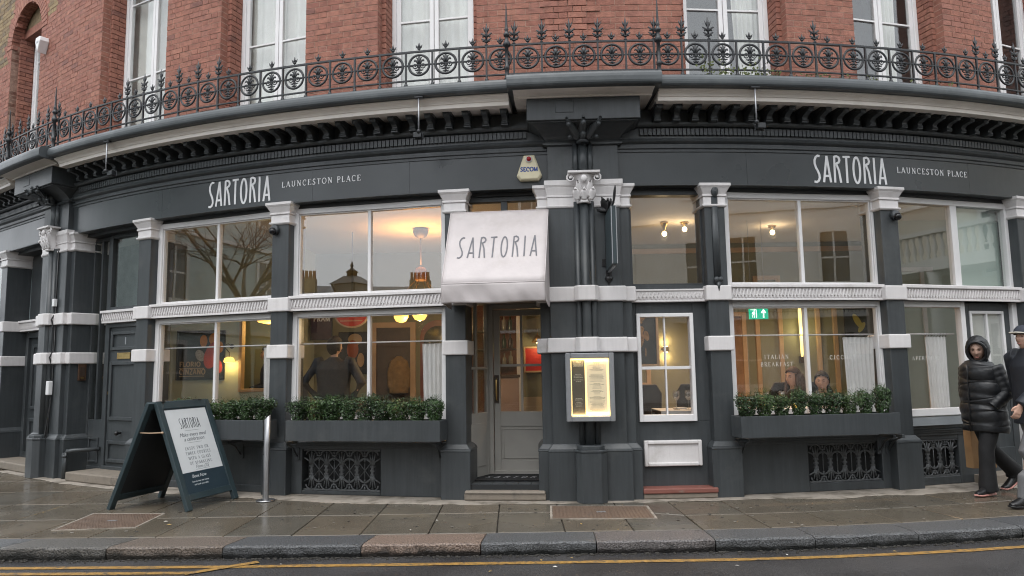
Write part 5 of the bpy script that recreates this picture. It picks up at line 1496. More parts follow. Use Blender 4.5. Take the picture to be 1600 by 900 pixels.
# ================================================================== dining room behind the glass
M['warmw'] = pm('cream_wall', (.50, .44, .34), .8, .05, 1.5)
FZ = .15
def ipart(name, mb, mat, label=None, bevel=0): return mb.build(name, M[mat] if isinstance(mat, str) else mat, bld, bevel=bevel, label=label)
ipart('room_floor', MB().arc([(-.3, .05), (-.3, FZ), (-5.5, FZ), (-5.5, .05)], -31.5, 25, 2.0), 'wood')
ipart('room_ceiling', MB().arc([(-.33, 3.462), (-.33, 3.52), (-5.5, 3.52), (-5.5, 3.462)], -58, 34, 2.0), 'ceil')
ipart('roof_slab', MB().arc([(-.12, 4.38), (-.12, 4.44), (-5.5, 4.44), (-5.5, 4.38)], -58, 34, 2.0), 'black')
def wallseg(a, b, z0, z1, th, mat, name='room_wall'):
    a, b = Vector((a[0], a[1], 0)), Vector((b[0], b[1], 0)); L_ = (b - a).length
    X = Matrix.Translation(a) @ Matrix.Rotation(math.atan2(b.y - a.y, b.x - a.x), 4, 'Z')
    return MB().box(0, L_, 0, th, z0, z1).build(name, M[mat], bld, X)
ZW = 3.46
pL = FP(-26.4, -.30, 0)
wallseg((-5.85, 11.6), (pL.x, pL.y), FZ, ZW, .05, 'warmw')
Y_A = 11.6
mb = MB(); mb.box(-5.9, -4.37, Y_A, Y_A + .1, FZ, ZW); mb.box(-4.37, -3.80, Y_A, Y_A + .1, FZ, 1.16); mb.box(-4.37, -3.80, Y_A, Y_A + .1, 2.33, ZW); mb.box(-3.80, -3.40, Y_A, Y_A + .1, FZ, ZW)
ipart('room_wall', mb, 'sage')
mb = MB(); rect_frame(mb, -4.40, -3.77, 1.13, 2.36, .05, Y_A - .03, Y_A + .12); ipart('hatch_frame', mb, 'pale_wood', bevel=.004)
mb = MB(); mb.box(-4.9, -3.4, 12.7, 12.75, FZ, ZW); mb.box(-4.9, -4.85, 11.7, 12.7, FZ, ZW); ipart('room_wall', mb, 'olive')
wallseg((-3.40, 11.6), (-3.40, 12.75), FZ, ZW, .05, 'sage')
Y_B = 12.35
mb = MB(); mb.box(-3.45, 1.1, Y_B, Y_B + .1, FZ, ZW); ipart('room_wall', mb, 'olive')
mb = MB(); mb.box(-3.4, 1.1, Y_B - .03, Y_B, FZ, .95); ipart('dado', mb, 'warmw')
mb = MB(); rect_frame(mb, -2.42, -1.66, FZ, 2.25, .09, Y_B - .06, Y_B + .01); mb.box(-2.33, -1.75, Y_B - .04, Y_B - .01, FZ, 2.16, 1); o = mb.build('inner_doorway', [M['pale_wood'], M['dwood']], bld)
mb = MB(); arcp = [(-1.58, .9), (-1.58, 2.0)] + [(-1.28 - .30 * math.cos(R(a)), 2.0 + .28 * math.sin(R(a))) for a in range(0, 181, 20)] + [(-.98, .9)]
mb.prism(arcp, Y_B - .06, Y_B - .01); o = mb.build('arched_mirror', pm('mirror_red_frame', (.16, .045, .03), .35, .2, 8), bld)
mb = MB(); mb.prism([(-1.28 + (x + 1.28) * .8, 1.45 + (z - 1.45) * .88) for x, z in arcp], Y_B - .065, Y_B - .055); mb.build('mirror_glass', pm('dark_mirror', (.03, .035, .035), .1, .3, 5), o)
wallseg((1.1, 12.45), (1.1, 10.2), FZ, ZW, .08, 'warmw')
Y_E = 11.9
mb = MB(); mb.box(1.1, 6.6, Y_E, Y_E + .1, FZ, ZW); ipart('room_wall', mb, 'olive')
for i, (x0, x1, z0, z1) in enumerate([(1.9, 2.25, 1.1, 2.25), (3.0, 3.85, FZ, 2.3), (4.0, 4.45, FZ, 2.9), (5.0, 5.35, .9, 2.75)]):
    mb = MB(); rect_frame(mb, x0, x1, z0, z1, .07, Y_E - .05, Y_E); ipart('wall_panel_frame', mb, 'pale_wood', bevel=.003)
    mb = MB(); mb.box(x0 + .07, x1 - .07, Y_E - .012, Y_E - .002, z0 + .07, z1 - .07); ipart('wall_panel', mb, 'wood' if i == 1 else 'olive')
mb = MB(); mb.box(1.12, 6.5, Y_E - .06, Y_E, 2.42, 2.50); mb.box(1.12, 6.5, Y_E - .04, Y_E, 3.3, 3.38); ipart('picture_rail', mb, 'pale_wood')
pF = FP(13.2, -.45, 0)
wallseg((6.05, 11.9), (5.32, 10.2), FZ, ZW, .06, 'sage')
mb = MB(); mb.box(5.32, 9.6, 10.2, 10.3, FZ, ZW); ipart('room_wall', mb, pm('pale_green_wall', (.46, .53, .47), .8, .04, 2))
mb = MB(); mb.box(5.82, 5.87, 10.17, 10.2, FZ, 2.75); mb.box(7.9, 7.98, 10.16, 10.2, FZ, ZW); mb.box(5.35, 6.0, 10.17, 10.2, 2.72, 2.78); ipart('wall_batten', mb, 'cloth')
wallseg(tuple(FP(24, -.3, 0))[:2], (9.5, 10.5), FZ, ZW, .06, 'sage')
MB().arc([(-.9, .05), (-.9, 3.46), (-.95, 3.46), (-.95, .05)], -58, -29.6, 1.0).build('room_wall', pm('hall_blue', (.20, .245, .25), .7, .2, 6), bld)
MB().arc([(-.3, .02), (-.3, .10), (-1, .10), (-1, .02)], -58, -31.5, 1.0).build('room_floor', M['wood'], bld)
# window rods and café curtains
rod_m = pm('rod_white', (.68, .68, .67), .35)
for b, (a0, a1) in BAY.items():
    if b == 'Z': continue
    tm = (a0 + a1) / 2; X = T(tm); hw = (R0 - .2) * math.sin(R((a1 - a0) / 2))
    if b == 'F': xa, xb = -hw, (17.3 - tm) * R0 * R(1)
    else: xa, xb = -hw, hw
    lab = {'A': 'behind the A-board window', 'B': 'behind the window left of the entrance', 'E': 'behind the diners window', 'F': 'behind the narrow window near the walkers'}[b]
    o = MB().tube([(xa, .262, 1.775), (xb, .262, 1.775)], .0085, 8).build('curtain_rod', rod_m, None, X)
    tag(o, 'thin white cafe curtain rod ' + lab, 'curtain rod', 'cafe curtain rods')
    x0, x1, z0, fo = {'A': (hw - .33, hw - .06, .75, 4), 'B': (hw - .36, hw - .02, .75, 6), 'E': (hw - .46, hw - .06, .75, 7), 'F': (xb - .44, xb - .12, .86, 6)}[b]
    cm = curtain_mesh(x0, x1, z0, 1.745, .285, fo, .022, .16, ord(b))
    o = cm.build('cafe_curtain', M['cloth'], None, X); tag(o, 'white half-height cafe curtain gathered ' + lab, 'curtain', 'cafe curtains')
    for k in range(fo + 2):
        xk = x0 + (x1 - x0) * k / (fo + 1)
        MB().tube([(xk, .262, 1.79), (xk, .268, 1.765), (xk, .282, 1.742)], .004, 5).build('curtain_ring', M['dwood'], o, X)
# lettering on the glass
Xg = T(sum(BAY['E']) / 2)
gm = pm('glass_vinyl', (.62, .62, .60), .6)
thl = lambda th: (th - sum(BAY['E']) / 2) * (R0 - .2) * R(1)
for txt, th, z_, w_ in (('ITALIAN', 6.95, 1.50, .30), ('BREAKFAST', 6.95, 1.415, .40), ('CICCHETTI', 10.55, 1.485, .42)):
    mb = MB(); flat_text(mb, txt, Xg @ Matrix.Translation((0, .1985, 0)), thl(th), z_, .048, 'serif', space=.25, width=w_, h=.0006); mb.build('glass_lettering', gm, WIN['E'][1])
XgF = T(sum(BAY['F']) / 2); mb = MB(); flat_text(mb, 'APERITIVO', XgF @ Matrix.Translation((0, .1985, 0)), (15.1 - sum(BAY['F']) / 2) * R0 * R(1), 1.46, .046, 'serif', space=.25, width=.42, h=.0006); mb.build('glass_lettering', gm, wF2)
# translucent blind behind the upper right light
Xf = T(19.5)
o = MB().box(-.48, .46, .26, .265, 2.36, 3.42).build('roller_blind', pm('blind_pale_green', (.55, .64, .60), .8, .04, 3), None, Xf); tag(o, 'pale green roller blind behind the upper right window', 'blind')
# ---- lamps
def point(parent, p, e, col=(1.0, .70, .36), r=.05):
    l_ = bpy.data.lights.new('bulb_light', 'POINT'); l_.energy = e; l_.color = col; l_.shadow_soft_size = r
    return link('bulb_light', l_, parent, Matrix.Translation(p))
amber = pm('amber_shade', (.42, .18, .06), .5, .1, 8)
cx_, cy_ = -1.30, 10.2
ch = empty('chandelier', 'brass ring chandelier with yellow glass bowls beside the entrance', 'chandelier', Matrix.Translation((cx_, cy_, 2.2)))
Xc = Matrix.Translation((cx_, cy_, 0))
mb = MB(); mb.lathe([(.115, 3.44), (.11, 3.40), (.085, 3.345), (.045, 3.318), (.012, 3.31)], 18); mb.build('ceiling_cup', pm('cup_bronze', (.03, .022, .018), .5), ch, Xc)
MB().tube([(0, 0, 3.31), (0, 0, 2.86)], .008, 8).build('rod', M['dwood'], ch, Xc)
mb = MB(); mb.lathe([(.03, 2.90), (.065, 2.885), (.085, 2.85), (.09, 2.72), (.07, 2.70)], 14); mb.build('shade', amber, ch, Xc)
mb = MB(); rc = [(.30 * math.cos(2 * PI * i / 28), .30 * math.sin(2 * PI * i / 28), 2.46) for i in range(28)]
mb.tube(rc, .014, 6, closed=True); mb.build('ring', M['brass'], ch, Xc)
for k in range(6):
    a = 2 * PI * k / 6 + .3; MB().tube([(.08 * math.cos(a), .08 * math.sin(a), 2.7), (.30 * math.cos(a), .30 * math.sin(a), 2.46)], .004, 5).build('stay', M['brass'], ch, Xc)
for k in range(2):
    p = ((-.29, .05), (.02, -.27))[k]
    MB().lathe([(.02, 2.11), (.07, 2.13), (.1, 2.18), (.105, 2.22)], 14, 0, Matrix.Translation((p[0], p[1], 0))).build('glass_bowl', M['lampglow'], ch, Xc)
    MB().tube([(p[0], p[1], 2.22), (p[0], p[1], 2.46)], .006, 5).build('bowl_stem', M['brass'], ch, Xc)
sp = bpy.data.lights.new('shade_uplight', 'AREA'); sp.energy = 17; sp.color = (1.0, .40, .08); sp.shape = 'DISK'; sp.size = .7
link('shade_uplight', sp, ch, Matrix.Translation((cx_, cy_, 2.93)) @ Matrix.Rotation(PI, 4, 'X')); point(ch, (cx_, cy_, 2.04), 24, (1.0, .72, .36))
def bulb(x, y, z, lab, e=9):
    r_ = empty('ceiling_bulb', lab, 'lamp', Matrix.Translation((x, y, z)), 'bare ceiling bulbs')
    X = Matrix.Translation((x, y, 0))
    MB().lathe([(.01, 3.46), (.06, 3.455), (.05, 3.43), (.012, z + .05), (.012, z + .04)], 14).build('fitting', M['brass'], r_, X)
    MB().ball((0, 0, z), .035, 10).build('bulb', M['bglow'], r_, X); point(r_, (x, y, z - .05), e * .4, (1, .76, .48))
    sl_ = bpy.data.lights.new('bulb_downlight', 'SPOT'); sl_.energy = e * 7; sl_.color = (1, .66, .38); sl_.spot_size = R(125); sl_.spot_blend = .7; sl_.shadow_soft_size = .05; link('bulb_downlight', sl_, r_, Matrix.Translation((x, y, z - .05)))
bulb(2.16, 10.0, 3.29, 'lit ceiling bulb left of pair behind small upper window', 9); bulb(2.46, 10.05, 3.36, 'lit ceiling bulb right of pair behind small upper window', 9); bulb(3.83, 10.4, 3.36, 'lit ceiling bulb behind the upper diners window', 13)

def sconce(x, y, z, lab, kind):
    r_ = empty('wall_lamp', lab, 'lamp', Matrix.Translation((x, y, z)), 'wall lamps'); X = Matrix.Translation((x, y, z))
    if kind == 'bowl':
        mb = MB(); mb.tube([(0, 0, .2), (-.04, -.06, .24), (-.09, -.1, .2), (0, -.1, .1), (0, -.1, .03)], .008, 6); mb.lathe([(.04, 0), (.035, .012)], 12, 0, Matrix.Translation((0, 0, .2)) @ Matrix.Rotation(R(90), 4, 'X')); mb.build('arm', M['dwood'], r_, X)
        MB().lathe([(.02, .03), (.07, .01), (.085, -.04), (.075, -.06)], 14, 0, Matrix.Translation((0, -.1, 0))).build('shade', M['lampglow'], r_, X); point(r_, (x, y - .14, z - .10), 2.2, (1, .72, .24), .03)
    else:
        mb = MB(); mb.box(-.05, .05, -.1, -.012, -.045, .045); mb.box(-.02, .02, -.02, .0, -.03, .03); mb.build('body', M['brass'], r_, X, .01, 2)
        MB().box(-.035, .035, -.085, -.025, .046, .05).build('lens', M['bglow'], r_, X); MB().box(-.035, .035, -.085, -.025, -.05, -.046).build('lens', M['bglow'], r_, X)
        point(r_, (x, y - .07, z + .12), 2.2, (1, .66, .28), .02); point(r_, (x, y - .07, z - .12), 2.2, (1, .66, .28), .02)
sconce(-4.52, Y_A, 1.66, 'glowing yellow wall lamp beside the framed poster', 'bowl')
sconce(2.50, Y_E - .01, 1.71, 'brass up-and-down wall lamp seen through the small sash window', 'box')
hl = empty('hatch_pendant', 'wide yellow glass pendant glowing in the wall hatch', 'lamp', Matrix.Translation((-4.02, 11.9, 2.2)))
mb = MB(); mb.lathe([(.03, 2.42), (.2, 2.38), (.26, 2.30), (.24, 2.26), (.12, 2.235)], 16, 0, Matrix.Translation((-3.98, 11.95, 0))); mb.build('shade', M['lampglow'], hl); MB().tube([(-3.98, 11.95, 2.42), (-3.98, 11.95, 3.46)], .006, 6).build('cord', M['blackp'], hl); point(hl, (-3.98, 11.85, 2.12), 6, (1, .74, .3))
yl = empty('tall_wall_lamp', 'tall narrow yellow wall light behind the diners', 'lamp', Matrix.Translation((4.72, 11.8, 1.7)))
MB().lathe([(.014, 1.55), (.022, 1.6), (.028, 2.3), (.02, 2.36)], 12, 0, Matrix.Translation((4.72, 11.8, 0))).build('glass_tube', emis('tube_glow', (1.0, .78, .28), 1.3), yl); MB().box(4.70, 4.74, 11.8, 11.9, 1.45, 1.56).build('bracket', M['dwood'], yl); point(yl, (4.72, 11.68, 1.95), 3, (1, .8, .35))
# ---- pictures
def picture(x0, x1, z0, z1, y, lab, frame_m, canvas_m, X=I4, w=.03):
    r_ = empty('framed_picture', lab, 'picture', X @ Matrix.Translation(((x0 + x1) / 2, y, z0)), 'pictures on the dining room walls')
    mb = MB(); rect_frame(mb, x0, x1, z0, z1, w, y - .03, y); mb.build('frame', frame_m, r_, X, .003)
    MB().box(x0 + w, x1 - w, y - .014, y - .006, z0 + w, z1 - w).build('canvas', canvas_m, r_, X)
    return r_
dark = pm('poster_dark', (.022, .024, .026), .5, .2, 4)
orange = pm('poster_orange', (.62, .25, .03), .5, .15, 8); redp = pm('poster_red', (.48, .05, .025), .5, .15, 8); buff = pm('poster_buff', (.5, .36, .22), .5, .1, 8)
pc = picture(-5.40, -4.62, 1.33, 2.12, Y_A, 'dark square poster with orange and red figure shapes and buff lettering', M['blackp'], dark, w=.02)
mb = MB()
def blob(mb, pts, y, mat): mb.prism(pts, y - .003, y, mat)
def ov(cx, cz, rx, rz, n=16, rot=0):
    return [(cx + rx * math.cos(2 * PI * i / n) * math.cos(rot) - rz * math.sin(2 * PI * i / n) * math.sin(rot), cz + rx * math.cos(2 * PI * i / n) * math.sin(rot) + rz * math.sin(2 * PI * i / n) * math.cos(rot)) for i in range(n)]
blob(mb, ov(-4.97, 1.95, .06, .10), Y_A - .0145, 0); blob(mb, ov(-4.80, 1.98, .085, .10), Y_A - .015, 0); blob(mb, ov(-4.70, 1.85, .05, .09), Y_A - .0155, 0)
blob(mb, ov(-4.83, 1.72, .12, .22, 16, -.3), Y_A - .019, 1); blob(mb, ov(-4.73, 1.55, .07, .12, 16, .2), Y_A - .0195, 1); blob(mb, ov(-5.02, 1.72, .07, .10, 16, .5), Y_A - .0165, 2)
flat_text(mb, 'FLORIO', Matrix.Translation((0, Y_A - .0142, 0)), -5.35, 1.545, .075, 'serif', 3, align='l', bold=1.3, serif=False, space=.06, width=.34)
flat_text(mb, 'CINZANO', Matrix.Translation((0, Y_A - .0142, 0)), -5.35, 1.42, .085, 'serif', 3, align='l', bold=1.3, serif=False, space=.06, width=.42)
for z_ in (1.51, 1.385): mb.box(-5.35, -4.95, Y_A - .0148, Y_A - .0142, z_, z_ + .012, 3)
mb.build('poster_print', [orange, redp, pm('poster_grey', (.35, .34, .36), .5, .4, 40), buff], pc)
pc = picture(-2.98, -2.48, 1.38, 2.10, Y_B, 'dark picture with orange and cream shapes beside the inner doorway', dark, pm('pic_navy', (.03, .035, .045), .5, .2, 5), w=.02)
mb = MB(); blob(mb, ov(-2.70, 1.97, .12, .10), Y_B - .015, 1); blob(mb, ov(-2.74, 1.8, .10, .16), Y_B - .016, 0); blob(mb, ov(-2.60, 1.62, .06, .12), Y_B - .0165, 1); blob(mb, ov(-2.72, 1.52, .07, .09), Y_B - .0175, 0); mb.build('picture_print', [pm('pic_rust', (.32, .10, .05), .5), pm('pic_buff', (.4, .28, .16), .5)], pc)
pc = picture(1.10, 1.80, 1.42, 2.25, 0, 'large framed sepia print angled on the wall behind the small sash window', pm('pale_oak_frame', (.55, .42, .30), .5), pm('print_blue', (.045, .06, .075), .5, .3, 5), Matrix.Translation((.32, 9.55, 0)) @ Matrix.Rotation(R(18), 4, 'Z'), w=.04)
mb = MB(); rr_ = random.Random(9)
for _ in range(26): blob(mb, ov(1.44 + rr_.gauss(0, .1), 1.82 + rr_.gauss(0, .14), rr_.uniform(.01, .05), rr_.uniform(.03, .12), 8, rr_.uniform(-.6, .6)), -.015 - .0002 * _, 0)
mb.build('picture_print', pm('sepia', (.34, .22, .13), .6, .5, 20), pc, Matrix.Translation((.32, 9.55, 0)) @ Matrix.Rotation(R(18), 4, 'Z'))
pc = picture(5.48, 5.95, 1.82, 2.75, Y_E, 'black and red poster high on the wall behind the cafe curtain', dark, dark, w=.02)
mb = MB(); mb.box(5.52, 5.92, Y_E - .018, Y_E - .0145, 2.42, 2.70, 0); blob(mb, ov(5.7, 2.12, .05, .14, 14, .5), Y_E - .015, 1); blob(mb, ov(5.76, 2.02, .04, .1, 14, -.6), Y_E - .016, 1); mb.build('picture_print', [pm('pic_red', (.46, .07, .03), .5), pm('pic_yellow', (.45, .40, .08), .5)], pc)
pc = picture(-3.36, -2.99, 1.95, 2.45, Y_B - .4, 'small dark poster with white capitals behind the left window corner', dark, pm('pic_plum', (.05, .02, .025), .5, .3, 8), w=.015)
mb = MB(); flat_text(mb, 'PRAM', Matrix.Translation((0, Y_B - .415, 0)), -3.17, 2.26, .09, 'serif', serif=False, bold=1.1, space=.05, width=.28); mb.build('picture_print', M['letter'], pc)
# red oval sign hanging in the window
rs = empty('oval_sign', 'red oval bar sign with cream rim hanging behind the left window', 'sign', Matrix.Translation((-2.31, 10.4, 2.2)))
mb = MB(); mb.prism(ov(-2.33, 2.255, .25, .20, 28), 10.39, 10.43); mb.build('rim', buff, rs); mb = MB(); mb.prism(ov(-2.33, 2.255, .225, .178, 28), 10.384, 10.39); mb.build('face', redp, rs); mb = MB(); mb.box(-2.49, -2.17, 10.378, 10.384, 2.15, 2.162); mb.box(-2.50, -2.16, 10.378, 10.384, 2.34, 2.352); mb.build('face_stripe', buff, rs)
MB().tube([(-2.33, 10.41, 2.45), (-2.33, 10.41, 3.46)], .006, 6).build('hanger', M['blackp'], rs)
# fire exit sign
es = empty('exit_sign', 'green illuminated emergency exit sign hanging behind the diners window', 'sign', Matrix.Translation((3.43, 10.0, 2.065)))
MB().box(3.295, 3.555, 9.985, 10.015, 2.065, 2.210).build('box', emis('exit_green', (.0, .42, .24), .75), es)
mb = MB(); ew = 9.984
mb.tube([(3.352, ew, 2.180), (3.352, ew, 2.182)], .012, 8); 
def bar_(p, w): ribbons(mb, [(p, w)], lambda u, v, q: Vector((u, ew - q, v)), .0008)
bar_([(3.35, 2.165), (3.348, 2.130)], .02); bar_([(3.348, 2.130), (3.335, 2.110), (3.34, 2.085)], .011); bar_([(3.348, 2.130), (3.368, 2.2), (3.362, 2.083)], .011); bar_([(3.35, 2.160), (3.33, 2.143)], .009); bar_([(3.35, 2.160), (3.372, 2.147)], .009)
bar_([(3.39, 2.080), (3.39, 2.195)], .012); bar_([(3.39, 2.195), (3.31, 2.195)], .008)
bar_([(3.49, 2.080), (3.49, 2.185)], .02); bar_([(3.46, 2.150), (3.49, 2.190), (3.52, 2.150)], .02); mb.build('pictogram', emis('exit_white', (.9, 1, .95), .8), es)
for x_ in (3.33, 3.52): MB().tube([(x_, 10, 2.210), (x_, 10, 3.46)], .003, 5).build('wire', M['silver'], es)
# ---- tables, chairs, tableware
def table(x, y, w, d, lab, rz=0):
    X = MT(x, y, FZ, rz); r_ = empty('dining_table', lab, 'table', X, 'dining tables')
    MB().box(-w / 2, w / 2, -d / 2, d / 2, .715, .75).build('tabletop', M['dwood'], r_, X, .005)
    mb = MB(); mb.box(-w / 2 - .004, w / 2 + .004, -d / 2 - .004, d / 2 + .004, .752, .757); mb.box(-w / 2 - .006, w / 2 + .006, -d / 2 - .007, -d / 2 - .004, .56, .757); mb.box(-w / 2 - .006, w / 2 + .006, d / 2 + .004, d / 2 + .007, .56, .757); mb.build('tablecloth', M['cloth'], r_, X)
    for sx in (-1, 1):
        for sy in (-1, 1): MB().box(sx * (w / 2 - .05) - .02, sx * (w / 2 - .05) + .02, sy * (d / 2 - .05) - .02, sy * (d / 2 - .05) + .02, 0, .715).build('leg', M['dwood'], r_, X)
    return X
def chair(x, y, rz, lab):
    X = MT(x, y, FZ, rz); r_ = empty('dining_chair', lab, 'chair', X, 'dining chairs')
    MB().box(-.22, .22, -.22, .22, .42, .48).build('seat', M['dwood'], r_, X, .02, 2)
    mb = MB(); mb.prism([(-.2, .5), (-.22, .93), (-.15, 1.05), (.15, 1.05), (.22, .93), (.2, .5)], .19, .235); mb.build('backrest', pm('chair_leather', (.022, .015, .012), .45, .2, 8), r_, X, .015, 2)
    for sx in (-1, 1):
        for sy in (-1, 1): MB().tube([(sx * .19, sy * .19, .43), (sx * .21, sy * .21, 0)], [.018, .012], 6).build('leg', M['dwood'], r_, X)
gls = glass_mat('wine_glass', .16, (.93, .93, .93), .02)
def wineglass(x, y, z, lab, s=1.0):
    o = MB().lathe([(.034, 0), (.034, .003), (.004, .006), (.0035, .09), (.012, .1), (.032, .125), (.038, .155), (.034, .20), (.0325, .20), (.036, .155), (.03, .127), (.008, .104)], 16).build('wine_glass', gls, None, Matrix.Translation((x, y, z)) @ Matrix.Diagonal((s, s, s, 1)))
    tag(o, lab, 'wine glass', 'wine glasses')
TZ = FZ + .757
table(2.2, 8.95, .9, .6, 'white clothed table set with glasses behind the small sash window')
chair(1.75, 9.35, 5, 'dark leather dining chair left of the table behind the small sash window'); chair(2.33, 9.36, -8, 'dark leather dining chair behind the glasses at the small sash window')
for i, (x, y) in enumerate(((1.98, 8.86), (2.13, 8.88), (2.46, 8.95))): wineglass(x, y, TZ, ['leftmost', 'middle', 'rightmost'][i] + ' wine glass on the table behind the small sash window', 1.15)
o = MB().lathe([(.0, 0), (.07, .002), (.11, .014), (.112, .016), (.07, .005), (.0, .004)], 20).build('plate', M['plasticw'], None, Matrix.Translation((2.3, 8.85, TZ + .001))); tag(o, 'white side plate beside wine glasses behind the small sash window', 'plate')
o = MB().box(-.07, .07, -.05, .05, 0, .02).build('napkin', M['cloth'], None, MT(2.05, 9.0, TZ + .001, 20), .006, 2); tag(o, 'folded white napkin on the table behind the small sash window', 'napkin')
table(3.55, 9.0, 1.5, .6, 'long white clothed table between window planter and seated diners')
for i, (x, y) in enumerate(((2.98, 8.9), (3.12, 8.98), (3.3, 8.95), (3.75, 8.95))): wineglass(x, y, TZ, ['first', 'second', 'third', 'fourth'][i] + ' wine glass along the table in front of the diners')
for i, (x, y) in enumerate(((3.05, 8.82), (3.42, 8.84))):
    o = MB().lathe([(.025, 0), (.03, .06), (.028, .06), (.023, .004)], 12).build('candle_glass', M['lampglow'], None, Matrix.Translation((x, y, TZ))); tag(o, ['left', 'right'][i] + ' glowing candle glass on the diners table', 'candle', 'candles on the diners table')
chair(3.62, 9.45, 0, 'dining chair of the diner with long brown hair'); chair(4.02, 9.45, 0, 'dining chair of the dark haired diner')
table(-1.7, 9.7, 1.1, .6, 'white clothed table under the chandelier'); chair(-1.0, 10.1, -20, 'dark dining chair under the chandelier'); table(-3.8, 10.5, 1.2, .6, 'white clothed table below the dark poster'); chair(-3.4, 11.1, 0, 'dark dining chair below the wall lamp')
# coat on a peg
mb = MB(); mb.tube([(0, 0, .62), (0, -.02, .55), (0, -.03, .3), (0, -.02, 0)], [(.05, .04), (.13, .06), (.15, .07), (.17, .06)], 12); mb.tube([(.1, -.02, .54), (.15, -.02, .35), (.15, -.03, .1)], [.05, .05, .045], 8); mb.tube([(-.1, -.02, .54), (-.15, -.02, .35), (-.15, -.03, .1)], [.05, .05, .045], 8)
o = mb.build('hanging_coat', pm('tan_coat', (.20, .125, .05), .9, .25, 12), None, Matrix.Translation((-1.93, Y_B - .12, 1.05))); tag(o, 'tan coat hanging in front of the inner doorway', 'coat'); remesh(o, .02)
# bar behind the entrance door
bar = empty('bar_counter', 'bar counter with pale pink front behind the entrance door', 'bar', Matrix.Translation((-.05, 10.9, FZ)))
MB().box(-.34, .08, 10.9, 11.3, FZ, 1.30).build('counter_front', pm('bar_pink', (.36, .25, .20), .6, .06, 4), bar, bevel=.006); MB().box(-.36, .10, 10.88, 11.32, 1.30, 1.34).build('counter_top', M['dwood'], bar, bevel=.006)
bs = empty('bottle_shelves', 'back bar shelves in a red brick arch behind the entrance door', 'shelf', Matrix.Translation((-.15, 12.1, FZ)))
MB().box(-.9, .1, 12.3, 12.34, FZ, 3.0).build('back_panel', pm('bar_red_brick', (.12, .05, .035), .8, .25, 8), bs)
for z_ in (1.45, 1.75, 2.05): MB().box(-.85, .05, 12.05, 12.3, z_, z_ + .025).build('shelf', M['dwood'], bs)
MB().box(.06, .13, 12.0, 12.1, FZ, 2.6).build('upright', M['cloth'], bs)
bcol = [pm('bottle_%d' % i, c, .12, .1, 9) for i, c in enumerate([(.02, .045, .02), (.10, .04, .012), (.03, .02, .015), (.2, .19, .15)])]
bprof = [(.036, 0), (.038, .01), (.038, .17), (.03, .2), (.014, .225), (.013, .285), (.015, .29), (.0145, .3)]
bms = []
for m_ in bcol: bms.append(MB().lathe(bprof, 10).mesh('bottle', m_))
ri = random.Random(6)
for k, z_ in enumerate((1.475, 1.775, 2.075)):
    for i in range(5):
        s = ri.uniform(.72, .88); o = link('bottle', bms[ri.randrange(4)], None, Matrix.Translation((-.46 + i * .105, 12.14 + ri.uniform(-.02, .02), z_)) @ Matrix.Diagonal((1, 1, s, 1)))
        tag(o, '%s bottle from the left on the %s back bar shelf behind the entrance door' % (OR[i], ('lower', 'middle', 'upper')[k]), 'bottle', 'bottles on the %s back bar shelf' % ('lower', 'middle', 'upper')[k])
bl = empty('bar_lamp', 'brass lamp glowing over a red panel behind the entrance door', 'lamp', Matrix.Translation((.4, 12.0, 1.4)))
MB().lathe([(.03, 1.98), (.06, 1.95), (.11, 1.86), (.105, 1.86)], 14, 0, Matrix.Translation((.42, 12.1, 0))).build('shade', M['brass'], bl); MB().tube([(.42, 12.1, 1.98), (.42, 12.3, 2.1)], .008, 6).build('arm', M['brass'], bl); MB().ball((.42, 12.1, 1.87), .03, 10).build('bulb', M['bglow'], bl); point(bl, (.42, 12.05, 1.78), 2.5, (1, .7, .3))
rp = picture(.18, .56, 1.36, 1.80, 12.3, 'red panel picture under the bar lamp behind the entrance door', M['pale_wood'], pm('bar_red', (.42, .02, .015), .5, .1, 5))
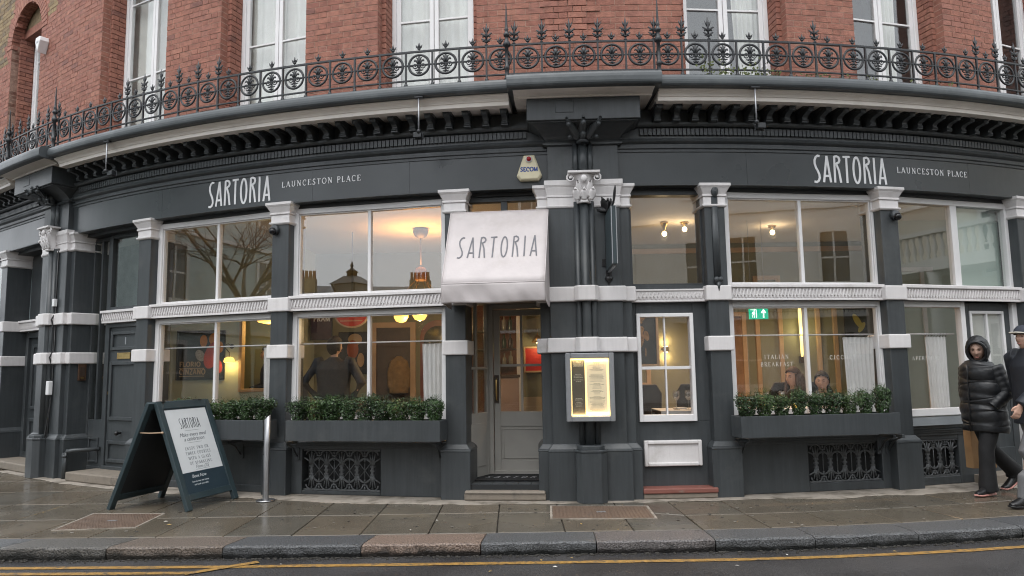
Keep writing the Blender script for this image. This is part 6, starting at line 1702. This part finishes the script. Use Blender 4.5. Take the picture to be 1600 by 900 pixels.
# ================================================================== the other side of the street (seen mirrored in the glass)
def house(label, x, y, rz, w, h, d, wall_m, trim_m, floors, nwin, opts=(), name='opposite_house'):
    X = MT(x, y, ROADZ, rz); r_ = empty(name, label, 'house', X, 'houses across the street')
    mb = MB(); fh = h / floors; ww = .95
    MB().box(-w / 2, w / 2, 0, d, 0, h).build('wall', wall_m, r_, X)
    mb = MB(); 
    for f in range(1, floors): mb.box(-w / 2 - .03, w / 2 + .03, -.08, .02, f * fh - .12, f * fh)
    mb.box(-w / 2 - .15, w / 2 + .15, -.3, .1, h - .35, h - .05); mb.build('string_course', trim_m, r_, X)
    for f in range(floors):
        for i in range(nwin):
            cx = -w / 2 + w * (i + .5) / nwin; z0 = f * fh + .75; z1 = min(f * fh + fh - .45, z0 + 1.9)
            if 'door' in opts and f == 0 and i == nwin // 2:
                m2 = MB(); m2.box(cx - .5, cx + .5, -.04, .01, .1, 2.3); dd_ = m2.build('door', M['grey'], r_, X); continue
            m2 = MB(); rect_frame(m2, cx - ww / 2 - .1, cx + ww / 2 + .1, z0 - .05, z1 + .1, .12, -.06, .02); m2.box(cx - .03, cx + .03, -.03, .0, z0, z1); m2.box(cx - ww / 2, cx + ww / 2, -.03, .0, (z0 + z1) / 2 - .03, (z0 + z1) / 2 + .03)
            wn_ = m2.build('window', trim_m, r_, X); MB().box(cx - ww / 2, cx + ww / 2, -.012, -.004, z0, z1).build('pane', far_glass, wn_, X)
    if 'chimneys' in opts:
        for i in range(4):
            cx = -w / 2 + w * (i + .3) / 4; m2 = MB(); m2.box(cx - .7, cx + .7, 1.2, 1.8, h, h + 1.3); cs = m2.build('chimney_stack', M['stockw'], r_, X)
            for k in range(5): MB().lathe([(.13, h + 1.3), (.10, h + 1.85), (.12, h + 1.9)], 10, 0, Matrix.Translation((cx - .52 + k * .26, 1.5, 0))).build('chimney_pot', M['terra'], cs, X)
        MB().prism([(-.3, h), (d + .2, h), (d / 2, h + 1.1)], -w / 2, w / 2, axis='x').build('roof', M['slate'], r_, X)
    if 'balustrade' in opts:
        zb = 4.6; m2 = MB(); m2.box(-w / 2, w / 2, -1.5, .0, zb - .35, zb); 
        for k in range(int(w / 2.4) + 1): m2.lathe([(.2, 0), (.17, .3), (.17, zb - .6), (.24, zb - .35)], 12, 0, Matrix.Translation((-w / 2 + .3 + k * (w - .6) / int(w / 2.4), -1.25, 0)))
        m2.build('porch', trim_m, r_, X); m2 = MB(); m2.box(-w / 2, w / 2, -1.5, -1.25, zb + .75, zb + .88); m2.build('coping', trim_m, r_, X)
        bpm = MB().lathe([(.05, 0), (.06, .06), (.035, .12), (.085, .3), (.05, .5), (.04, .6), (.06, .68), (.06, .75)], 10).mesh('baluster', trim_m)
        k = -w / 2 + .2
        while k < w / 2: link('baluster', bpm, r_, X @ Matrix.Translation((k, -1.37, zb))); k += .25
    if 'balcony' in opts:
        zb = 3.3; m2 = MB(); m2.box(-w * .3, w * .3, -.9, 0, zb - .15, zb); bal = m2.build('balcony', trim_m, r_, X); m2 = MB()
        m2.tube([(-w * .3, -.85, zb + 1), (w * .3, -.85, zb + 1)], .025, 6); m2.tube([(-w * .3, -.85, zb + .1), (w * .3, -.85, zb + .1)], .02, 6)
        k = -w * .3
        while k <= w * .3: m2.tube([(k, -.85, zb), (k, -.85, zb + 1)], .012, 5); k += .13
        m2.build('balcony_rail', M['iron'], bal, X)
    return r_
far_glass = pm('far_window_glass', (.05, .06, .065), .08, .2, 3)
M['stockw'] = pm('stock_brick_wall', (.26, .20, .13), .9, .2, 6); M['terra'] = pm('terracotta', (.36, .17, .10), .8, .2, 8); M['slate'] = pm('slate', (.08, .085, .095), .6, .2, 6)
stw = pm('white_stucco', (.72, .71, .67), .7, .05, 2); stc = pm('cream_stucco', (.62, .57, .47), .7, .05, 2); stg = pm('pale_green_stucco', (.46, .54, .52), .7, .05, 2)
house('pale green stucco house reflected in the window behind the A-board', -17.5, 1.5, 62, 13, 8.5, 8, stg, stw, 3, 3, ('door',))
house('distant brick terrace with rows of chimney pots reflected left of the entrance', -26.5, -21.5, 142, 30, 6.3, 7, M['stockw'], M['stockw'], 2, 8, ('chimneys',))
house('white stucco house with iron balcony reflected in the diners window', 12.5, -8.4, 212, 19, 11, 8, stw, stw, 3, 6, ('balcony', 'door'))
house('cream stucco house with porch balustrade reflected near the walkers', 19.5, 4.0, 286, 12, 10, 8, stc, stw, 3, 3, ('balustrade',))
house('brown brick house directly across the street behind the viewer', -2.0, -13.0, 180, 13, 9.5, 8, M['stockw'], stw, 3, 4, ('door',))
# bare trees
def tree(x, y, h, seed, lab):
    rr = random.Random(seed); r_ = empty('bare_tree', lab, 'tree', Matrix.Translation((x, y, ROADZ)), 'bare street trees')
    tr_ = MB(); br_ = MB()
    tr_.tube([(0, 0, 0), (.05, .02, h * .2), (.0, .05, h * .42)], [.2, .15, .11], 8)
    def grow(p, d_, L_, r__, lv):
        q = p + d_ * L_; mid = p + d_ * L_ * .5 + Vector((rr.uniform(-1, 1), rr.uniform(-1, 1), rr.uniform(-1, 1))) * L_ * .07
        br_.tube([p, mid, q], [r__, r__ * .8, r__ * .6], 5)
        if lv == 0: return
        for _ in range(3 if lv > 1 else 4):
            nd = (d_ + Vector((rr.uniform(-.8, .8), rr.uniform(-.8, .8), rr.uniform(-.35, .6)))).normalized(); grow(q if rr.random() < .6 else mid, nd, L_ * rr.uniform(.6, .85), r__ * .55, lv - 1)
    for k in range(5):
        a = 2 * PI * k / 5 + rr.uniform(-.4, .4); grow(Vector((0, .05, h * .40)), Vector((math.cos(a) * .7, math.sin(a) * .7, .8)).normalized(), h * .2, .07, 4)
    X = Matrix.Translation((x, y, ROADZ)); bk = pm('bark', (.07, .055, .04), .9, .3, 9)
    tr_.build('trunk', bk, r_, X); o = br_.build('crown', bk, r_, X, kind='stuff')
tree(-12.5, 4.6, 8.0, 3, 'bare street tree by the pale green house, seen mirrored'); tree(-21.4, -11.7, 6.8, 5, 'bare street tree in front of the distant terrace, seen mirrored')
# Victorian lantern on its post
lx, ly = LAMP = (-5.2, 4.5)
lp = empty('street_lamp', 'black Victorian lantern on a fluted post, mirrored left of the entrance', 'street lamp', Matrix.Translation((lx, ly, ROADZ)))
X = Matrix.Translation((lx, ly, ROADZ))
MB().lathe([(.16, 0), (.16, .25), (.12, .3), (.12, .85), (.15, .9), (.08, .95), (.06, 1.3), (.05, 2.6), (.09, 2.62), (.05, 2.66), (.04, 2.75)], 14).build('post', M['blackp'], lp, X)
mb = MB()
for sx, sy in ((-1, -1), (1, -1), (1, 1), (-1, 1)): mb.tube([(sx * .13, sy * .13, 2.75), (sx * .27, sy * .27, 3.2)], .018, 5)
mb.frust((-.31, .31, -.31, .31, 3.2), (-.12, .12, -.12, .12, 3.36)); mb.lathe([(.1, 3.36), (.1, 3.43), (.13, 3.44), (.05, 3.5), (.02, 3.53), (.035, 3.57), (.005, 3.66)], 10); mb.box(-.11, .11, -.11, .11, 2.73, 2.76); mb.build('lantern', M['blackp'], lp, X)
mb = MB(); mb.frust((-.12, .12, -.12, .12, 2.76), (-.25, .25, -.25, .25, 3.19)); mb.build('lantern_glass', pm('lamp_pane', (.6, .6, .58), .2), lp, X)
# pavement across the road
mb = MB(); mb.box(-40, 40, -13, -6.8, ROADZ - .1, 0.0); o = mb.build('far_pavement', SLAB[0]); tag(o, 'paved footway across the road, outside the frame', kind='structure')
# ================================================================== people
def head_verts(mb, X, s=1.0):
    n, h = 36, 28; vs = []; fs = []
    g = lambda v, w: math.exp(-(v / w) ** 2)
    for i in range(h + 1):
        p = PI * i / h
        for j in range(n):
            a = 2 * PI * j / n
            nx, ny, nz = math.sin(p) * math.cos(a), math.sin(p) * math.sin(a), -math.cos(p)
            x, y, z = .076 * nx, .098 * ny, .118 * nz
            if nz < -.1:
                t = (-.1 - nz) / .9; x *= 1 - .34 * t; y = y * (1 - .25 * t) - .018 * t
            if ny < 0:
                f = -ny; y *= .93
                y -= f * (.026 * g(x, .013) * g(z + .026, .02) + .012 * g(x, .011) * g(z - .002, .03))
                y += f * .013 * g(abs(x) - .031, .015) * g(z - .008, .012)
                y -= f * .007 * g(abs(x) - .028, .022) * g(z - .03, .009)
                y -= f * (.008 * g(x, .02) * g(z + .061, .007) + .006 * g(x, .017) * g(z + .074, .007)) - f * .004 * g(x, .022) * g(z + .067, .004)
                y -= f * .006 * g(x, .02) * g(z + .1, .014)
                y -= f * .004 * g(abs(x) - .04, .018) * g(z + .02, .016)
            vs.append((x * s, y * s, z * s))
    for i in range(h):
        for j in range(n): fs.append((i * n + j, i * n + (j + 1) % n, (i + 1) * n + (j + 1) % n, (i + 1) * n + j))
    mb.add(vs, fs, 0, X, True)
    for e in (-1, 1): mb.ball((e * .078 * s, .008 * s, -.005 * s), (.011 * s, .02 * s, .032 * s), 8, 0, X)
def face_bits(X, parent, s=1.0, brow=(.03, .02, .015), lip=(.35, .13, .11)):
    mb = MB()
    for e in (-1, 1): mb.ball((e * .031 * s, -.079 * s, .008 * s), (.0085 * s, .006 * s, .0032 * s), 10, 0, X)
    mb.build('eyes', pm('eye_dark', (.02, .016, .014), .2), parent)
    mb = MB()
    for e in (-1, 1): mb.tube([(e * .014 * s, -.090 * s, .026 * s), (e * .03 * s, -.090 * s, .031 * s), (e * .048 * s, -.079 * s, .027 * s)], [.003, .0042, .002], 6, 0, X)
    mb.build('eyebrows', pm('brow', brow, .8), parent)
    mb = MB(); mb.tube([(-.022 * s, -.083 * s, -.067 * s), (0, -.094 * s, -.066 * s), (.022 * s, -.083 * s, -.067 * s)], [(.002, .0025), (.006, .006), (.002, .0025)], 8, 0, X); mb.build('lips', pm('lips', lip, .5), parent)
def hand(mb, w, d, out, curl=.5, side=1, s=1.0):
    """palm and five fingers from wrist w along d; out = back of the hand"""
    w, d, out = Vector(w), Vector(d).normalized(), Vector(out).normalized()
    out = (out - d * out.dot(d)).normalized(); lat = d.cross(out) * side
    mb.tube([w - d * .02, w + d * .03 * s, w + d * .085 * s], [(.026 * s, .019 * s), (.037 * s, .016 * s), (.038 * s, .013 * s)], 10, up=tuple(out))
    for k, (o_, L_) in enumerate(((-.030, .068), (-.010, .078), (.010, .074), (.029, .058))):
        b = w + d * .08 * s + lat * o_ * s; pts = [b]; dd_ = d.copy()
        for q in range(3):
            ang = curl * (.35 + .35 * q); dd_ = (d * math.cos(ang * (q + 1) * .6) - out * math.sin(ang * (q + 1) * .6)).normalized()
            pts.append(pts[-1] + dd_ * L_ * s * (.42 - .08 * q))
        mb.tube(pts, [.0092 * s, .0088 * s, .0078 * s, .0062 * s], 7)
    b = w + d * .02 * s - lat * .03 * s
    mb.tube([b, b - lat * .022 * s + d * .03 * s - out * .008, b - lat * .024 * s + d * .062 * s - out * .018], [.013 * s, .011 * s, .008 * s], 7)
def body(root, X, J, skin, voxel=.007, hands=(), headX=None, legs=True):
    mb = MB(); v = lambda k: J[k]
    head_verts(mb, headX)
    hc = headX @ Vector((0, .015, -.06)); inv = X.inverted()
    mb.tube([X @ Vector(v('neck')) + Vector((0, 0, -.04)), X @ Vector(v('neck')), hc], [.056, .05, .05], 12)
    tr = [Vector(v('pelvis')), Vector(v('waist')), Vector(v('chest')), Vector(v('neck')) + Vector((0, 0, -.03))]
    mb.tube([X @ p for p in tr], [(.15, .10), (.125, .09), (.155, .10), (.06, .055)], 14, up=tuple(X.to_3x3() @ Vector((0, 1, 0))))
    for s in 'LR':
        shv = Vector(v('sh' + s)) * .86 + Vector((0, 0, v('sh' + s)[2] * .14 - .035))
        mb.tube([X @ shv, X @ Vector(v('el' + s)), X @ Vector(v('wr' + s))], [.034, .03, .02], 10)
        mb.tube([X @ Vector(v('chest')) + Vector((0, 0, .02)), X @ shv], [.06, .036], 10)
        if legs: mb.tube([X @ Vector(v('hip' + s)), X @ Vector(v('kn' + s)), X @ Vector(v('an' + s)), X @ Vector(v('an' + s)).lerp(Vector(v('to' + s)), .6)], [.068, .038, .026, .010], 10)
    R3 = X.to_3x3()
    for w, d, o_, c, sd in hands: hand(mb, X @ Vector(w), R3 @ Vector(d), R3 @ Vector(o_), c, sd)
    o = mb.build('body', skin, root); remesh(o, voxel, 2, .4); return o
skin = pm('skin', (.50, .30, .22), .5, .08, 30); skin2 = pm('skin_tan', (.44, .25, .17), .5, .08, 30); skinw = pm('skin_pale', (.46, .295, .225), .5, .06, 30)
def shoe(parent, X, an, to, upper, sole, name='shoe'):
    a, t = X @ Vector(an), X @ Vector(to)
    d = (t - a); d.z = 0; d.normalize(); zs = min(a.z, t.z); L_ = .27
    h = a - d * .075; pit = math.atan2(t.z - (a.z - .075), .2)
    mb = MB()
    def pt(u, z): return Vector((h.x + d.x * u, h.y + d.y * u, 0)) + Vector((0, 0, z))
    zb = a.z - .085
    def zz(u): return zb + (t.z - .03 - zb) * min(1, u / .2)
    mb.tube([pt(.02, zz(.02) + .06), pt(.07, zz(.07) + .07), pt(.14, zz(.14) + .05), pt(.21, zz(.21) + .035), pt(.26, zz(.26) + .028)], [(.032, .05), (.037, .06), (.042, .045), (.043, .032), (.026, .02)], 12)
    mb.tube([pt(.03, zz(.03) + .08), pt(.045, zz(.045) + .13)], [.042, .046], 10)
    o = mb.build(name, upper, parent); remesh(o, .009, 2)
    m2 = MB(); m2.tube([pt(-.01, zz(0) + .012), pt(.07, zz(.07) + .012), pt(.16, zz(.16) + .012), pt(.23, zz(.23) + .014), pt(.275, zz(.27) + .022)], [(.03, .013), (.038, .017), (.045, .016), (.044, .014), (.02, .008)], 12); m2.build('sole', sole, o)
    return o
def quilt(z, step, k=.05): return 1 + k * (abs(math.sin(PI * z / step)) ** .55 - .6)
# ---- woman in the hooded puffer coat
def walker_woman():
    rz = -74; X = MT(5.16, 8.02, 0, rz); lab = 'person in black hooded puffer coat and black trousers walking with a paper bag'
    r_ = empty('person', lab, 'person', X)
    J = dict(pelvis=(0, .02, .88), waist=(0, .01, 1.05), chest=(0, .01, 1.28), neck=(0, 0, 1.44), shL=(.165, .01, 1.38), shR=(-.165, .01, 1.38), elL=(.235, .07, 1.10), elR=(-.21, .03, 1.10), wrL=(.165, -.08, .95), wrR=(-.21, .05, .84),
             hipL=(.085, .02, .88), hipR=(-.085, .02, .88), knL=(.085, -.10, .49), anL=(.085, -.12, .095), toL=(.10, -.29, .035), knR=(-.085, .13, .50), anR=(-.085, .46, .20), toR=(-.085, .42, .04))
    HX = MT(5.16, 8.02, 0, -42) @ Matrix.Translation((0, -.035, 1.565)) @ Matrix.Rotation(R(14), 4, 'X')
    body(r_, X, J, skinw, .007, [((-.21, .05, .84), (0, 0, -1), (-1, 0, 0), .9, 1), ((.08, -.01, .96), (0, 0, -1), (1, 0, 0), .7, -1)], HX)
    face_bits(HX, r_)
    coatm = pm('black_nylon', (.011, .012, .014), .44, .3, 20, .6, 16, rvar=.1)
    mb = MB(); pts = []; rad = []; n = 90; st = .074
    for i in range(n + 1):
        z = .665 + (1.44 - .665) * i / n; u = i / n
        rx = .228 - .02 * u + (.02 * math.sin(PI * u)); ry = .198 - .025 * u
        if u > .86: f = (u - .86) / .14; rx *= 1 - .5 * f ** 1.6; ry *= 1 - .32 * f ** 1.5
        q = quilt(z + .01 * math.sin(z * 23), st, .075); pts.append((.004 * math.sin(z * 40), .015 - .01 * u + .006 * math.sin(z * 27), z)); rad.append((rx * q * (1 + .015 * math.sin(z * 57)), ry * q * (1 + .02 * math.sin(z * 43 + 1))))
    mb.tube(pts, rad, 28, up=(0, 1, 0)); mb.build('coat', coatm, r_, X)
    for s, sg in (('L', 1), ('R', -1)):
        P = [Vector(J['sh' + s]) + Vector((-.02 * sg, 0, .0)), Vector(J['el' + s]), Vector(J['wr' + s])]
        pp = []; rr_ = []; m = 52
        for i in range(m + 1):
            u = i / m; q = P[0].lerp(P[1], u / .52) if u < .52 else P[1].lerp(P[2], (u - .52) / .48)
            b_ = (.092 - .03 * u) * quilt(u * .62, .066, .07); 
            if u < .04: b_ *= .9 + 2 * u
            pp.append(tuple(q + Vector((.012 * sg, 0, 0)))); rr_.append(b_)
        m2 = MB(); m2.tube(pp, rr_, 16); m2.build('sleeve', coatm, r_, X)
    # hood: padded shell open at the face
    hv = []; hf = []; n, h = 32, 26
    for i in range(h + 1):
        p = PI * i / h
        for j in range(n):
            a = 2 * PI * j / n; d_ = Vector((math.sin(p) * math.cos(a), math.sin(p) * math.sin(a), -math.cos(p)))
            k = quilt(d_.z * .17 + d_.y * .03 + .3, .072, .05)
            hv.append((.118 * d_.x * k, .135 * d_.y * k + .020, .152 * d_.z * k - .0))
    for i in range(h):
        for j in range(n):
            f = (i * n + j, i * n + (j + 1) % n, (i + 1) * n + (j + 1) % n, (i + 1) * n + j)
            c = sum((Vector(hv[q]) for q in f), Vector()) / 4
            if c.y < -.062 and abs(c.x) < .088 and -.12 < c.z < .104: continue
            hf.append(f)
    m2 = MB(); m2.add(hv, hf, smooth=True); o = m2.build('hood', coatm, r_, HX); sdm = o.modifiers.new('solid', 'SOLIDIFY'); sdm.thickness = .016
    ring = [(.090 * math.cos(a), -.072 - .012 * math.sin(a), .114 * math.sin(a) - .008) for a in [2 * PI * k / 28 for k in range(28)]]
    m2 = MB(); m2.tube(ring, .017, 8, closed=True); m2.build('hood_rim', coatm, r_, HX)
    m2 = MB(); m2.tube([(0, -.02, -.12), (0, -.015, -.17), (0, -.01, -.23)], [(.092, .10), (.105, .11), (.15, .13)], 20, up=(0, 1, 0)); m2.build('collar', coatm, r_, HX)
    m2 = MB(); m2.tube([(0, -.198 + .03 * (z_ - .7), z_) for z_ in (.68, .9, 1.1, 1.3, 1.4)], .008, 6); m2.build('zip', M['blackp'], r_, X)
    tm_ = pm('black_trouser', (.009, .009, .010), .8, .3, 12, .9, 9)
    for s in 'LR':
        m2 = MB(); hp, kn, an = Vector(J['hip' + s]), Vector(J['kn' + s]), Vector(J['an' + s])
        m2.tube([hp + Vector((0, 0, .05)), hp, hp.lerp(kn, .5), kn, kn.lerp(an, .5), an + Vector((0, .0, .02)), an + Vector((0, .01, -.045))], [.10, .108, .095, .076, .078, .09, .094], 16); o = m2.build('trouser_leg', tm_, r_, X); remesh(o, .012, 3)
        shoe(r_, X, J['an' + s], J['to' + s], M['blackp'], pm('pink_sole', (.62, .30, .26), .6, .05, 9), 'trainer')
    bg = empty('paper_bag', 'brown paper carrier bag carried behind the legs of the hooded walker', 'bag', MT(5.33, 8.4, .25))
    Xg_ = MT(5.33, 8.4, 0, 8); kraft = pm('kraft_paper', (.34, .20, .095), .85, .12, 7, .4, 14)
    m2 = MB(); m2.frust((-.15, .15, -.055, .055, .23), (-.152, .152, -.06, .06, .68)); m2.build('sack', kraft, bg, Xg_, .004)
    m2 = MB(); m2.tube([(-.07, -.06, .64), (-.05, -.03, .73), (.05, -.03, .73), (.07, -.06, .64)], .005, 6); m2.build('handle', kraft, bg, Xg_)
walker_woman()
# ---- man at the edge of the frame
def walker_man():
    X = MT(5.25, 7.36, 0, -82); r_ = empty('person', 'person in dark navy jacket and pale peaked cap at the frame edge', 'person', X)
    J = dict(pelvis=(0, .02, .94), waist=(0, .01, 1.12), chest=(0, .01, 1.36), neck=(0, 0, 1.53), shL=(.19, .0, 1.47), shR=(-.19, .0, 1.47), elL=(.25, -.15, 1.17), elR=(-.25, .08, 1.17), wrL=(.245, -.38, 1.0), wrR=(-.25, .10, .92),
             hipL=(.09, .02, .94), hipR=(-.09, .02, .94), knL=(.09, -.2, .52), anL=(.09, -.27, .10), toL=(.10, -.46, .04), knR=(-.09, .10, .53), anR=(-.09, .40, .17), toR=(-.09, .36, .03))
    HX = MT(5.25, 7.36, 0, -74) @ Matrix.Translation((0, -.03, 1.665)) @ Matrix.Rotation(R(-6), 4, 'X')
    body(r_, X, J, skin, .007, [((.245, -.38, 1.0), (0, -.5, -1), (1, -.1, 0), .8, -1), ((-.25, .10, .92), (0, 0, -1), (-1, 0, 0), .7, 1)], HX)
    face_bits(HX, r_)
    jm = pm('navy_jacket', (.014, .017, .024), .6, .2, 14, .3, 20)
    m2 = MB(); m2.tube([(0, .02, .80), (0, .02, .95), (0, .01, 1.15), (0, .01, 1.38), (0, 0, 1.50), (0, 0, 1.56)], [(.22, .17), (.215, .165), (.20, .15), (.215, .15), (.12, .10), (.085, .085)], 22, up=(0, 1, 0))
    for s, sg in (('L', 1), ('R', -1)):
        P = [Vector(J[k + s]) for k in ('sh', 'el', 'wr')]; m2.tube([P[0] + Vector((-.06 * sg, 0, .02)), P[0], P[0].lerp(P[1], .5), P[1], P[1].lerp(P[2], .5), P[2]], [.09, .095, .085, .078, .07, .062], 14)
    o = m2.build('jacket', jm, r_, X); remesh(o, .012, 2)
    cap = MB(); cv = []
    cap.lathe([(.104, .03), (.106, .05), (.098, .085), (.07, .12), (.0, .135)], 22, 0, Matrix.Diagonal((.9, 1.08, 1, 1))); cap.build('cap_crown', pm('cap_navy', (.03, .035, .05), .8), r_, HX)
    m3 = MB(); m3.prism([(-.075, -.07), (-.07, -.13), (-.04, -.17), (.04, -.17), (.07, -.13), (.075, -.07)], .034, .046, axis='z'); m3.build('cap_peak', pm('cap_cream', (.62, .58, .50), .8), r_, HX, .004)
    tm_ = pm('grey_trouser', (.16, .16, .165), .8, .15, 14, .3, 18)
    for s in 'LR':
        m2 = MB(); hp, kn, an = Vector(J['hip' + s]), Vector(J['kn' + s]), Vector(J['an' + s])
        m2.tube([hp + Vector((0, 0, .06)), hp, hp.lerp(kn, .5), kn, kn.lerp(an, .5), an + Vector((0, 0, -.02))], [.11, .115, .10, .085, .078, .072], 14); o = m2.build('trouser_leg', tm_, r_, X); remesh(o, .012, 2)
        shoe(r_, X, J['an' + s], J['to' + s], M['blackp'], M['blackp'], 'shoe')
walker_man()
# ---- people indoors
def insider(x, y, z0, rz, hrz, label, top_c, hair_c, sk, seated=True, long_hair=False, bulky=1.0, arms='down'):
    """z0 = hip height datum so that the head centre sits at z0 + .735"""
    X = MT(x, y, z0, rz); r_ = empty('person', label, 'person', X)
    b = bulky
    if arms == 'hips': A = dict(elL=(.33 * b, .06, .24), elR=(-.33 * b, .06, .24), wrL=(.25, -.06, .04), wrR=(-.25, -.06, .04))
    else: A = dict(elL=(.24, -.03, .22), elR=(-.24, -.03, .22), wrL=(.12, -.25, .16), wrR=(-.12, -.25, .16))
    J = dict(pelvis=(0, .02, 0), waist=(0, .01, .16), chest=(0, .01, .40), neck=(0, 0, .58), shL=(.17 * b, .0, .52), shR=(-.17 * b, .0, .52), hipL=(.085, .02, 0), hipR=(-.085, .02, 0), **A)
    if seated: J.update(knL=(.10, -.40, 0), anL=(.10, -.40, -.40), toL=(.10, -.55, -.44), knR=(-.10, -.40, 0), anR=(-.10, -.40, -.40), toR=(-.10, -.55, -.44))
    else: J.update(knL=(.09, 0, -.42), anL=(.09, .02, -.82), toL=(.09, -.14, -.87), knR=(-.09, 0, -.42), anR=(-.09, .02, -.82), toR=(-.09, -.14, -.87))
    HX = MT(x, y, z0, hrz) @ Matrix.Translation((0, -.02, .735))
    hs_ = [(J['wrL'], (-.2, -1, -.2), (0, 0, 1), .6, -1), (J['wrR'], (.2, -1, -.2), (0, 0, 1), .6, 1)]
    body(r_, X, J, sk, .009, hs_, HX); face_bits(HX, r_)
    m2 = MB(); m2.tube([(0, .02, -.08), (0, .01, .16), (0, .01, .42), (0, .005, .50), (0, 0, .56), (0, 0, .59)], [(.19 * b, .14 * b), (.175 * b, .13 * b), (.195 * b, .13 * b), (.185 * b, .115), (.10, .085), (.07, .065)], 20, up=(0, 1, 0))
    for s, sg in (('L', 1), ('R', -1)):
        P = [Vector(J[k + s]) for k in ('sh', 'el', 'wr')]; m2.tube([P[0] + Vector((-.05 * sg, 0, .01)), P[0], P[1], P[2]], [.06 * b, .068 * b, .06 * b, .046 * b], 12)
    o = m2.build('top', pm('top_' + label[-6:], top_c, .75, .15, 12), r_, X); remesh(o, .014, 2)
    m2 = MB()
    for s in 'LR': m2.tube([J['hip' + s], J['kn' + s], J['an' + s]], [.115, .08, .06], 12)
    o = m2.build('trousers', M['blackp'], r_, X); remesh(o, .016, 2)
    hm = pm('hair_' + label[-6:], hair_c, .75, .35, 40)
    hb = MB(); n, h = 30, 22; hv = []; hf = []; rr_ = random.Random(len(label))
    for i in range(h + 1):
        p = PI * i / h
        for j in range(n):
            a = 2 * PI * j / n; k = 1 + .025 * math.sin(a * 15 + 3 * math.sin(a * 4)); d_ = (math.sin(p) * math.cos(a), math.sin(p) * math.sin(a), -math.cos(p))
            hv.append((.090 * d_[0] * k, .112 * d_[1] * k + .012, .132 * d_[2] * k + .008))
    for i in range(h):
        for j in range(n):
            f = (i * n + j, i * n + (j + 1) % n, (i + 1) * n + (j + 1) % n, (i + 1) * n + j); c = sum((Vector(hv[q]) for q in f), Vector()) / 4
            if c.y < -.012 and c.z < .088 - .35 * abs(c.x): continue
            if c.z < -.07 and c.y < .03: continue
            hf.append(f)
    hb.add(hv, hf, smooth=True)
    o = hb.build('hair', hm, r_, HX); sdm = o.modifiers.new('solid', 'SOLIDIFY'); sdm.thickness = .014; sdm.offset = 0
    if long_hair:
        lh = MB()
        for sx in (-1, 1):
            for q in range(5): lh.tube([(sx * (.07 + .006 * q), -.02 + .022 * q, .05), (sx * (.088 + .008 * q), -.02 + .024 * q, -.08), (sx * (.09 + .01 * q), -.035 + .03 * q, -.2), (sx * .08, -.03 + .03 * q, -.30)], [.018, .022, .022, .01], 8)
        for q in range(6): lh.tube([(-.06 + .024 * q, .1, .04), (-.07 + .028 * q, .115, -.1), (-.07 + .028 * q, .11, -.28)], [.022, .026, .014], 8)
        lh.build('hair_length', hm, r_, HX)
    return r_
insider(3.64, 9.42, .525, -72, -62, 'person with long brown hair in a black top dining behind the planter', (.012, .012, .013), (.075, .038, .022), skin2, True, True)
insider(4.02, 9.46, .465, -35, -28, 'person with tied dark hair and black top dining beside the mullion', (.011, .011, .012), (.018, .013, .011), skin, True, False)
insider(-2.45, 9.9, 1.04, 172, 140, 'person in dark grey jacket seen from behind left of the entrance', (.028, .03, .036), (.02, .016, .014), skinw, False, False, 1.28, 'hips')
insider(-4.1, 12.1, 1.0, -60, -75, 'person with dark hair and black shirt inside the wall hatch', (.010, .010, .011), (.012, .010, .009), skin, False, False, 1.0)
